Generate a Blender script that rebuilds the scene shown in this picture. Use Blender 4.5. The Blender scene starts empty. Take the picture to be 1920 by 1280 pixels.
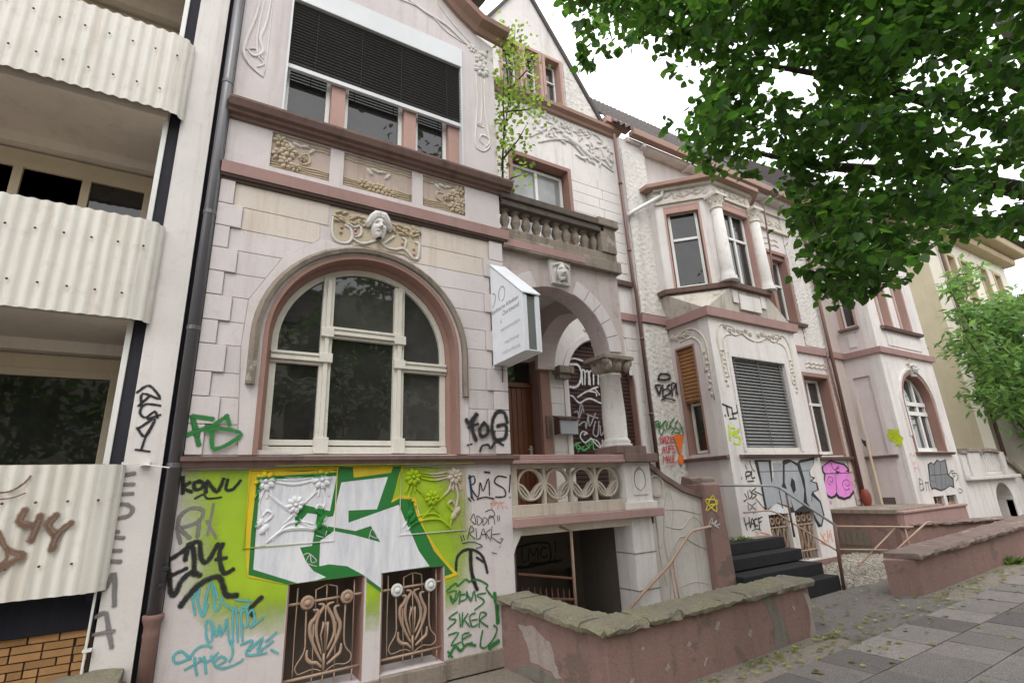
import bpy, bmesh, math, random
from mathutils import Vector as V, Matrix
from mathutils.geometry import tessellate_polygon
R_=random.Random(7)
S=1.4            # every length below is written in survey units; S turns them into metres
C=bpy.context.scene.collection
sc=bpy.context.scene
rad=math.radians
# ---------------------------------------------------------------- camera
cam=bpy.data.cameras.new('camera'); co=bpy.data.objects.new('camera',cam); C.objects.link(co); sc.camera=co
cam.sensor_width=36; cam.lens=954.25/1920*36; cam.clip_start=.05; cam.clip_end=2000
yaw,pitch,roll=rad(31.4455),rad(16.4943),rad(-2.6740)
fw=V((math.sin(yaw)*math.cos(pitch),math.cos(yaw)*math.cos(pitch),math.sin(pitch)))
rt=V((math.cos(yaw),-math.sin(yaw),0)); up=rt.cross(fw)
r2=rt*math.cos(roll)+up*math.sin(roll); u2=up*math.cos(roll)-rt*math.sin(roll)
m=Matrix((r2,u2,-fw)).transposed().to_4x4(); m.translation=V((0,0,1.6))*S
co.matrix_world=m
# ---------------------------------------------------------------- sky, sun, exposure
w=bpy.data.worlds.new('World'); sc.world=w; w.use_nodes=True
nt=w.node_tree; nt.nodes.clear()
sky=nt.nodes.new('ShaderNodeTexSky'); sky.sky_type='NISHITA'; sky.sun_disc=False
sky.sun_elevation=rad(56); sky.sun_rotation=rad(205); sky.dust_density=6; sky.air_density=1.5
mx=nt.nodes.new('ShaderNodeMix'); mx.data_type='RGBA'; mx.inputs[0].default_value=.9
mx.inputs[7].default_value=(20.5,20.8,21.5,1)           # cloud cover: an even pale grey over the clear sky
bg=nt.nodes.new('ShaderNodeBackground'); bg.inputs[1].default_value=.1
ow=nt.nodes.new('ShaderNodeOutputWorld')
nt.links.new(sky.outputs[0],mx.inputs[6]); nt.links.new(mx.outputs[2],bg.inputs[0]); nt.links.new(bg.outputs[0],ow.inputs[0])
sl=bpy.data.lights.new('sun','SUN'); sl.energy=.9; sl.angle=rad(25); sl.color=(1,.97,.92)
so=bpy.data.objects.new('sun',sl); C.objects.link(so)
el,az=rad(56),rad(205)   # azimuth from north(+Y) clockwise, light comes from the street side
d=V((math.sin(az)*math.cos(el),math.cos(az)*math.cos(el),math.sin(el)))
so.rotation_euler=d.to_track_quat('Z','Y').to_euler()
sc.view_settings.view_transform='Standard'; sc.view_settings.look='None'; sc.view_settings.gamma=1
sc.view_settings.exposure=.36
sc.view_settings.use_curve_mapping=False
# ---------------------------------------------------------------- materials
MT={}
def mat(name):
    m=bpy.data.materials.new(name); m.use_nodes=True; MT[name]=m
    n=m.node_tree; return m,n,n.nodes['Principled BSDF']
def node(n,t,**k):
    o=n.nodes.new(t)
    for a,b in k.items(): setattr(o,a,b)
    return o
def noise(n,scale,detail=4,rough=.6,vec=None,mul=None):
    o=node(n,'ShaderNodeTexNoise'); o.inputs['Scale'].default_value=scale; o.inputs['Detail'].default_value=detail; o.inputs['Roughness'].default_value=rough
    if mul:
        v=node(n,'ShaderNodeVectorMath',operation='MULTIPLY'); v.inputs[1].default_value=mul
        n.links.new(vec,v.inputs[0]); vec=v.outputs[0]
    n.links.new(vec,o.inputs['Vector']); return o.outputs['Fac']
def ramp(n,f,a,b):
    o=node(n,'ShaderNodeMapRange'); o.inputs[1].default_value=a; o.inputs[2].default_value=b; n.links.new(f,o.inputs[0]); return o.outputs[0]
def mixc(n,f,a,b,mode='MIX'):
    o=node(n,'ShaderNodeMix',data_type='RGBA',blend_type=mode)
    for i,x in ((0,f),(6,a),(7,b)):
        if isinstance(x,(tuple,list)): o.inputs[i].default_value=(*x[:3],1)
        elif isinstance(x,(int,float)): o.inputs[i].default_value=x
        else: n.links.new(x,o.inputs[i])
    return o.outputs[2]
def pos(n): return node(n,'ShaderNodeNewGeometry').outputs['Position']
def bump(n,b,h,st,dist=.02):
    o=node(n,'ShaderNodeBump'); o.inputs['Strength'].default_value=st; o.inputs['Distance'].default_value=dist
    n.links.new(h,o.inputs['Height']); n.links.new(o.outputs[0],b.inputs['Normal'])
def stucco(name,col,dirt=(.3,.25,.2),da=.35,streak=.3,patch=None,pa=.6,bs=45,bst=.25,rough=.9,rnd=0,attr=False,spec=.2,speck=0):
    m,n,b=mat(name); P=pos(n)
    c=col
    if attr:
        at=node(n,'ShaderNodeVertexColor'); at.layer_name='Col'; c=at.outputs[0]
    big=noise(n,.9,5,.65,P)
    c=mixc(n,ramp(n,big,.35,.75),c,tuple(x*.86 for x in col)) if not attr else c
    if streak:
        st=noise(n,2.2,5,.7,P,(2.2,2.2,.16))
        f=ramp(n,st,.5,.78)
        mm=node(n,'ShaderNodeMath',operation='MULTIPLY'); n.links.new(f,mm.inputs[0]); mm.inputs[1].default_value=streak
        c=mixc(n,mm.outputs[0],c,dirt)
    fine=noise(n,7,6,.7,P)
    mm=node(n,'ShaderNodeMath',operation='MULTIPLY'); n.links.new(ramp(n,fine,.55,.8),mm.inputs[0]); mm.inputs[1].default_value=da
    c=mixc(n,mm.outputs[0],c,dirt)
    if patch:
        pn=noise(n,1.7,6,.62,P)
        c=mixc(n,ramp(n,pn,pa,pa+.03),c,patch)
    if speck:
        sp=noise(n,75,3,.7,P); c=mixc(n,ramp(n,sp,.36,.66),mixc(n,speck,c,(.02,.018,.016)),mixc(n,speck*.55,c,(.55,.5,.46)))
    if rnd:
        oi=node(n,'ShaderNodeObjectInfo')
        hs=node(n,'ShaderNodeHueSaturation'); n.links.new(ramp(n,oi.outputs['Random'],0,1),hs.inputs['Value'])
        mr=n.nodes[-1]; mr.inputs[3].default_value=1-rnd; mr.inputs[4].default_value=1+rnd
        n.links.new(c,hs.inputs['Color']); c=hs.outputs[0]
    n.links.new(c,b.inputs['Base Color']) if not isinstance(c,tuple) else None
    b.inputs['Roughness'].default_value=rough; b.inputs['Specular IOR Level'].default_value=spec
    bump(n,b,noise(n,bs,5,.7,P),bst)
    return m
WALL=stucco('lilac_render',(.585,.53,.525),(.3,.245,.2),.32,.42)
WALL2=stucco('white_render',(.67,.63,.605),(.28,.23,.18),.32,.48)
WALLB=stucco('shaded_bay_render',(.6,.535,.525),(.33,.27,.23),.22,.3)  # for bay sides only: their shade is mixed into a darker, pinker colour
STONEB=stucco('painted_block',(.59,.537,.53),(.3,.245,.2),.32,.42,rnd=.04)
OCHRE=stucco('stained_block',(.6,.53,.47),(.36,.27,.17),.5,.7,rnd=.04)
PINK=stucco('pink_trim',(.37,.235,.215),(.16,.1,.08),.3,.3)
ROSE=stucco('rose_trim',(.43,.275,.235),(.2,.13,.1),.25,.2)
BROWN=stucco('brown_moulding',(.19,.125,.108),(.05,.035,.03),.5,.6)
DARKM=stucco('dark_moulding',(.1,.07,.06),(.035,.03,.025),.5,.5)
REVEAL=stucco('reveal_paint',(.3,.18,.148),(.16,.1,.08),.25,.2)
LOWW=stucco('rose_garden_render',(.26,.158,.135),(.09,.065,.05),.7,.42,patch=(.17,.115,.095),pa=.57,bst=.8,bs=25,speck=.12)
SAND=stucco('weathered_stone',(.26,.215,.175),(.04,.035,.028),.75,.75,patch=(.33,.29,.25),pa=.58,bst=.7,bs=25)
MOSS=stucco('mossy_stone',(.2,.175,.12),(.05,.045,.03),.85,0,patch=(.2,.185,.105),pa=.5,bst=1,bs=32,speck=.35)
RELIEF=stucco('relief_cream',(.5,.42,.31),(.17,.12,.075),.8,.3,bst=.4)
RELG=stucco('relief_gold',(.47,.39,.27),(.17,.12,.06),.7,.2,bst=.4)
RELW=stucco('relief_white',(.61,.58,.55),(.2,.17,.14),.6,.3,bst=.3)
RELC=stucco('relief_painted',(.5,.5,.5),(.2,.17,.13),.3,.1,attr=True)
ROUGH=stucco('roughcast',(.62,.59,.55),(.25,.22,.19),.6,.5,bs=30,bst=.5)
FRAME=stucco('cream_frame',(.63,.6,.53),(.25,.22,.17),.35,.2,bst=.08,rough=.55,spec=.4)
WFRAME=stucco('white_frame',(.7,.69,.66),(.3,.27,.22),.25,.2,bst=.08,rough=.5,spec=.4)
TAN=stucco('tan_frame',(.6,.5,.36),(.2,.16,.1),.2,.15,bst=.08,rough=.6)
CONC=stucco('loggia_render',(.8,.72,.63),(.3,.25,.2),.25,.25)
CHAR=stucco('charcoal_render',(.035,.034,.042),(.07,.065,.07),.3,.2,bst=.4)
NAVY=stucco('navy_base',(.018,.018,.026),(.05,.05,.055),.2,.2)
CORR=stucco('corrugated_sheet',(.64,.61,.55),(.34,.26,.17),.5,.62,bst=.1,rough=.5,spec=.4)
BRICK=stucco('brick_orange',(.4,.22,.095),(.15,.075,.04),.4,.2,rnd=.22,bst=.5)
MORTAR=stucco('mortar',(.085,.06,.045),(.05,.04,.03),.3,.1)
PIPE=stucco('zinc_pipe',(.085,.08,.088),(.04,.037,.04),.3,.35,bst=.03,rough=.33,spec=.7)
TRAC=stucco('stained_tracery',(.5,.44,.37),(.17,.13,.1),.8,.6,bst=.4)
STAIN=stucco('streaked_white',(.5,.46,.4),(.13,.115,.07),.75,.9,bst=.4)
PIPEB=stucco('brown_pipe',(.14,.075,.06),(.06,.04,.035),.3,.2,rough=.5,bst=.05,spec=.4)
RUST=stucco('rusty_iron',(.12,.055,.04),(.045,.03,.025),.5,.3,bst=.4)
GRILLE=stucco('grille_paint',(.36,.25,.18),(.13,.07,.05),.55,.2,bst=.2,rough=.6)
GRILLEW=stucco('grille_white',(.62,.62,.6),(.2,.15,.12),.4,.1,bst=.1)
COPPER=stucco('copper_gutter',(.31,.195,.15),(.13,.08,.065),.35,.2,bst=.05,rough=.55)
HAND=stucco('handrail_paint',(.4,.27,.2),(.16,.1,.07),.5,.1,bst=.1,rough=.5)
STEEL=stucco('handrail_steel',(.28,.27,.27),(.1,.09,.085),.4,.1,bst=.1,rough=.4)
STEP=stucco('black_step',(.022,.022,.024),(.06,.06,.055),.35,.1,bst=.5)
SLAB=stucco('paving_slab',(.195,.172,.16),(.06,.055,.05),.85,0,rnd=.34,patch=(.2,.185,.17),pa=.6,bs=60,bst=.7,speck=.45)
ASPH=stucco('path_asphalt',(.16,.142,.125),(.06,.055,.05),.8,0,patch=(.1,.092,.085),pa=.55,bs=70,bst=.8,speck=.45)
ROAD=stucco('road_asphalt',(.16,.155,.15),(.04,.04,.04),.4,0,bs=70,bst=.6)
DIRT=stucco('sandy_soil',(.25,.21,.165),(.1,.1,.05),.75,0,patch=(.13,.135,.06),pa=.57,bs=50,bst=.9,speck=.4)
GRAV=stucco('gravel_stone',(.4,.36,.3),(.16,.13,.1),.6,0,bst=.4,speck=.2)
SIGNM=stucco('sign_white',(.72,.74,.77),(.5,.5,.5),.2,.12,bst=.02,rough=.35,spec=.4)
SIGNS=stucco('sign_side',(.17,.18,.17),(.08,.085,.08),.4,.6,bst=.05,rough=.4)
DOORM=stucco('door_wood',(.16,.05,.022),(.07,.03,.015),.35,.5,bst=.2,rough=.4,spec=.4)
SHUT=stucco('shutter_brown',(.06,.03,.026),(.03,.02,.02),.3,.3,bst=.1,rough=.55)
BLIND=stucco('blind_dark',(.085,.082,.082),(.08,.078,.075),.2,.1,bst=.03,rough=.45,spec=.4)
BLINDG=stucco('blind_grey',(.19,.19,.185),(.12,.12,.12),.3,.1,bst=.03,rough=.45,spec=.4)
METB=stucco('blind_box_metal',(.58,.59,.6),(.4,.4,.4),.1,.1,bst=.02,rough=.35,spec=.5)
BOXM=stucco('mailbox_metal',(.36,.38,.41),(.2,.2,.2),.2,.2,bst=.02,rough=.35,spec=.5)
ROOF=stucco('roof_tile',(.12,.105,.1),(.06,.055,.05),.6,.2,bst=.3)
YEL=stucco('cream_house_render',(.6,.52,.36),(.4,.33,.22),.2,.3)
YELD=stucco('beige_side_render',(.5,.44,.31),(.3,.25,.16),.2,.3)
BLACKI=stucco('cellar_dark',(.12,.1,.085),(.03,.025,.02),.5,.3)
HATCH=stucco('hatch_board',(.2,.165,.13),(.1,.08,.06),.5,.5)
BARK=stucco('bark',(.05,.04,.03),(.02,.018,.014),.6,.3,bst=1,bs=20)
INT=stucco('interior',(.05,.045,.04),(.03,.03,.03),.2,0)
def glass(name,col,ro=.02,spec=.5):
    m,n,b=mat(name); P=pos(n)
    c=mixc(n,ramp(n,noise(n,2.2,5,.6,P),.4,.75),col,tuple(x*1.5+.006 for x in col))
    n.links.new(c,b.inputs['Base Color']); b.inputs['Roughness'].default_value=ro; b.inputs['Specular IOR Level'].default_value=spec; b.inputs['IOR'].default_value=1.56
    bump(n,b,noise(n,1.4,2,.5,P),.05,.04); return m
GLASS=glass('window_glass',(.018,.017,.016))
GLASSW=glass('curtained_glass',(.2,.2,.2),.12)
GLASSG=glass('grey_glass',(.04,.038,.036),.03)
def leafm(name,col,tr,vr=.5):
    m,n,b=mat(name)
    oi=node(n,'ShaderNodeVertexColor'); oi.layer_name='Col'
    hs=node(n,'ShaderNodeMix',data_type='RGBA',blend_type='MULTIPLY'); hs.inputs[0].default_value=1; hs.inputs[6].default_value=(*col,1)
    n.links.new(oi.outputs[0],hs.inputs[7])
    n.links.new(hs.outputs[2],b.inputs['Base Color']); b.inputs['Roughness'].default_value=.5; b.inputs['Specular IOR Level'].default_value=.35
    t=node(n,'ShaderNodeBsdfTranslucent'); h2=node(n,'ShaderNodeMix',data_type='RGBA',blend_type='MULTIPLY'); h2.inputs[0].default_value=1; h2.inputs[6].default_value=(*tr,1)
    n.links.new(oi.outputs[0],h2.inputs[7]); n.links.new(h2.outputs[2],t.inputs[0])
    ms=node(n,'ShaderNodeMixShader'); ms.inputs[0].default_value=.45
    n.links.new(b.outputs[0],ms.inputs[1]); n.links.new(t.outputs[0],ms.inputs[2]); n.links.new(ms.outputs[0],n.nodes['Material Output'].inputs[0]); return m
LEAF=leafm('linden_leaf',(.036,.074,.02),(.135,.32,.034))
LEAF2=leafm('ash_leaf',(.12,.215,.065),(.2,.36,.09))
LEAF3=leafm('sapling_leaf',(.2,.3,.06),(.3,.45,.07))
WEED=leafm('weed_leaf',(.11,.17,.035),(.15,.25,.04))
PAL={'k':(.018,.017,.018),'K':(.012,.01,.009),'s':(.2,.185,.18),'n':(.2,.13,.09),'w':(.68,.68,.7),'G':(.02,.17,.032),'t':(.1,.39,.42),'L':(.33,.46,.015),'y':(.62,.46,.02),'d':(.07,.05,.03),'W':(.6,.6,.6),'B':(.015,.06,.13),'p':(.72,.34,.28),'O':(.82,.19,.03),'v':(.3,.29,.29),'g':(.1,.4,.13),'R':(.55,.03,.06),'l':(.48,.63,.03),'V':(.36,.375,.4),'m':(.72,.24,.62),'D':(.2,.2,.21),'Y':(.75,.6,.03),'b':(.16,.09,.06)}
PM={}
def paint(k):
    if k not in PM:
        c=PAL[k]; m,n,b=mat('paint_'+{'k':'black','K':'jet','s':'grey_mist','n':'brown','w':'white','G':'green','t':'teal','L':'lime','y':'yellow','d':'umber','W':'chalk','B':'blue','p':'salmon','O':'orange','v':'silver_scribble','g':'light_green','R':'red','l':'acid_lime','V':'silver','m':'magenta','D':'grey','Y':'gold','b':'sepia'}[k])
        P=pos(n); cc=mixc(n,ramp(n,noise(n,4,6,.75,P,(2.2,1,.35) if k in 'wG' else (1,1,.5)),.4,.75),c,(.46,.46,.52) if k=='w' else tuple(x*.65+.02 for x in c))
        n.links.new(cc,b.inputs['Base Color']); b.inputs['Roughness'].default_value=.65; b.inputs['Specular IOR Level'].default_value=.25
        bump(n,b,noise(n,45,5,.7,P),.15); PM[k]=m
        a=node(n,'ShaderNodeVertexColor'); a.layer_name='Col'; se=node(n,'ShaderNodeSeparateColor'); n.links.new(a.outputs[0],se.inputs[0])   # red = paint cover
        nz=node(n,'ShaderNodeMath',operation='MULTIPLY_ADD'); n.links.new(noise(n,60,4,.75,P),nz.inputs[0]); nz.inputs[1].default_value=.7; nz.inputs[2].default_value=-.38
        ad=node(n,'ShaderNodeMath',operation='ADD'); n.links.new(se.outputs[0],ad.inputs[0]); n.links.new(nz.outputs[0],ad.inputs[1])
        n.links.new(ramp(n,ad.outputs[0],.15,.75),b.inputs['Alpha'])
    return PM[k]
def spraymat():
    m,n,b=mat('paint_lime_spray'); a=node(n,'ShaderNodeVertexColor'); a.layer_name='Col'; P=pos(n)
    c=mixc(n,ramp(n,noise(n,1.6,5,.6,P),.35,.7),(.33,.47,.012),(.22,.35,.012)); n.links.new(c,b.inputs['Base Color']); b.inputs['Roughness'].default_value=.65
    se=node(n,'ShaderNodeSeparateColor'); n.links.new(a.outputs[0],se.inputs[0])
    nz=noise(n,9,5,.7,P); ad=node(n,'ShaderNodeMath',operation='ADD'); n.links.new(se.outputs[0],ad.inputs[0])
    sb=node(n,'ShaderNodeMath',operation='MULTIPLY_ADD'); n.links.new(nz,sb.inputs[0]); sb.inputs[1].default_value=.5; sb.inputs[2].default_value=-.25
    n.links.new(sb.outputs[0],ad.inputs[1])
    n.links.new(ramp(n,ad.outputs[0],.1,.9),b.inputs['Alpha']); return m
SPRAY=spraymat()
# ---------------------------------------------------------------- mesh helpers
class F:                                     # a wall plane: u along it, v up, w out of it
    def __init__(s,o,u=(1,0,0),n=(0,-1,0)): s.o=V(o); s.u=V(u).normalized(); s.n=V(n).normalized()
    def p(s,u,v,w=0): return s.o+s.u*u+V((0,0,v))+s.n*w
def FY(y): return F((0,y,0))
def FXm(x): return F((x,0,0),(0,1,0),(-1,0,0))      # wall facing -X, u = world y
class MB:
    def __init__(s): s.v=[]; s.f=[]; s.c=None; s.m=[]
    def add(s,vs,fs):
        b=len(s.v); s.v+=[V(x) for x in vs]; s.f+=[tuple(b+i for i in f) for f in fs]; return s
    def box(s,x0,x1,y0,y1,z0,z1):
        return s.add([(x,y,z) for z in (z0,z1) for y in (y0,y1) for x in (x0,x1)],[(0,2,3,1),(4,5,7,6),(0,1,5,4),(2,6,7,3),(0,4,6,2),(1,3,7,5)])
    def fbox(s,fr,u0,u1,v0,v1,w0,w1):
        return s.add([fr.p(u,v,w) for w in (w0,w1) for v in (v0,v1) for u in (u0,u1)],[(0,2,3,1),(4,5,7,6),(0,1,5,4),(2,6,7,3),(0,4,6,2),(1,3,7,5)])
    def plate(s,fr,outer,holes=(),w0=-.2,w1=0,back=False):
        loops=[[V((a,b,0)) for a,b in outer]]+[[V((a,b,0)) for a,b in h] for h in holes]
        flat=[p for l in loops for p in l]; tr=tessellate_polygon(loops)
        n=len(flat); vs=[fr.p(p.x,p.y,w1) for p in flat]+[fr.p(p.x,p.y,w0) for p in flat]
        fs=[tuple(t) for t in tr]
        if back: fs+=[tuple(n+i for i in t) for t in tr]
        k=0
        for l in loops:
            L=len(l)
            for i in range(L): a,b=k+i,k+(i+1)%L; fs.append((a,b,n+b,n+a))
            k+=L
        return s.add(vs,fs)
    def sweep(s,fr,path,prof,closed=False):  # moulding: prof = [(offset to the right of travel, w)]
        n=len(path); P=[V((a,b)) for a,b in path]; k=len(prof); vs=[]
        for i in range(n):
            if closed: a,b=P[i-1],P[(i+1)%n]
            else: a,b=P[max(i-1,0)],P[min(i+1,n-1)]
            d1=(P[i]-a) if (P[i]-a).length>1e-6 else (b-P[i]); d2=(b-P[i]) if (b-P[i]).length>1e-6 else d1
            d1=d1.normalized(); d2=d2.normalized(); t=(d1+d2)
            t=t.normalized() if t.length>1e-6 else d1
            nn=V((t.y,-t.x)); sc_=1/max(.4,abs(nn.dot(V((d1.y,-d1.x)))))
            for o,w_ in prof: q=P[i]+nn*o*sc_; vs.append(fr.p(q.x,q.y,w_))
        fs=[(i*k+j,(i+1)*k+j,(i+1)*k+j+1,i*k+j+1) for i in range(n-1) for j in range(k-1)]
        if closed: fs+=[((n-1)*k+j,j,j+1,(n-1)*k+j+1) for j in range(k-1)]
        else: fs+=[tuple(range(k)),tuple((n-1)*k+j for j in range(k))]
        return s.add(vs,fs)
    def tube(s,pts,r,n=6,cap=True):
        P=[V(p) for p in pts]; rr=r if isinstance(r,(list,tuple)) else [r]*len(P); vs=[]; fs=[]
        ref=None
        for i,p in enumerate(P):
            t=(P[min(i+1,len(P)-1)]-P[max(i-1,0)]).normalized()
            if ref is None or abs(t.dot(ref))>.95: ref=V((0,1,0)) if abs(t.y)<.8 else V((1,0,0))
            a=t.cross(ref).normalized(); b=t.cross(a)
            for j in range(n):
                q=2*math.pi*j/n; vs.append(p+(a*math.cos(q)+b*math.sin(q))*rr[i])
        for i in range(len(P)-1):
            for j in range(n): fs.append((i*n+j,i*n+(j+1)%n,(i+1)*n+(j+1)%n,(i+1)*n+j))
        if cap: fs+=[tuple(range(n)),tuple((len(P)-1)*n+j for j in range(n))]
        return s.add(vs,fs)
    def lathe(s,c,prof,n=14,axis='z',sq=(1,1)):
        c=V(c); vs=[]
        for r,h in prof:
            for j in range(n):
                a=2*math.pi*j/n; x,y=math.cos(a)*r*sq[0],math.sin(a)*r*sq[1]
                vs.append(c+(V((x,y,h)) if axis=='z' else V((x,-h,y)) if axis=='y' else V((-h,x,y))))
        k=len(prof); fs=[(i*n+j,i*n+(j+1)%n,(i+1)*n+(j+1)%n,(i+1)*n+j) for i in range(k-1) for j in range(n)]
        fs+=[tuple(range(n)),tuple((k-1)*n+j for j in range(n))]
        return s.add(vs,fs)
    def dome(s,fr,u,v,ru,rv,h,n=10,rings=3,rot=0,w=0):       # half-ellipsoid boss on a wall
        vs=[]; fs=[]; cr,sr=math.cos(rot),math.sin(rot)
        for i in range(rings):
            t=i/rings*math.pi/2
            for j in range(n):
                a=2*math.pi*j/n; x,y=math.cos(a)*ru*math.cos(t),math.sin(a)*rv*math.cos(t)
                vs.append(fr.p(u+x*cr-y*sr,v+x*sr+y*cr,w+h*math.sin(t)))
        vs.append(fr.p(u,v,w+h)); k=len(vs)-1
        for i in range(rings-1):
            for j in range(n): fs.append((i*n+j,i*n+(j+1)%n,(i+1)*n+(j+1)%n,(i+1)*n+j))
        for j in range(n): fs.append(((rings-1)*n+j,(rings-1)*n+(j+1)%n,k))
        return s.add(vs,fs)
    def flower(s,fr,u,v,r,h=.02,n=6,w=0,a0=0):
        for i in range(n):
            a=a0+2*math.pi*i/n; s.dome(fr,u+math.cos(a)*r*.58,v+math.sin(a)*r*.58,r*.46,r*.33,h,8,2,a,w)
        return s.dome(fr,u,v,r*.27,r*.27,h*1.5,8,3,0,w)
    def vine(s,fr,pts,r,w=0,tw=.6,n=5):                       # half-sunk tendril on a wall
        P=smooth(pts); N=len(P)
        return s.tube([fr.p(a,b,w) for a,b in P],[max(r*.3,r*(1-tw*abs(2*i/(N-1)-1)**2)) for i in range(N)],n)
def smooth(pts,k=4):
    P=[V(p[:2]) for p in pts]
    if len(P)<3: return [tuple(p) for p in P]
    o=[]
    for i in range(len(P)-1):
        a,b,c,d_=P[max(i-1,0)],P[i],P[i+1],P[min(i+2,len(P)-1)]
        for j in range(k):
            t=j/k; o.append(.5*((2*b)+(c-a)*t+(2*a-5*b+4*c-d_)*t*t+(3*b-a-3*c+d_)*t**3))
    o.append(P[-1]); return [tuple(p) for p in o]
ORG={}
def prop(o,label=None,cat=None,group=None,kind=None):
    if label: o['label']=label
    if cat: o['category']=cat
    if group: o['group']=group
    if kind: o['kind']=kind
def thing(name,loc,label,cat,group=None):
    o=bpy.data.objects.new(name,None); C.objects.link(o); o.empty_display_size=.2
    o.location=V(loc)*S; ORG[o]=V(loc)*S; prop(o,label,cat,group); return o
def link(o,parent,wl):
    C.objects.link(o); ORG[o]=wl
    if parent: o.parent=parent; o.location=wl-ORG[parent]
    else: o.location=wl
def obj(name,mb,mt,parent=None,label=None,cat=None,group=None,kind=None,bev=0,sm=False,rec=True,col=None):
    vs=[v*S for v in mb.v]
    lo=V((min(v.x for v in vs),min(v.y for v in vs),min(v.z for v in vs))); hi=V((max(v.x for v in vs),max(v.y for v in vs),max(v.z for v in vs)))
    c=V(((lo.x+hi.x)/2,(lo.y+hi.y)/2,lo.z))
    me=bpy.data.meshes.new(name); me.from_pydata([v-c for v in vs],[],mb.f); me.update()
    if rec:
        b=bmesh.new(); b.from_mesh(me); bmesh.ops.recalc_face_normals(b,faces=b.faces); b.to_mesh(me); b.free()
    if isinstance(mt,list):
        for x in mt: me.materials.append(x)
        me.polygons.foreach_set('material_index',mb.m)
    else: me.materials.append(mt)
    if col:
        ca=me.color_attributes.new('Col','FLOAT_COLOR','POINT'); ca.data.foreach_set('color',[x for q in col for x in (*q[:3],1)])
    if sm: me.polygons.foreach_set('use_smooth',[True]*len(me.polygons))
    o=bpy.data.objects.new(name,me); link(o,parent,c)
    if bev:
        md=o.modifiers.new('bevel','BEVEL'); md.width=bev*S; md.segments=2; md.limit_method='ANGLE'
    prop(o,label,cat,group,kind); return o
_cube={}
def unit(name,mt,jit=0):
    k=(name,mt.name)
    if k not in _cube:
        b=MB().box(-.5,.5,-.5,.5,-.5,.5); me=bpy.data.meshes.new(name); me.from_pydata(b.v,[],b.f); me.materials.append(mt); _cube[k]=me
    return _cube[k]
def inst(name,me,parent,c,dims,rot=None):
    o=bpy.data.objects.new(name,me); link(o,parent,V(c)*S); o.scale=V(dims)*S
    if rot: o.rotation_euler=rot
    return o
def rect(a,b,c,d): return [(a,c),(b,c),(b,d),(a,d)]
def arc(cx,cz,r,a0,a1,n=24,rz=None): return [(cx+r*math.cos(rad(a0+(a1-a0)*i/n)),cz+(rz or r)*math.sin(rad(a0+(a1-a0)*i/n))) for i in range(n+1)]
def archl(cx,r,z0,zs,n=28): return [(cx-r,z0),(cx+r,z0)]+arc(cx,zs,r,0,180,n)
def inpoly(x,y,P):
    c=False; j=len(P)-1
    for i in range(len(P)):
        if (P[i][1]>y)!=(P[j][1]>y) and x<(P[j][0]-P[i][0])*(y-P[i][1])/(P[j][1]-P[i][1])+P[i][0]: c=not c
        j=i
    return c
def segd(x,y,P,closed=True):
    best=9
    for i in range(len(P) if closed else len(P)-1):
        a,b=P[i],P[(i+1)%len(P)]; dx,dy=b[0]-a[0],b[1]-a[1]; t=max(0,min(1,((x-a[0])*dx+(y-a[1])*dy)/(dx*dx+dy*dy+1e-9)))
        best=min(best,math.hypot(x-a[0]-dx*t,y-a[1]-dy*t))
    return best
def moulding(fr,u0,u1,prof): # straight horizontal moulding; prof = [(v,w)] closed against the wall
    mb=MB(); k=len(prof); mb.add([fr.p(u,v,w_) for u in (u0,u1) for v,w_ in prof],[(j,j+1,k+j+1,k+j) for j in range(k-1)]+[(k-1,0,k,2*k-1),tuple(range(k)),tuple(range(k,2*k))]); return mb
def window(par,fr,u0,u1,v0,v1,w,cols=(),rows=(),fm=None,gm=None,t=.05,sash=.03,name='window'):
    """wooden window: outer frame, mullions at cols (u), transoms at rows (v); every pane a sub-part"""
    fm=fm or FRAME; gm=gm or GLASS; mb=MB()
    mb.fbox(fr,u0,u0+t,v0,v1,w-.05,w).fbox(fr,u1-t,u1,v0,v1,w-.05,w).fbox(fr,u0+t,u1-t,v0,v0+t,w-.05,w-.002).fbox(fr,u0+t,u1-t,v1-t,v1,w-.05,w-.002)
    cs=[u0+t/2]+list(cols)+[u1-t/2]; rs=[v0+t/2]+list(rows)+[v1-t/2]
    for c_ in cols: mb.fbox(fr,c_-t/2,c_+t/2,v0+t,v1-t,w-.05,w+.006)
    for r_ in rows: mb.fbox(fr,u0+t,u1-t,r_-t/2,r_+t/2,w-.05,w+.012)
    o=obj(name,mb,fm,par,bev=.004)
    for i in range(len(cs)-1):
        for j in range(len(rs)-1):
            g=MB(); g.fbox(fr,cs[i]+t/2,cs[i+1]-t/2,rs[j]+t/2,rs[j+1]-t/2,w-.045,w-.03); obj('pane',g,gm,o)
    return o
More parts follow.
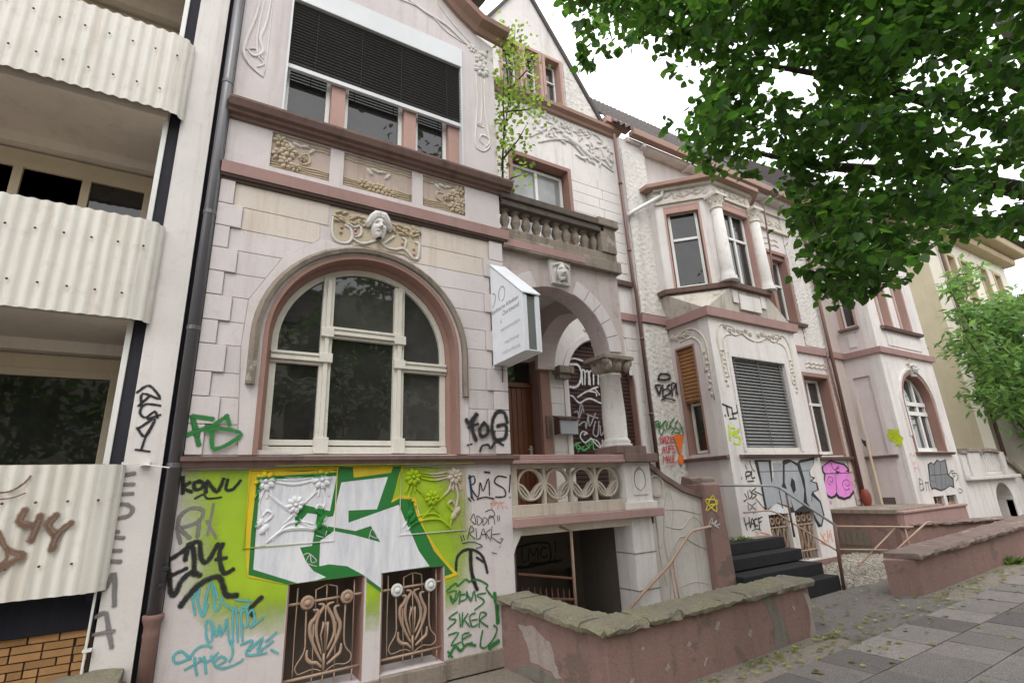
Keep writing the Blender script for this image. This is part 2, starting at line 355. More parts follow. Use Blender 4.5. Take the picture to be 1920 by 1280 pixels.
GRAF=[
('ap','QEID','Y',4.897,[('k',24,[-488,2489,-417,2547,-334,2444,-452,2481,-448,2385]),('k',24,[-406,2462,-465,2384]),('k',22,[-327,2391,-424,2397,-450,2332,-410,2292,-356,2342,-332,2295]),('k',21,[-392,2282,-318,2316]),('k',23,[-442,2208,-348,2284,-391,2147,-450,2208]),('k',24,[-353,2252,-391,2147]),('k',20,[-437,2045,-350,2031]),('k',21,[-403,2045,-390,2137])]),
('ap','III','Y',4.897,[('s',40,[-484,1855,-429,1866]),('s',34,[-494,1786,-420,1788]),('s',33,[-490,1717,-417,1720]),('s',33,[-495,1647,-439,1644,-399,1609,-418,1563,-495,1546]),('s',32,[-472,1454,-466,1453]),('s',32,[-495,1418,-429,1410]),('s',32,[-498,1325,-433,1323]),('s',34,[-500,1257,-426,1249]),('s',36,[-502,1070,-478,1089,-447,1172,-417,962]),('s',33,[-506,901,-458,915,-420,783,-394,696]),('s',29,[-504,789,-398,795])]),
('ap','44','Y',4.764,[('b',55,[-979,1630,-997,1562,-949,1538,-915,1536]),('b',55,[-894,1588,-916,1441]),('b',56,[-812,1588,-846,1531,-792,1463]),('b',50,[-724,1534,-781,1473,-799,1374]),('n',24,[-979,1614,-987,1567,-951,1549]),('n',25,[-894,1561,-913,1457]),('n',25,[-814,1572,-837,1530,-799,1480]),('n',22,[-735,1520,-780,1468,-796,1395]),('b',16,[-1146,1749,-1074,1757,-1015,1803,-985,1852]),('b',11,[-1138,1706,-1050,1716,-996,1743]),('b',40,[-1086,1501,-1023,1394,-934,1350,-995,1306,-1044,1266]),('n',18,[-1074,1480,-1021,1384,-954,1349,-1005,1317,-1046,1281]),('b',26,[-1023,1394,-1016,1333,-1049,1296])]),
('a','FS','Y',4.868,[('G',46,[-28,2085,-101,2320,-46,2160]),('G',47,[-90,2309,43,2292]),('G',46,[-119,2159,40,2231]),('G',42,[147,2318,16,2193,99,2217,270,2169,88,2043,56,2172]),('G',42,[147,2318,173,2252])]),
('a','KONU','Y',4.897,[('k',36,[-108,1829,-94,1714]),('k',32,[-58,1789,-93,1752,-39,1719]),('k',33,[15,1793,-25,1788,-13,1737,26,1742,39,1780,8,1800]),('k',36,[63,1715,60,1799,139,1712,176,1808]),('k',30,[207,1801,202,1729,250,1727,299,1792]),('k',19,[-5,1667,48,1696,81,1663,173,1668])]),
('a','LOOP','Y',4.897,[('s',31,[-67,1346,-95,1444,-90,1541,-25,1593,56,1576,42,1496,-53,1459,-86,1455,-11,1377]),('s',32,[41,1502,43,1385]),('s',22,[110,1392,126,1616]),('s',22,[93,1492,170,1363])]),
('a','EM','Y',4.897,[('k',45,[-132,1222,-84,999,-52,995,-29,1072,29,1124,86,1100]),('k',35,[-142,1097,-7,1157]),('k',39,[-132,1222,-44,1284,0,1328]),('k',42,[-20,1223,-11,1329,28,1278,52,1109]),('k',40,[0,1328,59,1341,83,1225,126,1190,187,1312]),('k',41,[221,1309,206,1237,248,1100,310,1117]),('k',49,[-10,904,12,941,93,1035,189,1076,236,1053,282,941,352,926]),('k',43,[483,772,467,821,533,885]),('k',31,[187,1203,255,1208])]),
('a','RAZ','Y',4.896,[('t',19,[42,1006,89,829]),('t',19,[65,946,97,1005,95,919,140,810,164,887]),('t',19,[140,810,169,1049,225,832,260,932]),('t',20,[195,1011,227,925]),('t',17,[265,885,338,828,410,806,453,847]),('t',18,[200,756,166,772,185,645,218,640,205,766,244,658,258,735,277,653,305,763]),('t',18,[305,763,337,609,360,605,340,816,362,824,395,600]),('t',18,[430,594,398,808,431,827,454,706,420,699]),('t',20,[447,777,480,808,499,722,468,680,557,737]),('t',17,[355,896,462,870])]),
('a','TROZE','Y',4.896,[('t',21,[91,535,27,595,-16,570,5,524,75,538,131,599,195,605,218,590]),('t',21,[117,536,129,480,146,423]),('t',18,[67,470,183,519]),('t',21,[181,530,204,422]),('t',18,[149,530,206,498,267,543]),('t',19,[225,528,265,455,322,433,409,450,441,467]),('t',19,[250,490,291,516,327,487,286,462]),('t',19,[349,607,368,525,351,472]),('t',19,[420,573,499,588,461,497,603,484]),('t',22,[482,528,570,594,542,506,644,558]),('t',20,[596,566,664,614]),('t',19,[637,501,688,469])]),
('a','PIECE','Y',4.894,[('L',0,[22,1808,114,1861,358,1882,1668,1890,1890,1872,2065,1711,2201,1473,2185,1271,2226,1256,2258,1124,2193,855,2113,753,1501,735,1377,731,720,820,485,842,293,895,202,1024,221,1178,162,1324,126,1497,88,1683]),('y',0,[355,1882,1102,1903,1706,1895,1562,1570,1672,1627,1820,1593,1873,1409,1919,1290,2115,1022,2261,864,2116,835,2117,956,1504,966,1509,804,1374,893,1371,962,718,959,420,1050,389,1247,375,1442]),('G',0,[422,1821,1071,1847,1091,1894,1212,1890,1224,1795,1574,1832,1592,1891,1674,1892,1581,1558,1654,1592,1787,1583,1840,1411,1932,1255,2010,1100,2207,881,2116,866,2117,956,1504,966,1506,804,1373,902,1371,962,718,961,426,1065,416,1400]),('w',0,[448,1797,1073,1814,1028,1516,811,1579,741,1478,752,1398,842,1509,922,1494,896,1241,799,1235,858,1114,924,1037,1026,981,949,965,798,961,457,1102,453,1358]),('w',0,[1115,1757,1544,1795,1446,1508,1189,1511,1193,1408,1655,1537,1740,1349,1791,1254,1856,1114,1965,969,1501,959,1504,838,1335,967,1199,1049,1046,1080,965,1073,961,1277,1070,1347,1243,1302,1487,1221,1395,1367,1258,1333,965,1402,982,1464,1058,1470]),('y',10,[371,1773,417,1762]),('d',7,[363,1866,540,1874,808,1863,947,1878,1070,1864]),('d',5,[373,1263,531,1271]),('W',5,[833,1176,874,1183,939,1121,899,1110,885,1172,858,1114,942,1075]),('W',7,[1381,1264,1407,1339,1457,1258,1392,1285]),('W',6,[1826,1564,1853,1457,1892,1361]),('W',5,[927,1321,991,1306,1010,1356])]),
('a','FOG','Y',4.868,[('k',51,[2493,2416,2392,2324,2368,2356]),('k',57,[2481,2415,2428,2292,2473,2151]),('k',39,[2391,2280,2503,2316]),('k',51,[2578,2329,2521,2261,2541,2184,2613,2218,2615,2296,2571,2322]),('k',53,[2865,2349,2830,2451,2737,2448,2673,2320,2700,2164,2830,2177,2845,2314,2744,2300]),('k',33,[2519,2032,2546,2086,2621,2097,2645,2058,2711,2131,2800,2099]),('k',24,[2374,2092,2387,2096]),('k',25,[2411,2100,2423,2105])]),
('a','RMS','Y',4.896,[('B',34,[2405,1781,2424,1574]),('k',18,[2393,1760,2453,1780,2463,1717,2415,1677,2496,1571,2524,1715,2558,1630,2624,1754,2630,1586]),('k',19,[2840,1760,2738,1773,2697,1710,2808,1642,2818,1568,2704,1562]),('k',19,[2893,1780,2871,1608]),('k',16,[2876,1554,2878,1546]),('k',24,[2584,1819,2638,1812]),('k',18,[2388,1565,2411,1534]),('k',18,[2424,1574,2447,1542]),('k',18,[2483,1551,2580,1567,2678,1546])]),
('a','PA','Y',4.896,[('p',13,[2650,1450,2665,1522,2714,1509,2676,1480]),('p',13,[2724,1446,2752,1514,2786,1443]),('p',13,[2639,1502,2802,1505]),('p',11,[2813,1462,2845,1440])]),
('a','BLACK','Y',4.896,[('k',10,[2407,1353,2443,1411,2464,1309,2418,1342]),('k',10,[2478,1389,2488,1298,2537,1345,2490,1388]),('k',10,[2549,1364,2547,1294,2597,1341,2562,1373]),('k',10,[2607,1300,2623,1380,2671,1357,2681,1295]),('k',10,[2575,1423,2649,1440,2684,1387,2622,1360]),('k',10,[2368,1179,2405,1294,2439,1252,2392,1226,2449,1172]),('k',10,[2463,1270,2472,1170,2508,1177]),('k',10,[2507,1168,2546,1264,2579,1162]),('k',10,[2520,1206,2580,1206]),('k',10,[2630,1248,2581,1221,2614,1159]),('k',10,[2648,1277,2626,1138]),('k',10,[2738,1200,2628,1188,2734,1109]),('k',10,[2716,1374,2719,1323]),('k',10,[2736,1377,2739,1328]),('k',10,[2289,1214,2306,1164]),('k',10,[2316,1218,2333,1172]),('k',12,[2310,1141,2425,1145,2529,1097,2458,1084]),('k',10,[2736,1149,2773,1146,2734,1109]),('k',10,[2728,1074,2727,1066]),('k',10,[2638,1028,2691,1010])]),
('a','ARC','Y',4.896,[('k',33,[2239,906,2252,1017,2332,1076,2446,1065,2537,989,2580,850]),('K',49,[2399,1050,2401,907,2427,791,2459,713]),('k',29,[2467,996,2536,951]),('s',32,[2346,672,2389,630])]),
('a','BEMS','Y',4.896,[('G',23,[2139,734,2226,787,2259,765,2337,811,2382,787,2462,797,2576,736,2563,700,2630,617]),('G',48,[2654,642,2673,517,2679,387]),('G',18,[2150,715,2236,722,2202,618,2171,694,2224,633,2269,718]),('G',19,[2280,708,2267,609]),('G',18,[2279,680,2324,684]),('G',18,[2278,626,2345,644,2346,708,2389,611,2425,699,2445,613]),('G',19,[2550,664,2458,657,2536,592,2432,533]),('G',18,[2244,541,2158,500,2233,472,2147,415]),('G',16,[2266,520,2275,412]),('G',18,[2299,524,2292,410,2308,460,2353,508]),('G',18,[2319,459,2373,397]),('G',18,[2431,505,2375,486,2395,394,2451,403]),('G',18,[2396,447,2452,448]),('G',18,[2472,382,2487,497,2555,479,2485,434,2563,368]),('G',18,[2157,361,2252,363,2177,272,2272,282]),('G',18,[2361,346,2295,339,2304,250,2391,262]),('G',18,[2294,304,2382,325]),('G',21,[2632,367,2665,334,2628,259,2534,194,2479,221,2505,341]),('G',30,[2155,190,2219,256,2271,213,2337,254,2424,230]),('G',49,[2579,186,2672,224]),('G',22,[2145,226,2186,176])]),
('a','ACEPE','Y',6.717,[('O',22,[4789,2881,4808,2977,4856,2989,4859,2894]),('O',19,[4792,2919,4875,2942]),('O',22,[4937,2984,4889,2972,4894,2886]),('O',22,[5008,2987,4948,2975,4949,2850,5009,2862]),('O',22,[4943,2917,5003,2923]),('O',22,[5031,2843,5043,2979,5091,2972,5038,2921]),('O',22,[5152,2984,5103,2972,5096,2846,5144,2852]),('O',22,[5097,2914,5146,2920])]),
('a','OMMO','Y',6.795,[('W',53,[5127,3681,5326,3678,5479,3681,5543,3550,5499,3381,5388,3281,5215,3290,5098,3353]),('W',40,[5284,3757,5413,3791,5591,3765,5821,3700,6204,3712]),('W',40,[5546,3343,5559,3583,5622,3567,5598,3346]),('W',40,[5621,3556,5697,3584,5689,3353]),('W',40,[5716,3354,5726,3565,5808,3582,5795,3360]),('W',41,[5820,3572,5915,3591,5902,3367]),('W',56,[6301,3600,6105,3584,5980,3457,5970,3266,6073,3126,6348,3129]),('W',36,[5421,3111,5582,3201,5828,3299,5882,3313]),('W',32,[5662,3227,5818,3215,5837,3154]),('W',32,[5824,3268,5906,3179]),('W',38,[5149,3116,5297,3124,5435,3011,5568,3068,5699,3095,5902,3034,6162,2973])]),
('a','HATER','Y',6.795,[('v',34,[5337,2536,5454,2952,5503,2934,5378,2692]),('v',30,[5319,2847,5383,2869,5392,2830]),('v',35,[5396,2634,5528,2697,5540,2579,5617,2819,5620,2620,5774,2845]),('v',31,[5591,2818,5817,2765]),('v',36,[5758,2703,5683,2503,5781,2465,5836,2706]),('v',36,[5852,2626,5859,2467,5981,2609]),('v',35,[5958,2428,6064,2631,6169,2613,6008,2509,6101,2310]),('W',30,[5491,2471,5492,2484,5556,2501,5460,2528,5401,2440,5490,2345,5621,2404,5769,2367,5835,2270,5875,2388]),('W',30,[5623,2424,5760,2289,5835,2270]),('v',26,[5505,2954,5520,2855]),('v',25,[5987,2449,6190,2573])]),
('a','M5SAC','Y',6.795,[('g',26,[5212,2248,5233,2343,5276,2286,5306,2343,5308,2248]),('g',24,[5391,2344,5329,2334,5349,2296,5395,2268,5331,2239]),('g',24,[5471,2287,5419,2258,5465,2230]),('g',25,[5541,2365,5489,2335,5556,2268,5490,2239]),('g',24,[5579,2249,5579,2365,5652,2346,5596,2297]),('g',25,[5667,2366,5665,2240,5703,2240]),('g',19,[5326,2192,5381,2249,5450,2211,5528,2239])]),
('b','DESPA','Y',6.518,[('k',55,[7126,3491,7200,3588,7422,3597,7431,3522,7285,3486,7159,3485]),('k',55,[7033,3345,7097,3202]),('k',50,[7024,3360,7173,3370,7112,3219]),('k',47,[7220,3382,7191,3158,7266,3195]),('k',38,[7215,3291,7299,3312]),('k',47,[7409,3402,7317,3346,7407,3269,7301,3197]),('k',47,[7441,3205,7459,3423,7565,3421,7488,3324]),('k',47,[7544,3252,7606,3449,7688,3438,7631,3333,7587,3230]),('k',33,[7135,3098,7267,3138,7493,3108])]),
('b','BERSK','Y',6.518,[('G',32,[6851,2675,6988,2710,6970,2608,6896,2622,6981,2671]),('G',32,[7028,2688,6989,2531,7022,2469,7105,2564]),('G',30,[7014,2609,7191,2724,7089,2658,7130,2518]),('G',32,[7207,2693,7173,2566,7286,2632]),('G',33,[7403,2763,7266,2647,7365,2570,7285,2505]),('G',33,[7489,2733,7401,2634,7518,2525,7376,2507]),('G',33,[7526,2686,7580,2607,7705,2585]),('G',33,[7557,2606,7610,2463])]),
('b','NAZIS','Y',6.518,[('R',25,[6967,2323,6982,2430,7030,2331,7049,2439]),('R',25,[7046,2323,7098,2437,7112,2324]),('R',20,[7062,2362,7111,2366]),('R',26,[7132,2432,7205,2438,7135,2329,7207,2332]),('R',26,[7246,2442,7234,2333]),('R',24,[7326,2427,7282,2430,7275,2395,7316,2372,7308,2333,7251,2330]),('R',23,[6987,2155,7039,2262,7053,2155]),('R',19,[7005,2193,7060,2196]),('R',23,[7102,2270,7088,2170,7135,2163,7156,2273]),('R',23,[7163,2155,7184,2270,7240,2271]),('R',20,[7174,2217,7226,2220]),('R',24,[7317,2263,7266,2263,7258,2224,7314,2209,7304,2160,7240,2155]),('R',23,[6985,1990,6994,2095,7032,2042,7076,2102,7072,1989]),('R',23,[7076,1989,7129,2094,7142,1988]),('R',19,[7094,2026,7145,2029]),('R',23,[7181,2102,7170,1995,7221,1995,7235,2105]),('R',23,[7264,2101,7248,1987,7309,1991]),('O',0,[7318,2466,7590,2479,7452,2139,7406,2139]),('O',0,[7376,2101,7437,2124,7501,2100,7512,2038,7460,1954,7391,1947,7351,2009]),('R',13,[7041,1914,7219,1927])]),
('b','TH','Y',5.616,[('k',45,[7633,2894,7821,2848]),('k',45,[7725,2866,7734,2703]),('k',39,[7856,2849,7861,2675]),('k',39,[7844,2740,7987,2767,8013,2890]),('k',40,[8014,2867,8030,2670]),('k',33,[7752,2646,7932,2662]),('k',33,[7642,2706,7652,2694])]),
('b','LIMEFS','Y',5.616,[('l',49,[7703,2520,7677,2288]),('l',49,[7698,2499,7846,2492]),('l',48,[7676,2351,7832,2438]),('l',49,[7957,2462,7782,2373,7953,2323,7910,2227,7779,2236]),('l',43,[7826,2353,7934,2440])]),
('b','PU','Y',5.616,[('k',31,[7936,1646,7947,1748,8068,1756,8053,1705,7964,1686]),('k',31,[8105,1766,8089,1652,8160,1661]),('s',31,[7965,1871,7981,1809]),('s',32,[8101,1932,8134,1807,8190,1764]),('k',26,[7956,1601,8117,1604]),('k',20,[7809,1670,7807,1639])]),
('b','KOE','Y',5.616,[('k',0,[8228,1952,8709,1948,8643,1564,9083,1945,9280,1955,9493,1886,9593,1941,10107,1984,10012,1845,9845,1733,9852,1642,9989,1616,9860,1551,10016,1524,10027,1388,9825,1351,10012,1187,10041,943,9885,757,9757,745,9687,878,9664,1030,9008,1045,8962,1131,8628,1231,8340,1103,8289,1106,8291,1575]),('V',0,[8323,1920,8626,1917,8604,1555,8720,1690,8747,1894,9046,1891,8936,1556,8874,1483,9061,1423,9073,1126,8663,1229,8349,1133,8341,1449]),('V',0,[9092,1857,9304,1910,9474,1830,9522,1628,9542,1406,9429,1150,9126,1060,8992,1554]),('K',0,[9229,1635,9303,1567,9289,1415,9190,1354,9146,1506]),('V',0,[9573,1885,10047,1938,9983,1823,9824,1734,9811,1643,9918,1595,9778,1554,9966,1503,9965,1391,9789,1364,9728,1311,9962,1168,9992,946,9853,781,9766,873,9672,1051,9561,1187,9625,1580]),('d',13,[8256,1752,9849,1744]),('k',27,[8779,1476,8792,1120]),('k',22,[9777,1331,9708,1202]),('w',0,[8460,1097,8639,1210,8839,1096,8783,1037])]),
('b','IDS','Y',5.616,[('k',23,[7820,1408,7863,1327,7771,1292]),('k',23,[7913,1445,7912,1325,8011,1381,7968,1463]),('k',23,[8144,1487,8006,1421,8129,1376,7994,1321]),('k',20,[8096,1438,8282,1370]),('k',18,[8094,1317,8284,1147]),('s',25,[7863,1268,7862,1149,7961,1203,7874,1247]),('s',25,[8077,1257,7961,1203,8046,1149]),('k',15,[7963,1095,8018,1111])]),
('b','HACF','Y',5.616,[('k',26,[7699,1033,7729,849]),('k',26,[7702,927,7824,957]),('k',27,[7830,1034,7819,880]),('k',26,[7838,889,7908,1020,7948,871]),('k',24,[7867,935,7949,933]),('k',27,[8036,1002,7949,988,7959,909,8021,895]),('k',27,[8072,1010,8057,844]),('k',25,[8069,1000,8171,1023]),('k',24,[8068,941,8140,956]),('k',17,[7854,830,7991,849,8084,823])]),
('b','ORSCR','Y',5.616,[('O',21,[9784,657,9843,547]),('O',21,[9916,626,9843,547,9926,497]),('O',21,[10013,662,9978,472]),('O',21,[10123,675,10032,553]),('O',21,[9740,492,9882,438]),('O',21,[10118,611,10128,481]),('O',19,[8072,785,8295,733]),('O',19,[7945,804,8001,771])]),
('b','PINK','Y',6.715,[('k',0,[12934,1477,12807,1302,12624,1172,12432,1136,12278,1186,12200,1320,12230,1498,12342,1676,12522,1812,12718,1854,12880,1806,12962,1667]),('k',0,[13623,1411,13464,1241,13220,1119,12941,1087,12705,1142,12572,1271,12575,1443,12714,1614,12949,1741,13232,1782,13482,1731,13624,1597]),('k',0,[12294,1851,12737,2005,12934,1958,13313,1907,13478,1764,13115,1655,12796,1730,12404,1604,12276,1740]),('m',0,[12853,1493,12744,1335,12592,1217,12435,1184,12312,1228,12253,1348,12284,1510,12381,1671,12531,1794,12692,1832,12821,1789,12882,1665]),('m',0,[13546,1422,13415,1275,13198,1170,12964,1140,12759,1188,12643,1299,12654,1450,12768,1599,12979,1708,13216,1745,13431,1699,13554,1585]),('m',0,[12352,1851,12722,1969,12919,1921,13252,1870,13388,1766,13117,1701,12811,1766,12442,1656,12328,1748]),('m',0,[13569,1251,13684,1200,13602,1021,13469,1072]),('m',0,[13580,1786,13732,1712,13694,1525,13577,1575]),('m',0,[12336,1123,12441,1075,12349,1015]),('k',17,[12499,1423,12411,1515,12497,1624,12646,1575,12568,1488,12502,1534]),('k',17,[13286,1330,13057,1315,13020,1475,13243,1537,13336,1442,13179,1393,13137,1458]),('k',18,[13027,1864,12839,1729,12678,1240]),('d',22,[12357,1694,13676,1690]),('k',23,[12709,1937,12772,1776,13008,1818])]),
('c','SCRUB','X',14.39,[('B',44,[6909,2417,6817,2560,6734,2500,6658,2417]),('k',44,[6810,2483,6722,2449,6657,2317,6653,2441]),('B',31,[6949,2345,6821,2434,6807,2282]),('k',25,[6829,2612,6833,2435])]),
('b','VERT','Y',6.715,[('k',28,[13462,2804,13560,2819,13516,2768,13451,2779]),('k',22,[13461,2694,13494,2609,13549,2683]),('k',22,[13477,2463,13515,2391]),('k',21,[13489,2330,13587,2343,13542,2294]),('k',21,[13609,2234,13529,2210,13554,2162])]),
('c','GERLA','X',14.39,[('k',40,[6931,1992,6810,2058]),('k',40,[6885,2039,6919,1942]),('k',37,[6918,1892,6819,1910,6882,1840]),('k',37,[6945,1770,6823,1787,6915,1694]),('k',40,[6948,1598,6850,1666]),('k',40,[6866,1594,6734,1564,6778,1469,6865,1497,6777,1373]),('k',40,[6876,1449,6857,1375,6827,1254])]),
('c','LIMESPLAT','X',14.39,[('l',0,[6086,2685,5996,2649,5857,2644,5873,2526,5799,2435,5854,2334,5901,2221,5937,2295,6000,2254,6007,2362,6113,2421,6087,2490,6156,2523,6100,2577]),('y',21,[6041,2546,5967,2489,6041,2449,5947,2391]),('y',18,[5930,2557,5889,2456])]),
('c','ELFT','Y',5.847,[('k',26,[14786,1489,14676,1218,14881,1257]),('k',26,[14760,1490,14861,1441]),('k',26,[14730,1353,14839,1361]),('k',26,[14899,1417,14829,1213]),('k',26,[15048,1401,14976,1196]),('k',26,[15008,1379,15199,1385]),('k',26,[15146,1387,15125,1179])]),
('c','AHK','Y',5.847,[('k',0,[15404,1808,15633,1865,15742,1816,16009,1924,16149,1873,16504,1920,16476,1745,16433,1546,16662,1442,16555,1199,16326,1255,15987,1182,15742,1156,15399,1227,15271,1197,15236,1314,15311,1523]),('D',0,[15479,1795,15638,1829,15747,1779,16014,1886,16134,1848,16449,1883,16409,1733,16359,1523,16586,1419,16512,1249,16342,1279,16010,1217,15764,1190,15447,1260,15299,1242,15291,1359,15365,1522]),('k',21,[15747,1779,15604,1421,15608,1208]),('k',22,[16134,1848,15842,1223]),('k',18,[15406,1545,16346,1548]),('k',18,[16198,1503,16097,1263]),('k',18,[15414,1426,15548,1375]),('k',25,[16388,1523,16613,1592,16725,1490,16819,1538]),('k',25,[16656,1567,16896,1562,16949,1460,16760,1365]),('g',15,[16401,1498,16708,1466]),('k',25,[16579,1631,16818,1626]),('k',21,[16791,1190,16998,1134,16797,1067,16728,1143])]),
('c','REDS','Y',5.847,[('p',27,[14569,2004,14686,2075,14749,2004,14927,2086]),('p',24,[14630,1887,14666,1816,14810,1885]),('p',23,[14613,1724,14754,1745,14624,1655]),('p',24,[14806,1745,14862,1662])]),
('c','ARROW','Y',5.847,[('k',26,[13983,678,14138,734,14269,661]),('k',24,[14126,713,13989,603]),('k',24,[14125,670,14232,598])]),
('a','LMC','Y',6.0,[('K',28,[3613,929,3883,955,4067,940,4110,893,4086,708,3812,715,3756,679]),('K',21,[3673,903,3672,750,3734,751]),('K',21,[3761,755,3788,899,3845,803,3906,896,3914,754]),('K',24,[4053,876,3988,889,3956,820,3998,767,4055,783]),('K',26,[4200,943,4193,820]),('K',22,[4194,762,4195,752]),('K',38,[3599,689,3756,679,4048,698,4275,704]),('K',22,[4163,729,4216,681])]),
('p','STAR','Y',4.86,[('Y',21,[5901,1264,6080,1442,6108,1228,5910,1387,6160,1363,5918,1251]),('Y',19,[5973,1322,6151,1326])]),
('p','SILVER','Y',4.86,[('W',15,[5890,1047,5991,1149,5993,1076,6081,1119,6026,1050,6128,1067]),('W',15,[5941,1104,6097,1020])])]
GRIL=[(7,[84,915,85,794,82,566,86,250]),(8,[161,740,167,553,165,431,105,335,111,292,138,275,239,292,305,267]),(7,[236,704,231,884,311,913]),(7,[318,919,323,768]),(7,[413,750,403,892,332,914]),(8,[481,741,484,451,544,353,539,304,492,285,416,295,332,256]),(7,[551,925,552,731,555,257]),(11,[6,793,108,794]),(11,[213,799,428,803]),(11,[538,809,640,809]),(11,[16,241,646,253]),(15,[258,771,303,752,255,663,253,539,305,383]),(15,[385,770,331,748,384,644,397,528,343,413]),(17,[214,732,258,720,235,666,204,633,202,559,241,455,308,333]),(17,[432,738,394,727,411,660,442,598,438,541,408,458,346,351]),(10,[308,618,289,533,318,386]),(10,[341,625,343,524,331,384]),(7,[317,756,321,616,328,385]),(7,[297,629,322,603,348,624]),(20,[321,392,325,264]),(15,[187,440,188,379,222,343,269,331,310,291]),(15,[460,443,453,381,414,351,349,308]),(7,[224,630,238,256]),(7,[407,616,412,260]),(7,[235,245,232,192]),(7,[322,252,317,176]),(7,[412,253,415,168]),(7,[556,245,556,153])]
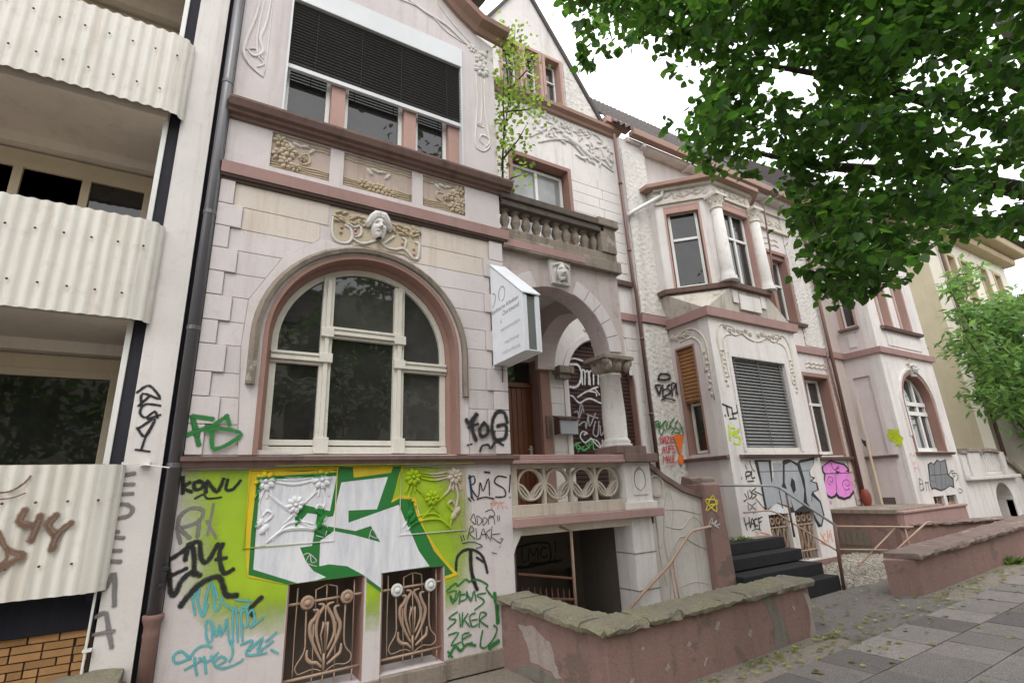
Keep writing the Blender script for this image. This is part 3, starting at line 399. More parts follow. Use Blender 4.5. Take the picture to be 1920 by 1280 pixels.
CLUMP=[(3.09,3.08,7.03,0.21),(3.57,2.33,4.2,0.06),(5.23,2.47,5.89,0.06),(3.26,1.23,3.87,0.12),(4.7,2.0,5.63,0.07),(3.32,1.09,4.41,0.14),(5.62,1.34,6.14,0.22),(4.68,0.91,3.19,0.06),(6.02,0.5,5.58,0.18),(4.36,1.73,4.52,0.09),(6.38,0.99,4.87,0.11),(4.17,1.62,5.44,0.14),(4.97,0.61,4.7,0.06),(4.76,1.28,4.29,0.16),(4.37,2.51,6.5,0.21),(3.2,2.01,5.29,0.19),(5.69,0.83,5.37,0.06),(3.87,0.72,5.02,0.21),(4.86,0.74,5.19,0.12),(2.96,2.32,6.32,0.22),(5.64,1.51,3.81,0.24),(4.46,1.18,4.22,0.09),(4.7,0.55,5.0,0.08),(3.39,1.4,5.57,0.13),(2.46,2.63,5.78,0.12),(4.44,0.35,4.29,0.2),(3.9,1.45,3.16,0.12),(3.44,1.08,5.27,0.14),(3.52,0.76,4.19,0.15),(3.32,1.63,3.98,0.1),(4.36,1.52,5.62,0.17),(3.59,1.71,2.85,0.06),(3.35,1.56,5.73,0.16),(3.82,0.82,3.16,0.09),(3.51,1.36,4.88,0.16),(3.49,0.78,3.75,0.1),(5.74,1.18,4.04,0.06),(4.4,1.51,3.37,0.14),(4.24,2.93,5.17,0.13),(3.06,1.83,5.01,0.18),(3.3,1.34,2.92,0.18),(3.65,3.55,7.92,0.21),(5.28,1.78,6.77,0.07),(4.8,1.08,5.1,0.22),(3.92,0.91,3.51,0.09),(3.67,1.5,2.89,0.15),(6.48,1.11,3.95,0.17),(5.8,1.56,4.21,0.08),(5.84,1.82,5.58,0.21),(5.01,1.78,3.5,0.22),(3.9,1.57,2.9,0.1),(5.07,0.94,5.34,0.15),(4.66,0.72,5.13,0.11),(5.12,1.87,5.01,0.13),(4.83,1.04,3.62,0.11),(3.06,1.7,4.76,0.07),(5.68,1.07,5.93,0.18),(4.07,1.36,3.19,0.14),(2.96,1.59,3.97,0.06),(4.68,0.51,4.14,0.1),(4.9,0.72,4.62,0.15),(4.94,0.45,5.23,0.21),(5.46,1.3,3.97,0.09),(5.25,1.58,5.18,0.18),(3.86,1.12,4.48,0.15),(3.0,1.57,4.28,0.14),(2.91,1.55,5.13,0.21),(3.48,1.83,4.75,0.17),(6.74,1.0,4.84,0.06),(5.67,0.53,4.89,0.17),(3.82,1.79,5.62,0.19),(4.05,0.32,4.36,0.17),(4.08,0.92,3.98,0.17),(3.34,1.66,4.8,0.1),(3.95,0.35,4.44,0.16),(3.23,1.48,4.7,0.15),(4.75,1.46,5.1,0.13),(5.33,0.87,4.84,0.1),(5.28,0.53,4.33,0.16),(4.78,0.99,3.77,0.07),(5.05,1.64,6.82,0.14),(4.62,0.77,3.34,0.08),(3.95,0.54,4.94,0.14),(4.36,1.01,5.62,0.19),(3.61,1.13,4.95,0.11),(3.8,1.65,3.6,0.19),(2.34,1.96,5.18,0.06),(5.07,1.94,3.43,0.19),(5.47,0.56,5.33,0.07),(3.13,1.99,4.45,0.12),(4.09,0.88,3.58,0.06),(5.93,0.48,5.23,0.21),(3.34,2.44,5.93,0.21),(3.73,1.03,3.18,0.12),(3.43,0.91,4.94,0.21),(5.86,1.95,6.88,0.25),(4.33,1.83,5.42,0.15),(4.51,1.59,4.78,0.18),(4.19,1.0,5.21,0.07),(5.19,1.95,5.45,0.14),(4.64,1.19,3.54,0.09),(2.91,1.69,3.99,0.12),(3.99,1.32,4.72,0.22),(3.97,1.43,2.92,0.07),(5.34,0.87,5.0,0.06),(3.63,2.15,5.25,0.17),(3.58,1.67,4.43,0.06),(2.77,2.34,5.71,0.13),(4.11,1.72,2.97,0.11),(6.4,0.65,6.01,0.1),(3.56,0.98,3.58,0.13),(4.28,1.01,5.22,0.12),(4.59,0.51,4.02,0.11),(5.74,0.81,6.08,0.13),(3.85,0.97,4.04,0.06),(4.42,2.01,3.6,0.18),(2.79,1.85,5.69,0.14),(3.76,2.34,4.54,0.23),(3.92,1.65,5.68,0.14),(6.25,0.74,5.08,0.06),(4.55,1.66,3.39,0.16),(6.81,0.8,7.19,0.22),(5.17,0.6,5.55,0.18),(3.87,2.96,7.63,0.24),(4.23,1.09,4.68,0.15),(2.16,2.17,4.86,0.15),(3.59,1.39,4.68,0.14),(3.9,1.5,4.49,0.07),(4.69,0.64,3.6,0.12),(3.91,0.99,4.89,0.17),(4.38,0.63,3.3,0.12),(3.2,1.43,4.07,0.06),(5.01,1.24,6.41,0.26),(3.77,1.49,3.86,0.08),(3.86,1.89,3.81,0.06),(4.56,2.3,4.95,0.08),(4.21,2.34,4.37,0.06),(5.81,1.7,5.44,0.12),(3.55,1.13,3.27,0.15),(3.32,1.94,3.88,0.06),(3.39,1.8,5.78,0.25),(2.93,1.18,4.75,0.19),(4.26,0.82,5.32,0.25),(4.14,1.35,3.87,0.07),(3.58,1.45,3.29,0.13),(5.88,1.88,6.5,0.15),(4.13,0.89,4.68,0.24),(3.55,1.26,3.8,0.12),(3.69,1.87,5.61,0.2),(4.36,0.9,3.53,0.06),(4.81,0.91,6.01,0.15),(3.88,1.49,5.56,0.08),(4.67,0.76,4.05,0.11),(4.23,1.54,6.05,0.23),(3.31,1.89,6.07,0.18),(3.16,1.28,4.65,0.23),(3.18,2.61,5.86,0.15),(5.05,1.84,3.41,0.12),(2.96,2.55,6.27,0.25),(5.25,1.62,5.4,0.15),(3.94,1.17,5.65,0.22),(4.84,1.04,3.32,0.07),(3.51,1.0,3.69,0.06),(6.9,0.53,6.35,0.17),(4.69,0.64,4.99,0.06),(4.6,1.49,6.14,0.23),(2.54,1.81,4.37,0.06),(5.62,0.95,5.07,0.06),(4.33,0.98,5.59,0.18),(4.39,0.83,4.77,0.19),(4.96,1.04,5.47,0.22),(3.62,1.31,4.51,0.09),(3.23,1.44,5.17,0.06),(3.83,1.58,3.36,0.17),(4.33,2.94,7.31,0.19),(2.5,1.93,5.11,0.14),(3.27,1.08,2.76,0.06),(2.99,1.53,4.41,0.12),(3.85,2.51,6.09,0.16),(4.56,2.3,5.04,0.06),(3.46,2.3,4.26,0.08),(3.46,3.27,7.96,0.18),(3.58,1.5,4.12,0.15),(4.92,1.17,3.47,0.13),(4.64,0.77,3.87,0.07),(5.42,0.81,5.65,0.14),(6.38,1.07,4.56,0.12),(5.2,0.8,3.87,0.06),(3.14,1.97,5.07,0.14),(4.75,0.43,5.18,0.17),(3.34,1.02,3.68,0.12),(6.55,0.77,4.85,0.13),(3.02,1.82,4.31,0.16),(3.84,0.54,3.22,0.09),(5.53,1.91,3.91,0.11),(2.88,2.51,6.64,0.24),(2.1,2.2,5.64,0.2),(4.04,0.76,3.08,0.08),(3.25,2.21,5.45,0.16),(4.28,1.62,3.85,0.13),(3.01,2.14,5.72,0.11),(3.32,1.26,4.75,0.13),(4.33,0.92,3.68,0.06),(2.29,2.47,4.93,0.06),(3.92,1.04,4.7,0.18),(3.31,1.11,3.7,0.17),(3.63,1.07,3.93,0.08),(4.44,1.87,5.36,0.06),(4.37,0.83,4.82,0.14),(5.19,1.91,4.37,0.08),(4.36,1.81,4.39,0.06),(4.25,0.85,4.44,0.06),(2.46,2.57,6.44,0.26),(4.7,2.26,4.35,0.1),(4.24,0.54,4.58,0.06),(4.33,0.67,4.09,0.11),(3.59,1.72,4.23,0.11),(4.34,1.96,4.93,0.06),(5.1,0.57,5.55,0.18),(4.0,0.92,4.96,0.1),(3.55,1.79,5.86,0.24),(2.19,2.05,4.58,0.06),(3.1,2.37,4.53,0.06),(4.98,0.35,5.28,0.21),(3.38,1.53,3.02,0.18),(2.74,2.13,5.37,0.2),(3.16,2.74,6.18,0.21),(5.47,1.96,4.48,0.06),(4.22,1.05,5.5,0.25),(4.36,0.87,5.43,0.2),(3.19,2.3,6.32,0.2),(3.88,1.1,3.57,0.14),(3.23,2.18,5.31,0.1),(4.3,1.21,4.2,0.06),(6.36,1.41,3.9,0.1),(6.77,0.96,5.87,0.11),(2.32,2.58,5.65,0.06),(3.37,1.75,5.59,0.06),(4.79,0.78,4.81,0.11),(3.39,2.39,4.33,0.06),(3.71,0.96,3.19,0.06),(6.25,0.96,5.68,0.1),(5.01,2.17,4.89,0.15),(4.74,0.58,5.51,0.12),(4.07,0.7,4.32,0.06),(3.74,0.39,4.61,0.23),(5.29,2.16,3.98,0.2),(2.17,2.36,5.58,0.16),(4.44,0.68,3.26,0.11),(4.58,1.86,6.28,0.17),(4.56,1.45,3.26,0.06),(4.11,0.43,3.78,0.13),(3.43,0.83,4.81,0.26),(3.1,2.15,5.5,0.19),(5.15,1.92,5.68,0.08),(3.56,2.28,4.63,0.2),(3.82,1.45,5.88,0.15),(3.27,1.21,4.35,0.12),(4.51,1.41,3.66,0.19),(6.19,1.78,5.09,0.2),(4.34,2.16,4.6,0.15),(4.28,1.86,3.69,0.24),(2.92,2.02,6.04,0.18),(4.11,1.58,3.41,0.09),(4.14,1.45,3.57,0.11),(3.01,2.36,5.73,0.17),(2.25,2.11,5.54,0.22),(3.6,0.8,3.19,0.08),(3.79,2.01,5.36,0.06),(3.5,1.55,3.02,0.17),(4.89,0.53,4.36,0.12),(5.76,1.4,4.09,0.09),(4.94,1.04,3.81,0.07),(4.52,1.18,4.29,0.08),(5.78,0.91,4.31,0.1),(2.92,1.99,5.86,0.23),(4.01,0.62,5.03,0.23),(2.75,1.59,4.93,0.11),(2.33,1.99,5.49,0.22),(3.66,0.88,3.52,0.12),(3.95,1.28,5.74,0.17),(3.59,1.65,3.82,0.17),(4.7,1.52,4.57,0.25),(3.78,1.19,3.77,0.15),(3.1,1.9,4.34,0.17),(3.96,1.7,5.85,0.08),(4.66,0.6,4.23,0.06),(2.31,1.97,4.64,0.06),(5.17,0.25,5.41,0.14),(4.32,1.75,5.9,0.23),(5.36,1.71,3.7,0.18),(3.16,2.19,6.13,0.21),(4.55,1.32,4.78,0.14),(3.69,1.22,4.34,0.16),(4.7,0.91,4.33,0.12),(3.59,2.14,5.38,0.2),(4.69,0.89,4.07,0.06),(5.03,1.69,5.77,0.23),(2.19,2.34,5.42,0.1),(5.08,2.15,4.03,0.22),(5.26,1.68,4.67,0.16),(4.43,0.72,3.83,0.07),(4.44,0.77,3.62,0.06),(2.99,1.61,4.69,0.06),(4.07,1.66,4.52,0.12),(3.6,1.62,2.74,0.07),(3.57,1.95,5.75,0.16),(3.85,1.76,3.58,0.16),(4.38,1.11,4.74,0.13),(3.67,2.24,6.34,0.24),(3.93,0.45,3.61,0.1),(5.31,2.17,4.28,0.18),(4.12,1.07,4.79,0.25),(4.55,0.31,4.58,0.24),(4.09,0.87,4.11,0.08),(3.22,1.34,3.11,0.13),(4.13,2.4,5.46,0.24),(4.21,1.13,3.37,0.11),(5.17,0.86,5.34,0.13),(3.12,1.49,4.06,0.06),(4.51,1.13,5.25,0.18),(4.24,1.33,4.55,0.21),(2.9,2.16,5.03,0.07),(4.26,0.6,3.59,0.14),(4.67,0.34,4.79,0.16),(3.8,1.21,4.49,0.16),(6.18,0.61,5.69,0.13),(3.81,2.71,4.84,0.06),(2.43,2.55,4.99,0.08),(4.65,0.35,4.62,0.24),(4.02,1.59,5.69,0.13),(2.84,2.56,6.59,0.12),(4.57,1.39,6.04,0.15),(3.03,1.59,3.9,0.06),(3.47,1.67,5.18,0.17),(4.11,0.36,4.23,0.12),(4.13,1.87,4.39,0.14),(3.16,1.36,4.86,0.16),(3.95,1.25,4.63,0.19),(4.47,0.82,4.96,0.17),(6.42,1.29,5.52,0.06),(3.38,0.94,4.21,0.25),(4.06,1.26,3.49,0.19),(6.0,2.18,4.52,0.16),(4.12,0.52,3.76,0.06),(3.85,0.53,3.89,0.09),(4.36,0.75,4.07,0.15),(4.1,1.34,4.25,0.2),(5.35,1.89,3.77,0.13),(3.76,1.71,3.9,0.16),(4.71,0.49,5.24,0.15),(2.69,2.84,5.57,0.07),(5.45,1.56,6.41,0.15),(4.29,0.99,4.88,0.24),(3.62,1.23,4.86,0.22),(3.93,1.37,4.64,0.16),(5.1,2.05,3.71,0.24),(5.68,1.06,4.26,0.06),(4.88,0.8,3.88,0.11),(5.5,1.41,5.49,0.15),(3.74,2.63,6.53,0.22),(3.45,1.59,2.87,0.12),(4.78,1.81,4.18,0.12),(5.23,1.5,6.71,0.21),(4.03,1.13,3.4,0.11),(4.37,0.71,4.61,0.12),(3.28,3.15,7.01,0.12),(3.42,2.56,7.07,0.13),(5.71,0.97,5.59,0.19),(4.0,2.91,5.22,0.06),(3.65,2.72,6.36,0.15),(3.38,1.63,3.39,0.08),(4.63,0.69,4.75,0.06),(3.33,1.78,4.76,0.13),(3.57,1.32,3.74,0.08),(4.81,0.78,4.97,0.13),(5.05,1.92,6.85,0.14),(4.67,0.54,4.02,0.11),(3.84,1.05,3.57,0.13),(3.93,0.51,4.55,0.06),(3.51,0.94,3.25,0.06),(3.89,1.51,2.88,0.08),(3.23,1.22,3.17,0.08),(3.72,2.19,5.05,0.2),(3.67,1.78,4.58,0.08),(4.82,1.08,3.98,0.06),(4.33,0.92,5.69,0.21),(3.13,1.78,4.16,0.1),(4.02,0.97,3.09,0.08),(3.43,3.21,6.7,0.17),(3.91,2.16,6.43,0.17),(4.5,0.82,3.97,0.06),(4.92,1.15,4.86,0.12),(3.33,1.66,2.94,0.06),(4.55,0.44,5.2,0.22),(3.63,0.58,3.06,0.06),(5.22,0.79,4.37,0.06),(6.64,0.91,4.24,0.15),(3.91,1.5,2.98,0.15),(6.42,1.24,4.65,0.06),(2.88,1.81,5.51,0.25),(3.1,1.35,5.06,0.26),(2.65,1.56,4.71,0.19),(3.65,1.61,3.85,0.15),(3.89,1.78,5.46,0.22),(4.45,2.05,3.13,0.12),(4.9,1.86,3.46,0.24),(3.3,1.45,3.86,0.13),(3.07,1.46,5.47,0.26),(5.76,1.65,3.96,0.24),(4.12,2.57,5.12,0.14),(3.58,1.09,5.27,0.15),(5.48,1.23,4.48,0.07),(5.51,1.17,4.76,0.15),(3.74,1.48,3.51,0.13),(3.72,1.51,5.67,0.13),(4.41,2.47,5.29,0.12),(2.33,2.19,5.75,0.12),(3.48,1.18,4.79,0.18),(2.59,2.32,5.72,0.07),(4.2,2.27,7.14,0.15),(3.94,0.42,3.59,0.14),(4.41,1.59,5.24,0.16),(2.62,2.46,6.02,0.18),(4.75,2.13,3.87,0.19),(4.26,1.14,5.28,0.16),(2.73,1.67,3.91,0.19),(4.69,2.12,4.11,0.21),(5.6,1.36,6.98,0.22),(4.52,0.8,3.65,0.06),(2.57,2.4,5.74,0.11),(5.66,0.36,5.72,0.18),(2.71,2.46,5.76,0.2),(4.5,0.43,4.42,0.15),(3.99,0.32,4.45,0.14),(4.83,1.63,4.54,0.23),(3.52,2.11,4.32,0.21),(3.07,1.65,4.09,0.06),(4.54,1.35,6.09,0.21),(3.0,1.84,5.67,0.24),(5.03,0.59,5.48,0.18),(4.71,1.36,4.22,0.22),(3.59,2.12,6.67,0.15),(5.23,1.37,5.6,0.19),(3.63,2.43,4.85,0.1),(2.4,2.31,5.52,0.12),(3.46,1.88,5.34,0.1),(3.76,2.08,4.33,0.08),(4.44,0.65,3.14,0.21),(5.64,1.26,6.18,0.22),(3.0,1.36,4.69,0.19),(4.88,1.0,5.57,0.12),(3.02,1.82,4.2,0.19),(4.24,1.57,4.35,0.12),(3.5,1.01,2.89,0.08),(4.43,1.31,4.86,0.16),(5.3,2.15,6.61,0.22),(5.6,1.64,6.9,0.24),(4.28,0.81,5.22,0.2),(3.81,1.79,3.54,0.1)]
CLUMP_SHADE=[(7.58,-1.87,6.22,0.59),(5.89,-1.7,6.74,0.58),(7.81,-2.34,7.85,0.49),(2.46,-0.73,4.9,0.64),(5.27,-1.37,5.25,0.47),(2.6,0.58,6.09,0.63),(1.76,0.04,4.87,0.65),(5.3,-1.91,6.11,0.64),(5.42,-1.83,7.79,0.46),(4.97,-2.28,5.82,0.7),(6.51,-2.19,6.2,0.62),(1.76,-0.86,4.91,0.66),(5.6,-2.16,6.24,0.64),(7.05,-2.35,4.63,0.47),(8.39,-1.88,5.93,0.57),(7.18,-2.03,5.16,0.46),(7.71,-1.93,6.71,0.52),(3.21,-0.0,5.24,0.6),(4.91,1.32,7.21,0.5),(7.95,-0.42,7.14,0.59),(6.4,-1.7,5.82,0.65),(5.13,0.93,7.85,0.47),(6.62,-2.07,6.14,0.61),(7.79,-2.24,7.14,0.49),(7.25,-2.29,7.27,0.65),(1.56,0.53,7.97,0.55),(6.72,-1.52,6.24,0.59),(2.52,0.68,7.8,0.55),(6.57,-1.34,6.69,0.7),(6.15,-1.45,6.3,0.65),(2.71,-0.55,5.37,0.49),(4.58,-0.84,5.41,0.69),(4.35,0.37,6.7,0.62),(4.94,-0.88,5.81,0.47),(8.26,-1.09,7.28,0.49),(4.41,-2.37,6.6,0.58),(4.45,-1.4,6.77,0.46),(4.4,-2.38,4.7,0.63),(4.89,-0.97,6.43,0.67),(5.08,0.35,6.59,0.67),(6.73,-1.59,7.42,0.65),(5.36,-2.02,5.24,0.61),(5.36,-0.03,5.9,0.55),(4.7,-0.47,5.02,0.57),(3.27,1.86,7.85,0.64),(3.64,0.12,7.11,0.51),(7.4,-2.26,7.89,0.59),(4.38,-2.0,5.3,0.64),(7.11,-1.86,5.73,0.6),(4.27,-1.47,7.38,0.46),(3.04,0.07,4.91,0.52),(7.42,-1.79,7.73,0.65),(6.45,-1.92,6.87,0.46),(5.1,-2.35,5.65,0.48),(3.2,-1.79,6.92,0.58),(5.83,0.37,7.22,0.56),(2.67,0.92,5.93,0.56),(7.4,-0.53,7.71,0.59),(6.99,-1.66,7.85,0.56),(3.15,-0.88,7.7,0.51),(4.66,-0.28,5.82,0.63),(3.47,0.41,7.29,0.7),(7.56,-1.98,7.19,0.5),(4.45,-2.09,4.69,0.56),(2.62,2.36,7.66,0.57),(7.68,-1.2,6.78,0.59),(2.28,-1.29,5.93,0.69),(2.83,0.3,5.57,0.45),(4.14,0.03,7.87,0.58),(5.14,-2.37,7.73,0.62)]  # leaf clumps above the view, added to block the sky
# ---------------------------------------------------------------- ground, pavement, road
def zg(x): return 0 if x<3.7 else .02*(x-3.7) if x<8.25 else .091+.03*(min(x,40)-8.25)
def sheet(name,xs,ys,dz,mt,kind='structure',**k):
    mb=MB(); n=len(ys)
    for x in xs:
        for y in ys: mb.v.append(V((x,y,(zg(x) if y<4.5 else zg(x)*max(0,1-(y-4.3)/.6) if y<5 else -.03)+dz)))
    for i in range(len(xs)-1):
        for j in range(n-1): mb.f.append((i*n+j,i*n+j+1,(i+1)*n+j+1,(i+1)*n+j))
    return obj(name,mb,mt,None,kind=kind,**k)
sheet('ground',[-400,-60,-8,-2,3.7,8.25,20,40,120,500],[-300,-40,-12,4.3,4.9,30,400],-.045,DIRT)
sheet('road',[-60,3.7,8.25,20,40,120],[-7.5,-1.2],-.1+.06,ROAD)
pv=sheet('pavement',[-6,-2,0,2,3.7,5.5,8.25,12,20,40],[-1.0,3.14],-.03,ASPH)
kb=MB()
for x in range(-6,40): kb.box(x+.005,x+.995,-1.1,-1.0,zg(x)-.08,zg(x+.5)+.015)
obj('kerb',kb,SLAB,None,kind='structure')
sheet('verge',[-6,0,3.7,5.79],[3.135,3.7],-.013,DIRT)
sheet('verge',[8.2,10,12,16,20],[3.135,3.6],-.013,DIRT)
sheet('front_yard',[-6,0,2.75],[3.7,4.92],-.013,DIRT)
sheet('front_path',[5.79,6.5,7.5,8.2],[3.135,3.6,3.87],-.012,ASPH)
sheet('yard_path',[5.79,7,8,9.4],[3.865,4.4,4.9,5.5],-.02,ASPH)
rows=[3.13-.497*i for i in range(7)]
rr=random.Random(11); u=unit('paving_slab',SLAB); ns=0
for j,y1 in enumerate(rows[:-1]):
    x=1.2+rr.random()*.4
    while x<19:
        L=rr.choice((.48,.48,.62,.72)); xc=x+L/2; yc=y1-.2485
        if ns<290:
            inst('paving_slab',u,pv,(xc,yc,zg(xc)-.012+rr.uniform(-.002,.002)),(L-.012,.485,.03),(rr.uniform(-.004,.004),-.02+rr.uniform(-.004,.004),rr.uniform(-.004,.004))); ns+=1
        x+=L
# ---------------------------------------------------------------- left: block with corrugated balconies
ap=thing('apartment_building',(-2,5,0),'apartment block with three tiers of cream corrugated balconies at the left edge','building')
f49=FY(4.9)
mb=MB(); mb.box(-.5,-.255,4.9,6.4,0,9.5); obj('pier',mb,WALL2,ap)
mb=MB(); mb.box(-.59,-.5,4.95,6.4,1,9.5); obj('charcoal_strip',mb,CHAR,ap)
mb=MB(); mb.box(-.63,-.59,4.93,5.2,1.05,9.5); obj('corner_trim',mb,WFRAME,ap,bev=.005)
mb=MB(); mb.box(-6,-.63,5.85,6.1,1.1,9.5); mb.box(-6.2,-6,4.6,6.1,0,9.5); obj('rear_wall',mb,CONC,ap)
mb=MB(); mb.box(-6.2,-.63,6.15,12,0,9.5); obj('building_core',mb,CONC,ap)
mb=MB(); mb.box(-6,-.52,4.97,5.85,.82,1.1); obj('base_band',mb,NAVY,ap)
for zb in (3.06,5.02,6.98):
    mb=MB(); mb.box(-6,-.6,4.88,5.85,zb,zb+.14); mb.box(-6,-.63,5.7,5.85,zb-.1,zb); obj('balcony_slab',mb,CONC,ap)
def corr(z0,z1):
    mb=MB(); xs=[]; n=0; path=[]
    x=-6
    while x<-.62: path.append((x,4.78,0)); x+=.0105
    for i in range(9):                       # rounded end turning back to the pier
        a=rad(i*10); path.append((-.62+.14*math.sin(a),4.92-.14*math.cos(a),a))
    for i,(x,y,a) in enumerate(path):
        o=.0095*math.sin(2*math.pi*x/.084) if a==0 else .011*math.sin(i*1.9)
        nx,ny=math.sin(a),-math.cos(a)
        for z in (z0,z1): mb.v.append(V((x+nx*o,y+ny*o,z)))
    for i in range(len(path)-1): mb.f.append((2*i,2*i+2,2*i+3,2*i+1))
    return mb
for z0,z1 in ((1.07,1.93),(3.05,3.93),(5.03,5.89)):
    b=obj('balcony_panel',corr(z0,z1),CORR,ap,sm=True,rec=False)
    mb=MB(); mb.box(-6,-.6,4.80,4.84,z0+.06,z0+.1); mb.box(-6,-.6,4.80,4.84,z1-.12,z1-.08); mb.box(-6,-.6,4.79,4.83,z1-.012,z1+.003); obj('panel_rail',mb,RUST,b)
    for k in range(16):
        x=-.66-.168*k+(k%2)*.0
        for z in (z0+.2,z1-.25):
            q=MB(); q.lathe((x-.02+(.084 if z>z0+.3 else 0),4.768,z),[(.009,0),(.009,.006),(.004,.01)],7,'y'); obj('bolt',q,RUST,b) if k<12 else None
for z in (2.0,3.96,5.9):
    zt=z+.72; win=window(ap,FY(5.85),-3.4,-.72,z-.4,zt+.1,.07,cols=(-1.25,-1.75,-2.5) if z>3 else (-2.6,),fm=TAN,gm=GLASS,t=.07)
    mb=MB(); mb.box(-6,-.63,5.8,5.85,zt+.1,zt+.22); obj('lintel',mb,TAN,ap)
mb=MB(); mb.box(-6,-.52,5.02,5.2,0,.83); bk=obj('brick_base',mb,MORTAR,ap)
ub=unit('brick',BRICK); rb=random.Random(3)
for j in range(9):
    z=.815-.0505*j-.024; x=-.535-(.08 if j%2 else 0)
    x-=0
    if j%2: inst('brick',ub,bk,(-.572,5.012,z),(.07,.03,.042))
    while x>-1.5:
        L=.165 if rb.random()<.75 else .08; inst('brick',ub,bk,(x-L/2-.004,5.012+rb.uniform(-.002,.002),z),(L-.01,.03,.042)); x-=L
mb=MB(); mb.tube([(-.535,4.86,.45),(-.53,4.86,1.2)],.008,6); mb.tube([(-.51,4.86,1.2),(-.5,4.86,1.95)],.008,6)
for z in (.7,1.19): mb.box(-.55,-.5,4.85,4.9,z-.008,z+.008)
obj('cable_conduit',mb,WFRAME,ap)
mb=MB(); mb.tube([(-.5,4.85,1.93),(-.4,4.86,1.935),(-.2,4.8,1.9)],.0045,5); mb.box(-.39,-.33,4.85,4.9,1.92,1.95); obj('cable',mb,WFRAME,ap)
# ---------------------------------------------------------------- house with the arched window, porch and gable
# joint between the two houses with the big zinc downpipe
mb=MB(); mb.box(-.256,-.121,4.99,5.1,0,9.4); obj('joint_shade_strip',mb,CHAR,ap)  # charcoal backing: the shade of the open gap is put into its colour
A=thing('townhouse',(2.9,5.6,0),'lilac townhouse with large arched window, columned porch and pointed gable, covered in graffiti','house')
mb=MB(); mb.tube([(-.172,4.87,.86),(-.172,4.87,9.4)],.048,14); zp=obj('downpipe',mb,PIPE,A,'tall zinc downpipe in the joint beside the balconies',sm=True)
for z in (1.92,3.05,4.15,5.6,7.2): mb=MB(); mb.lathe((-.172,4.87,z),[(.048,-.02),(.053,-.018),(.053,.018),(.048,.02)],14); obj('pipe_collar',mb,PIPE,zp)
mb=MB(); mb.lathe((-.172,4.87,0),[(.05,.0),(.05,.72),(.055,.74),(.05,.76),(.052,.8),(.066,.84),(.068,.87),(.05,.872)],14); obj('standpipe',mb,stucco('cast_iron_foot',(.2,.12,.1),(.1,.06,.05),.4,.4),zp,sm=True)
AC,AR,AS=1.33,.93,3.06
gab=[(2.9,7.6),(2.62,7.7),(2.36,7.86),(2.12,8.06),(1.9,8.36),(1.7,8.62),(1.39,8.74)]
gab=gab+[(2.78-a,b) for a,b in gab[-2::-1]]
outer=[(-.12,0),(2.9,0)]+gab
holes=[archl(AC,AR,2.0,AS),rect(.33,2.4,5.44,7.28),rect(.73,1.36,.14,.96),rect(1.51,2.11,.15,.97),rect(.27,.84,4.81,5.22),rect(.98,1.75,4.81,5.22),rect(1.88,2.42,4.81,5.22)]
mb=MB(); mb.plate(f49,outer,holes,-.3,0); obj('front_wall',mb,WALL,A)
mb=MB(); mb.box(2.6,2.9,5.2,6.72,0,7.6); mb.box(-.12,.1,5.2,6.72,0,7.6); mb.box(-.12,2.9,6.72,7.0,0,7.6); obj('side_wall',mb,WALL,A)
mb=MB(); mb.box(.1,2.6,5.6,5.7,0,7.4); mb.box(.1,2.6,5.2,5.7,1.2,1.3); mb.box(.1,2.6,5.2,5.7,4.3,4.4); obj('inner_wall',mb,INT,A)
# courses of raised blocks
def hl(z): # left outline of the white hood
    L=[(2.01,.26),(2.95,.2),(3.38,.22),(3.85,.47),(4.11,.79)]
    for (a,x0),(b,x1) in zip(L,L[1:]):
        if a<=z<=b: return x0+(x1-x0)*(z-a)/(b-a)
    return .79
def hr(z): return 2.4 if z<3.05 else AC+math.sqrt(max(0,1.07**2-(z-3.05)**2)) if z<4.1 else 1.85
zs=[2.0,2.25,2.48,2.69,2.935,3.15,3.385,3.61,3.84,4.06,4.29,4.56]
for i,(z0,z1) in enumerate(zip(zs,zs[1:])):
    a,b_=z0+.0035,z1-.0035; q=(.085 if i%2 else .0)
    m0=OCHRE if i>8 else STONEB
    mb=MB(); mb.fbox(f49,-.12,q,a,b_,0,.028); obj('stone_block',mb,STONEB,A,bev=.004)
    zz=[a+(b_-a)*k/4 for k in range(5)]
    if i<10:
        mb=MB(); mb.plate(f49,[(q+.006,a)]+[(hl(z)-.008,z) for z in zz]+[(q+.008,b_)],(),0,.007); obj('stone_block',mb,m0,A,bev=.002)
    else:
        mb=MB(); mb.fbox(f49,q+.006,.86,a,b_,0,.007); obj('stone_block',mb,m0,A,bev=.003)
    qr=(2.64 if i%2 else 2.72)
    mb=MB(); mb.fbox(f49,qr,2.9,a,b_,0,.028); obj('stone_block',mb,STONEB,A,bev=.004)
    if i<10: mb=MB(); mb.plate(f49,[(qr-.006,a)]+[(hr(z)+.01,z) for z in zz]+[(qr-.006,b_)],(),0,.007)
    else: mb=MB(); mb.fbox(f49,1.86,qr-.006,a,b_,0,.007)
    obj('stone_block',mb,m0,A,bev=.003)
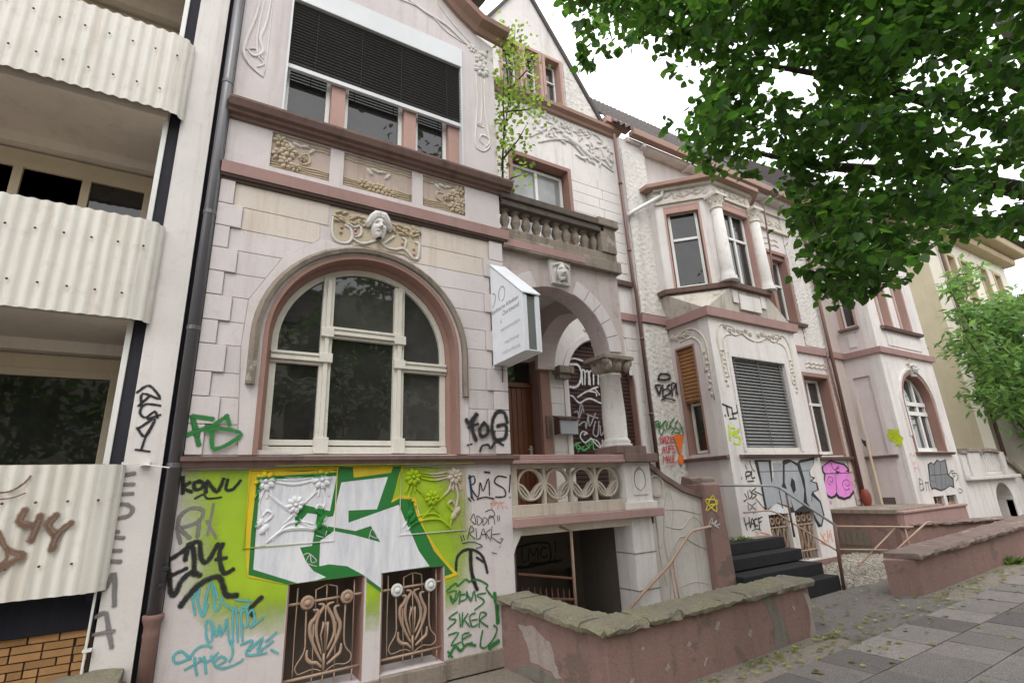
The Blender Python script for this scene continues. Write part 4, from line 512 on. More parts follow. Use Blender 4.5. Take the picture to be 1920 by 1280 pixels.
# white hood round the arch
mb=MB(); out=[(.26,2.0),(.2,2.95),(.22,3.38),(.47,3.85),(.79,4.11)]+[(AC+1.08*math.cos(rad(t)),3.05+1.08*math.sin(rad(t))) for t in range(84,-1,-7)]+[(2.4,2.0)]
inn=[(AC+AR+.035,2.0)]+arc(AC,AS,AR+.035,0,180,28)+[(AC-AR-.035,2.0)]
mb.plate(f49,out+inn,(),0,.02); obj('arch_hood',mb,STONEB,A,bev=.004)
mb=MB(); mb.sweep(f49,[(AC+1.0,2.6)]+arc(AC,3.05,1.0,0,180,30)+[(AC-1.0,2.6)],[(0,.02),(0,.06),(.035,.075),(.06,.055),(.075,.02)]); obj('arch_moulding',mb,SAND,A,sm=False)
mb=MB(); mb.sweep(f49,[(AC+AR,2.0)]+arc(AC,AS,AR,0,180,30)+[(AC-AR,2.0)],[(-.004,-.2),(-.004,.03),(.035,.03),(.035,-.0)]);
mb.sweep(f49,[(AC+AR-.05,2.0)]+arc(AC,AS,AR-.05,0,180,30)+[(AC-AR+.05,2.0)],[(0,-.21),(0,-.14),(.044,-.12),(.044,-.21)]); obj('window_surround',mb,REVEAL,A)
# the arched window itself
W1=MB(); wd=-.16; r1=AR-.05; fr=f49
W1.sweep(fr,[(AC+r1,2.03)]+arc(AC,AS,r1,0,180,30)+[(AC-r1,2.03)],[(-.055,wd-.05),(-.055,wd),(0,wd),(0,wd-.05)])
W1.fbox(fr,AC-r1,AC+r1,2.02,2.085,wd-.05,wd+.03); W1.fbox(fr,AC-r1,AC+r1,2.1,2.15,wd-.05,wd+.005)
M1,M2=.94,1.68
for c_ in (M1,M2):
    W1.fbox(fr,c_-.055,c_+.055,2.03,3.8,wd-.05,wd+.012); W1.fbox(fr,c_-.02,c_+.02,2.15,3.75,wd,wd+.04)
for a,b_,z in ((AC-r1,M1,2.96),(M1,M2,3.25),(M2,AC+r1,2.96)):
    for k,(dz,dw) in enumerate(((0,.045),(-.028,.03),(-.056,.05),(-.085,.02))): W1.fbox(fr,a,b_,z+dz-.013,z+dz+.013,wd-.03,wd+dw+k*.0004)
    W1.fbox(fr,a,b_,z-.09,z+.02,wd-.05,wd+.01)
for c_,z in ((M1,2.96),(M1,3.22),(M2,2.96),(M2,3.22)): W1.fbox(fr,c_-.06,c_+.06,z-.07,z+.02,wd,wd+.058)
for c_ in (M1,M2): W1.fbox(fr,c_-.065,c_+.065,2.025,2.17,wd,wd+.055)
w1=obj('arched_window',W1,FRAME,A,bev=.003)
def paneclip(u0,u1,v0,v1,zz):
    P=[(u0,v0),(u1,v0)]; n=14
    for i in range(n+1):
        u_=u1+(u0-u1)*i/n; P.append((u_,min(v1,AS+math.sqrt(max(.0004,(r1-.02)**2-(u_-AC)**2)))))
    mb=MB(); mb.plate(f49,P,(),wd-.06,wd-.04); obj('pane',mb,GLASSG if zz else GLASS,w1)
L0,R0=AC-r1+.04,AC+r1-.04
paneclip(L0,M1-.04,2.15,2.87,0); paneclip(M1+.04,M2-.04,2.15,3.16,0); paneclip(M2+.04,R0,2.15,2.87,1)
paneclip(L0,M1-.04,2.97,9,0); paneclip(M1+.04,M2-.04,3.26,9,1); paneclip(M2+.04,R0,2.97,9,1)
# horizontal trim
obj('window_ledge',moulding(f49,-.14,2.97,[(1.9,0),(1.9,.05),(1.945,.065),(1.95,.09),(1.985,.095),(1.992,0)]),BROWN,A)
obj('pink_band',moulding(f49,-.13,2.98,[(4.585,0),(4.59,.07),(4.705,.085),(4.715,0)]),PINK,A)
obj('band_lower_moulding',moulding(f49,-.13,2.96,[(4.53,0),(4.535,.03),(4.56,.035),(4.563,.055),(4.583,.06),(4.5835,0)]),DARKM,A)  # dark moulding directly below the pink band
obj('cornice',moulding(f49,-.14,3.04,[(5.23,0),(5.235,.03),(5.27,.04),(5.275,.075),(5.31,.085),(5.315,.12),(5.375,.15),(5.4,.15),(5.425,0)]),BROWN,A)
gp=[(3.05,7.62),(2.9,7.68)]+gab[1:-1]
obj('gable_cornice',MB().sweep(f49,[(3.06,7.66)]+gab[1:-1]+[(-.28,7.66)],[(0,0),(0,.05),(.06,.09),(.1,.2),(.16,.22),(.18,0)]),COPPER,A)
# upper window with half drawn blind
bx=MB(); bx.fbox(f49,.36,2.41,7.0,7.3,-.12,.03); obj('blind_box',bx,METB,A,bev=.006)
bx=MB(); bx.fbox(f49,.325,.345,5.44,7.0,-.1,.025); obj('blind_guide',bx,METB,A); bx=MB(); bx.fbox(f49,2.385,2.405,5.44,7.0,-.1,.025); obj('blind_guide',bx,METB,A)
bl=MB(); bl.fbox(f49,.345,2.385,6.085,6.135,-.05,-.01); bl=obj('roller_blind',bl,METB,A)
us=unit('slat',BLIND)
for k in range(21): inst('slat',us,bl,(1.365,4.93,6.16+k*.041),(2.03,.052,.004),(rad(-22),0,0))
for x in (.62,1.12,1.6,2.2): q=MB(); q.fbox(f49,x-.004,x+.004,6.09,7.0,-.018,-.014); obj('ladder_tape',q,CHAR,bl)
for k in range(1):
    mb=MB()
    for a,b_ in ((.82,.97),(1.66,1.81),(2.24,2.385)): mb.fbox(f49,a,b_,5.43,7.0,-.22,-.06)
    obj('stone_mullion',mb,ROSE,A,bev=.006)
for a,b_ in ((.34,.82),(.97,1.66),(1.81,2.24)): window(A,f49,a+.002,b_-.002,5.44,7.0,-.13,fm=WFRAME,t=.045)
# whiplash relief lines on the upper wall
def vines(fr,par,name,mt,lst,w=0,lab=None):
    mb=MB()
    for pts,r in lst: mb.vine(fr,pts,r,w)
    return obj(name,mb,mt,par,lab,sm=True)
vines(f49,A,'relief_tendril',WALL2,[([(.02,7.0),(0,6.6),(-.06,6.25),(-.075,6.05),(0,5.92),(.13,5.83)],.02),([(.12,6.95),(.1,6.55),(.06,6.3),(.1,6.15),(.02,6.05),(-.05,6.12)],.018),([(.07,6.95),(.03,6.4),(.05,6.1),(.12,6.0),(.06,5.93)],.014),([(.13,7),(.14,6.3),(.135,5.86)],.008),([(-.06,6.1),(.04,6.15),(.11,6.05)],.014)],.002)
mb=MB(); mb.flower(f49,2.7,7.28,.1,.025,7); mb.flower(f49,2.58,7.42,.07,.02,6); mb.flower(f49,2.71,7.12,.12,.03,8,0,.3); mb.dome(f49,2.74,7.4,.08,.05,.03); obj('relief_flower',mb,RELW,A,sm=True)
vines(f49,A,'relief_tendril',WALL2,[([(2.62,7.05),(2.63,6.6),(2.6,6.2),(2.58,5.95),(2.6,5.82)],.017),([(2.69,7.0),(2.7,6.6),(2.68,6.3),(2.66,6.2)],.015),([(2.75,7.0),(2.74,6.5),(2.77,6.2),(2.79,6.0),(2.74,5.9)],.017),([(2.6,5.83),(2.7,5.82),(2.79,5.92),(2.78,6.04),(2.68,6.06),(2.65,5.97),(2.71,5.92)],.015),([(2.66,6.25),(2.62,6.2),(2.72,6.19)],.012),([(2.5,7.44),(2.2,7.62),(1.9,7.68),(1.6,7.8)],.022),([(2.45,7.45),(2.2,7.52),(2.0,7.66),(1.75,7.72),(1.4,7.68)],.016),([(2.56,7.5),(2.3,7.7),(2.05,7.95)],.012)],.002)
# three flowered panels
for a,b_,k in ((.27,.84,0),(.98,1.75,1),(1.88,2.42,2)):
    mb=MB(); mb.fbox(f49,a,b_,4.81,5.22,-.06,-.022); pn=obj('relief_panel',mb,stucco('panel_rose',(.45,.36,.315),(.2,.13,.09),.4,.5) if k==0 else MT['panel_rose'],A,label=('flower relief panel at the left end under the cornice','middle flower relief panel with white leaf spray','flower relief panel at the right end under the cornice')[k])
    fb=FY(4.922); rr=random.Random(k+5)
    mb=MB()
    for z in (5.15,5.185):
        P=[(a+(b_-a)*i/24,z+.006*math.sin(i*1.3)) for i in range(25)]; mb.tube([fb.p(x,y,.0) for x,y in P],.009,5)
    for z in (4.835,4.862,4.89,4.915): mb.tube([fb.p(a+(b_-a)*i/20,z+.004*math.sin(i*.8+z*40),.0) for i in range(21)],.011,5)
    obj('rope_line',mb,RELG,pn,sm=True)
    mb=MB()
    if k==1:
        for x,z,r in ((1.2,4.9,.06),(1.29,4.88,.07),(1.385,4.885,.08),(1.475,4.87,.065),(1.55,4.86,.05)): mb.flower(fb,x,z,r,.03,6)
    else:
        xs=[a+.08,a+.17,a+.07,a+.15,a+.24,a+.3] if k==0 else [b_-.07,b_-.15,b_-.06,b_-.14,b_-.05,b_-.24]
        for x,z,r in zip(xs,(5.14,5.05,4.98,4.9,4.87,5.0),(.075,.09,.075,.08,.055,.045)): mb.flower(fb,x,z,r,.035,6)
        mb.vine(fb,[(a+.28,5.05),(a+.35,5.07),(a+.37,4.98),(a+.3,4.94),(a+.27,4.99)] if k==0 else [(b_-.28,5.05),(b_-.35,5.05),(b_-.36,4.97),(b_-.28,4.94)],.018)
    obj('flower_cluster',mb,RELG if k==1 else RELIEF,pn,sm=True)
    mb=MB(); q=(a+b_)/2 if k==1 else (a+.28 if k==0 else b_-.25); qz=5.08 if k==1 else 5.13
    for da in (-.1,-.04,.03,.1): mb.dome(fb,q+da,qz+.03*math.cos(da*20),.055,.02,.025,8,3,da*9)
    obj('leaf_spray',mb,RELW,pn,sm=True)
# head keystone with shell border
fk=FY(4.885); hd=MB(); hx,hz=1.37,4.37
hd.plate(f49,[(.9,4.5),(.88,4.3),(.92,4.14),(1.02,4.1),(1.2,4.14),(1.36,4.13),(1.5,4.13),(1.66,4.14),(1.75,4.09),(1.83,4.09),(1.85,4.25),(1.83,4.5)],(),0,.014)
kp=obj('keystone_relief',hd,RELIEF,A,label='cream carved relief with a hooded head above the arched window',bev=.005)
def head(fr,u_,v_,s,par,mt,hood=True):
    mb=MB(); nx,ny=26,34; g=lambda a,b=1: math.exp(-(a*a)/2)*b
    for i in range(nx+1):
        for j in range(ny+1):
            x=-1+2*i/nx; y=-1+2*j/ny; ew=math.sqrt(max(0,1-.8*y*y))*(1-.12*max(0,-y)) ; X=x*ew
            h=.095*math.sqrt(max(0,1-x*x))*(1-.25*y*y)
            if -.28<y<.42: h+=g(X/(.1+.1*(.42-y)))*(.016+.042*(.42-y)/.7)
            h+=-.034*g((abs(X)-.4)/.17)*g((y-.24)/.1)+.014*g((abs(X)-.4)/.1)*g((y-.2)/.05)+.016*g((abs(X)-.38)/.24)*g((y-.44)/.06)
            op=1 if hood else 2.2
            h+=-.026*op*g(X/.24)*g((y+.54)/(.035*op))+.016*g(X/.22)*g((y+.43)/.05)+.018*g(X/.18)*g((y+.66)/.05)+.022*g(X/.22)*g((y+.85)/.12)+.008*g((abs(X)-.5)/.18)*g((y+.1)/.15)
            mb.v.append(fr.p(u_+X*.078*s,v_+y*.115*s,h*s if abs(x)<1 else 0))
    for i in range(nx):
        for j in range(ny): a=i*(ny+1)+j; mb.f.append((a,a+1,a+ny+2,a+ny+1))
    obj('face',mb,mt,par,sm=True)
    mb=MB()
    for d_ in (-1,1):
        if hood:
            for k,(o,r) in enumerate(((0,.026),(.022,.03),(.042,.024))):
                mb.tube([fr.p(u_+d_*a*.078*s*(1+o*4),v_+b*.115*s+o*s*.8,w_*s) for a,b,w_ in ((0,.95,.075),(.45,.92,.07),(.85,.62,.05),(1.12,.2,.03),(1.5,-.05,.012))],[r*s*q for q in (.8,1,1,.9,.4)],8)
        else:
            for k in range(4): mb.dome(fr,u_+d_*(.018+.03*k)*s,v_+(.12-.012*k)*s,.022*s,.03*s,.075*s,8,3)
            mb.tube([fr.p(u_+d_*.085*s,v_+.08*s,.03*s),fr.p(u_+d_*.095*s,v_,.03*s),fr.p(u_+d_*.07*s,v_-.11*s,.03*s)],.018*s,6)
    if hood: mb.dome(fr,u_,v_+.135*s,.075*s,.035*s,.07*s,12,4)
    obj('hair',mb,mt,par,sm=True)
head(fk,hx,hz-.005,1.1,kp,RELW)
mb=MB()
for L in ([(.9,4.4),(.9,4.22),(.95,4.13),(1.05,4.13),(1.1,4.2),(1.08,4.3),(1.02,4.33)],[(1.1,4.2),(1.2,4.16),(1.3,4.2),(1.36,4.24)],[(1.06,4.36),(1.12,4.33),(1.18,4.36),(1.19,4.26),(1.13,4.22)],[(1.38,4.26),(1.46,4.18),(1.56,4.17),(1.66,4.2),(1.76,4.11),(1.82,4.13),(1.83,4.28),(1.78,4.31)],[(1.66,4.2),(1.68,4.3),(1.63,4.33)],[(1.42,4.2),(1.5,4.28),(1.55,4.33)]): mb.vine(f49,L,.016,.018,.3)
obj('ribbon_border',mb,RELW,kp,sm=True)
mb=MB(); rr=random.Random(4)
for x in (.94,1.0,1.09,1.16,1.22,1.55,1.61,1.68,1.76,1.81):
    for k in range(3): mb.dome(f49,x+rr.uniform(-.02,.02),4.4+.04*k-.02+rr.uniform(-.015,.015),.045,.02,.03,8,3,rr.uniform(-1,1),.012)
obj('leaf_cluster',mb,RELG,kp,sm=True)
mb=MB()
for x,z in ((.99,4.3),(.985,4.24),(1.13,4.3),(1.14,4.25),(1.64,4.26),(1.65,4.21),(1.77,4.22),(1.775,4.16)): mb.dome(f49,x,z,.02,.02,.022,8,3,0,.012)
obj('pink_bead',mb,ROSE,kp,sm=True)
# cellar windows with forged tulip grilles
gm=[GRILLE,GRILLEW]
for k,(dx,x0,x1,z0,z1) in enumerate(((.73,.73,1.36,.14,.96),(1.5,1.51,2.11,.15,.97))):
    mb=MB(); mb.fbox(f49,x0+.002,x1-.002,z0,z1,-.32,-.28); cw=obj('cellar_window',mb,BLACKI,A,label=('left cellar window behind a rust brown tulip grille','right cellar window behind a grille with white sprayed rosettes')[k])
    mb=MB()
    for s_,e in ((x0+.001,x0+.012),(x1-.012,x1-.001)): mb=MB(); mb.fbox(f49,s_,e,z0,z1,-.27,-.005); obj('reveal',mb,REVEAL,cw)
    pass
    gr=MB(); hi=MB()
    for r,U in GRIL:
        P=[(U[i]/1000+dx,U[i+1]/1000) for i in range(0,len(U),2)]
        P=[(min(max(x,x0),x1),min(max(z+(.01 if k else 0),z0),z1-.005)) for x,z in P]
        P=smooth(P) if len(P)>3 else P; n=len(P); big=r>=14
        rads=[(r/1000*(1-.65*(i/(n-1))) if U[1]>U[-1] else r/1000) if not big else r/1000*(.35+.65*math.sin(math.pi*(.15+.85*(1-abs(2*i/(n-1)-1)))*.5)) for i in range(n)]
        gr.tube([f49.p(x,z,-.045+.0) for x,z in P],[max(.004,q) for q in rads],6)
    obj('grille',gr,GRILLE,cw,sm=True)
    for (a,b_) in ((dx+.165,.795),(dx+.49,.8)):
        q=MB(); q.lathe(f49.p(a,b_,-.045),[(.055,0),(.058,.012),(.05,.026),(.036,.03),(.03,.022),(.024,.034),(.012,.045)],14,'y',(1,1)); obj('rosette',q,gm[k],cw,sm=True)
mb=MB(); mb.fbox(f49,-.12,.73,0,.13,0,.03); mb.fbox(f49,1.36,1.51,0,.13,0,.03); mb.fbox(f49,2.11,2.78,0,.16,0,.03); mb.fbox(f49,.73,1.36,0,.135,-.3,.06); mb.fbox(f49,1.51,2.11,0,.145,-.3,.06); obj('plinth',mb,SAND,A,bev=.006)
# ---------------------------------------------------------------- spray paint on the walls
GZ={}
def tri(s): return [(s[i]/1000,s[i+1]/1000) for i in range(0,len(s),2)]
PIECE=[g for g in GRAF if g[1]=='PIECE'][0]
POLY=[(c,tri(p)) for c,w_,p in PIECE[4] if w_==0]
def paint_at(x,z,base):
    c=base
    for k,P in POLY:
        if inpoly(x,z,P): c=PAL[k] if k!='L' else (.3,.42,.012)
    return c
def stroke(mb,fr,P,width,w,col=None):
    P=smooth(P,4) if len(P)>2 else P
    P=[V(p) for p in P]; n=len(P); h=width/2; soft=.6 if col is not None else 0; cross=[(-1-soft*.5,0),(-1+soft,1),(1-soft,1),(1+soft*.5,0)]
    b=len(mb.v)
    for i in range(n):
        t=(P[min(i+1,n-1)]-P[max(i-1,0)]); t=t.normalized() if t.length>1e-7 else V((1,0)); nn=V((-t.y,t.x))
        hh=h*(.9+.2*((i*37)%11)/11); fade=1-.35*((i*53)%7)/7*(soft>0)
        for o_,a in cross:
            q=P[i]+nn*hh*o_; mb.v.append(fr.p(q.x,q.y,w+.00004*i))
            if col is not None: col.append((a*fade,)*3)
    mb.f+=[(b+4*i+k,b+4*i+k+1,b+4*i+k+5,b+4*i+k+4) for i in range(n-1) for k in range(3)]
    for e,sg in ((0,-1),(n-1,1)):
        t=(P[min(e+1,n-1)]-P[max(e-1,0)]); t=t.normalized() if t.length>1e-7 else V((1,0)); nn=V((-t.y,t.x)); b=len(mb.v); ww=w+.00004*e+.00001
        for rr_,a_ in ((1-soft,1),(1+soft*.5,0)):
            for k in range(7):
                a=math.pi*k/6; q=P[e]+nn*h*rr_*math.cos(a)+t*sg*h*rr_*math.sin(a); mb.v.append(fr.p(q.x,q.y,ww))
                if col is not None: col.append((a_,)*3)
        mb.f.append(tuple(range(b,b+7))); mb.f+=[(b+k,b+k+1,b+8+k,b+7+k) for k in range(6)]
GLAB={'QEID':'black tag down the white pier','III':'grey sprayed bars and figures down the white pier','44':'brown outlined 44 and arrow on corrugated balcony sheet','FS':'green FS tag','KONU':'black KONU tag','LOOP':'faded grey loop','EM':'big black EM tag','RAZ':'teal handwriting of two short lines','TROZE':'teal swirled tag near the ground','PIECE':'large white and green FS piece on lime and yellow','FOG':'black FOG tag','RMS':'blue black RMS! tag','PA':'small salmon tag','BLACK':'thin black BLACK scribble','ARC':'smeared black arc','BEMS':'green BEMS SIKER ZEL tag','ACEPE':'orange scribble above the mailbox','OMMO':'white OmmO outline on the shutter','HATER':'silver scribble low on the shutter','M5SAC':'light green tag low on the shutter','DESPA':'black crowned tag on roughcast','BERSK':'green tag on roughcast','NAZIS':'red NAZIS AUFS MAUL with orange exclamation mark','TH':'black TH tag','LIMEFS':'acid lime FS tag','PU':'black PU tag','KOE':'silver and black KOE piece','IDS':'black scribble beside the silver piece','HACF':'black HACF tag','ORSCR':'orange scribbles low on the bay','PINK':'pink bubble piece with spirals','SCRUB':'blue black scribble','VERT':'small black signs in a column','GERLA':'black letters running down','LIMESPLAT':'lime splash tag','ELFT':'black ELFT tag','AHK':'grey AHK piece','REDS':'small salmon letters','ARROW':'black arrow mark','LMC':'black LMC! on the cellar wall','STAR':'yellow star tag','SILVER':'white scribble'}
def graffiti(key,par,fr=None):
    g=[q for q in GRAF if q[1]==key][0]; _,_,mode,pl,L=g
    fr=FY(pl) if mode=='Y' else FXm(pl)
    mb=MB(); mb.m=[]; mats=[]; w_=0; col=[]
    for c,wd_,s in L:
        P=tri(s); k0=len(mb.f)
        if wd_==0:
            if c=='L': continue
            mb.add([fr.p(x,z,w_) for x,z in P],[tuple(t) for t in tessellate_polygon([[V((a,b,0)) for a,b in P]])]); col+=[(1,1,1)]*len(P)
        else: stroke(mb,fr,P,max(wd_/1000,.008),w_,col)
        w_+=.0004
        m_=paint(c)
        if m_ not in mats: mats.append(m_)
        mb.m+=[mats.index(m_)]*(len(mb.f)-k0)
    return obj('graffiti',mb,mats,par,GLAB[key],rec=False,col=col)
for k in ('QEID','III','44'): graffiti(k,ap)
# soft lime ground of the big piece, as a fine grid whose edge fades
LP=POLY[0][1]; mb=MB(); col=[]; fr=FY(4.8975)
x0,x1,z0,z1=-.1,2.9,.45,1.885; nx,nz=120,58; idx={}
for i in range(nx+1):
    for j in range(nz+1):
        x=x0+(x1-x0)*i/nx; z=z0+(z1-z0)*j/nz; d_=segd(x,z,LP); d_=d_ if inpoly(x,z,LP) else -d_
        if d_>-.24: idx[i,j]=len(mb.v); mb.v.append(fr.p(x,z,0)); a=max(0,min(1,.72+d_/.42)); col.append((a,a,a))
for i in range(nx):
    for j in range(nz):
        q=[(i,j),(i+1,j),(i+1,j+1),(i,j+1)]; xc=x0+(x1-x0)*(i+.5)/nx; zc=z0+(z1-z0)*(j+.5)/nz
        if all(t in idx for t in q) and not (.72<xc<1.37 and zc<.965) and not (1.5<xc<2.12 and zc<.975): mb.f.append(tuple(idx[t] for t in q))
obj('graffiti_ground',mb,SPRAY,A,'soft lime green spray behind the big FS piece',rec=False,col=col)
mb=MB(); fr=FY(4.8); 
mb.fbox(F((0,4.9,0)),.55,2.45,1.903,1.938,.0515,.0535); obj('graffiti',mb,paint('L'),A,'lime overspray along the brown ledge',col=[(.62,)*3]*8)
for k in ('FS','KONU','LOOP','EM','RAZ','TROZE','PIECE','FOG','RMS','PA','BLACK','ARC','BEMS'): graffiti(k,A)
for x,z in ((-.135,1.175),(-.15,1.06)): mb=MB(); mb.lathe((x,4.835,z),[(.016,0),(.02,.012),(.014,.016)],10,'y'); obj('graffiti',mb,paint('k'),A,'black dot sprayed on the downpipe edge',col=[(1,1,1)]*len(mb.v))
def painted_panel(x0,x1,flip,lab):
    mb=MB(); mb.fbox(f49,x0,x1,1.27,1.87,0,.002); p_=obj('relief_panel',mb,RELIEF,A,label=lab); W=x1-x0
    def X(t): return x0+W*(1-t if flip else t)
    mb=MB(); fr=FY(4.8935)
    mb.sweep(fr,[(x0,1.27),(x1,1.27),(x1,1.87),(x0,1.87)],[(0,0),(.0,.007),(.007,.007),(.007,0)],True)
    def vn(P,r): mb.vine(fr,[(X(a),1.27+.6*b) for a,b in P],r,.0,.4)
    for r,(a,b) in ((.085,(.17,.86)),(.085,(.82,.86)),(.075,(.53,.52))):
        mb.flower(fr,X(a),1.27+.6*b,r,.03,8,0,.2)
    for a in (.17,.82):
        for d_ in (-.09,-.03,.03,.09): vn([(a+d_*.5,.78),(a+d_,.66),(a+d_*1.1,.62)],.012)
    vn([(.28,.93),(.5,.9),(.7,.93)],.012); vn([(.28,.84),(.5,.8),(.7,.84)],.012); vn([(.28,.88),(.5,.86),(.7,.89)],.009)
    vn([(.17,.74),(.12,.55),(.16,.35),(.22,.2),(.26,.05)],.014); vn([(.2,.7),(.35,.55),(.5,.42),(.56,.35)],.013); vn([(.8,.72),(.68,.6),(.6,.5),(.52,.4),(.42,.28)],.013)
    vn([(.82,.74),(.88,.55),(.84,.4),(.9,.2),(.96,.1)],.013); vn([(.24,.04),(.4,.18),(.6,.2),(.78,.16),(.9,.06)],.016); vn([(.3,.06),(.45,.26),(.62,.28),(.76,.24)],.012); vn([(.2,.3),(.28,.4),(.22,.46),(.16,.38)],.014); vn([(.86,.35),(.78,.42),(.8,.5),(.88,.46)],.014); vn([(.56,.35),(.66,.24),(.74,.2)],.012)
    for a,b in ((.14,.3),(.86,.3),(.2,.22),(.82,.22)): mb.dome(fr,X(a),1.27+.6*b,.05,.03,.022,8,3,.9)
    base=(.46,.39,.32); col=[]
    for v in mb.v:
        c=paint_at(v.x,v.z,base); h=random.Random(int(v.x*900)+int(v.z*700)).uniform(.9,1.03); col.append(tuple(q*h for q in c))
    obj('relief_ornament',mb,RELC,p_,sm=False,col=col)
painted_panel(.37,1.07,False,'left flower relief panel mostly sprayed white and green')
painted_panel(1.67,2.35,True,'right flower relief panel half lime and half bare stone')
# ---------------------------------------------------------------- porch of the same house
pf=4.95; fP=FY(pf)
po=MB(); PC,PR,PZ=3.70,.845,3.285
hole=arc(PC,PZ,PR,0,180,28)
po.plate(fP,[(2.9,PZ+.0),(2.9,4.5),(4.83,4.5),(4.83,PZ)]+hole[:-1]+[(2.901,PZ+.05)],(),-.3,0)
porch=obj('porch',po,stucco('porch_render',(.5,.42,.4),(.17,.13,.105),.6,.4),A,label='arched porch with columns and a stone balcony on top')
mb=MB()
for k in range(13): 
    a0,a1=4+k*13.2,4+k*13.2+12.6
    if 76<(a0+a1)/2<104: continue
    mb=MB(); mb.plate(fP,arc(PC,PZ,PR+.002,a0,a1,4)+arc(PC,PZ,1.06,a1,a0,4),(),0,.018)
    if max(v.x for v in mb.v)<4.84: obj('arch_stone',mb,STONEB,porch,bev=.003)
mb=MB(); mb.box(2.9,4.83,5.25,6.72,4.44,4.52); mb.box(2.9,4.55,5.25,5.3,4.15,4.44); obj('porch_ceiling',mb,WALL2,porch)
fs=FXm(4.52); mb=MB()   # cross arch from the column back to the house wall
h2=arc(5.95,3.5,.68,0,180,20)
mb.plate(fs,[(5.25,3.5),(5.25,4.44),(6.7,4.44),(6.7,3.5)]+h2[:-1]+[(5.2701,3.5)],(),-.34,0); obj('cross_arch',mb,stucco('arch_soffit',(.52,.45,.42),(.2,.16,.13),.3,.2),porch)
mb=MB(); mb.box(4.86,5.16,6.5,6.72,3.44,3.56); mb.box(4.9,5.12,6.56,6.72,3.36,3.44); obj('bracket',mb,SAND,porch,bev=.01)
# column with leafy capital
mb=MB(); mb.lathe((4.63,5.08,0),[(.2,2.1),(.2,2.13),(.17,2.135),(.185,2.165),(.16,2.2),(.15,2.215),(.155,2.5),(.135,3.02),(.155,3.03),(.15,3.06)],20); cl=obj('column',mb,RELW,porch,sm=True)
mb=MB(); mb.lathe((4.63,5.08,0),[(.14,3.06),(.16,3.1),(.2,3.2),(.24,3.235)],16)
mb.box(4.36,4.89,4.86,5.3,3.235,3.285)
for sx in (-.16,0,.16): mb.dome(FY(4.93),4.63+sx,3.15,.055,.09,.07,8,3)
for sx in (-.2,.2): mb.lathe((4.63+sx,4.9,3.2),[(.05,-.04),(.055,0),(.03,.03)],10,'y')
for sy in (-.1,.1): mb.dome(FXm(4.48),5.08+sy,3.15,.06,.09,.07,8,3)
obj('capital',mb,SAND,cl,bev=.004)
mb=MB(); mb.box(4.43,4.92,4.85,5.3,2.005,2.1); obj('column_block',mb,BROWN,cl,bev=.008)
mk=MB(); mk.plate(fP,[(3.66,4.17),(3.94,4.17),(3.97,4.5),(3.62,4.5)],(),0,.05); mk=obj('keystone',mk,RELW,porch,label='white keystone carved as a grinning mask',bev=.006)
head(FY(4.93),3.8,4.33,1.05,mk,RELW,False)
# balcony
mb=MB(); mb.box(2.92,4.86,4.86,5.25,4.5,4.67); mb.box(2.92,4.83,4.9,5.25,4.67,4.8); bal=obj('balcony',mb,SAND,A,label='blackened stone balcony with balusters above the porch',bev=.012)
mb=MB(); mb.fbox(F((0,4.86,0)),2.92,4.2,4.53,4.63,0,.006); obj('ledge_band',mb,PINK,bal)
mb=MB(); mb.box(2.93,4.62,4.88,5.12,5.11,5.2); mb.box(2.92,4.63,4.85,5.15,5.2,5.3); obj('balcony_rail',mb,DARKM if False else stucco('sooty_stone',(.12,.1,.085),(.035,.03,.028),.7,.6,bst=.8,bs=25),bal,bev=.012)
mb=MB(); mb.box(4.55,4.83,4.88,5.16,4.8,5.2); obj('end_pier',mb,SAND,bal,bev=.01)
mb=MB(); mb.box(4.5,4.88,4.84,5.2,5.2,5.33); obj('pier_cap',mb,SAND,bal,bev=.015)
bp=[(.06,4.8),(.06,4.825),(.04,4.835),(.035,4.86),(.062,4.93),(.066,4.965),(.05,5.03),(.034,5.075),(.045,5.09),(.06,5.1),(.06,5.112)]
bm=None
for k in range(10):
    x=3.03+.163*k
    if bm is None: mb=MB(); mb.lathe((x,5.0,0),bp,10); bm=obj('baluster',mb,SAND,bal,sm=True)
    else:
        o=bm.copy(); C.objects.link(o); o.location=bm.location+V((.163*k*S,0,0))
for sx in (4.7,): mb=MB(); mb.box(sx,4.83,5.2,6.72,4.8,5.25); obj('side_parapet',mb,SAND,bal)
# porch floor, parapet with ring tracery
mb=MB(); mb.box(2.9,5.02,4.97,6.72,1.15,1.3); obj('porch_floor',mb,CONC,porch)
mb=MB(); mb.box(2.9,5.07,4.82,5.12,1.24,1.335); obj('base_ledge',mb,PINK,porch,bev=.008)
mb=MB(); mb.box(2.9,4.54,4.9,5.08,1.335,1.465); mb.box(2.9,3.0,4.93,5.05,1.465,1.9); obj('parapet_base',mb,TRAC,porch,bev=.006)
mb=MB(); mb.box(2.9,4.56,4.82,5.14,1.895,1.935); mb.box(2.9,4.56,4.83,5.13,1.935,1.992); obj('porch_rail',mb,PINK,porch,bev=.008)
mb=MB(); mb.box(4.54,4.985,4.9,5.2,1.335,1.895); mb.box(4.5,5.02,4.87,5.23,1.335,1.42); mb.fbox(FY(4.9),4.66,4.9,1.5,1.86,0,.012); pr=obj('parapet_pier',mb,WALL2,porch,bev=.012)
vines(FY(4.888),pr,'wreath',SAND,[([(4.78,1.55),(4.7,1.6),(4.69,1.72),(4.74,1.8),(4.82,1.81),(4.87,1.74),(4.86,1.62),(4.78,1.55)],.008),([(4.74,1.8),(4.79,1.84),(4.82,1.81)],.006)])
mb=MB(); mb.box(4.5,5.06,4.8,5.26,1.895,2.004); obj('pier_cap',mb,BROWN,porch,bev=.01)
fT=FY(4.96); TR=None
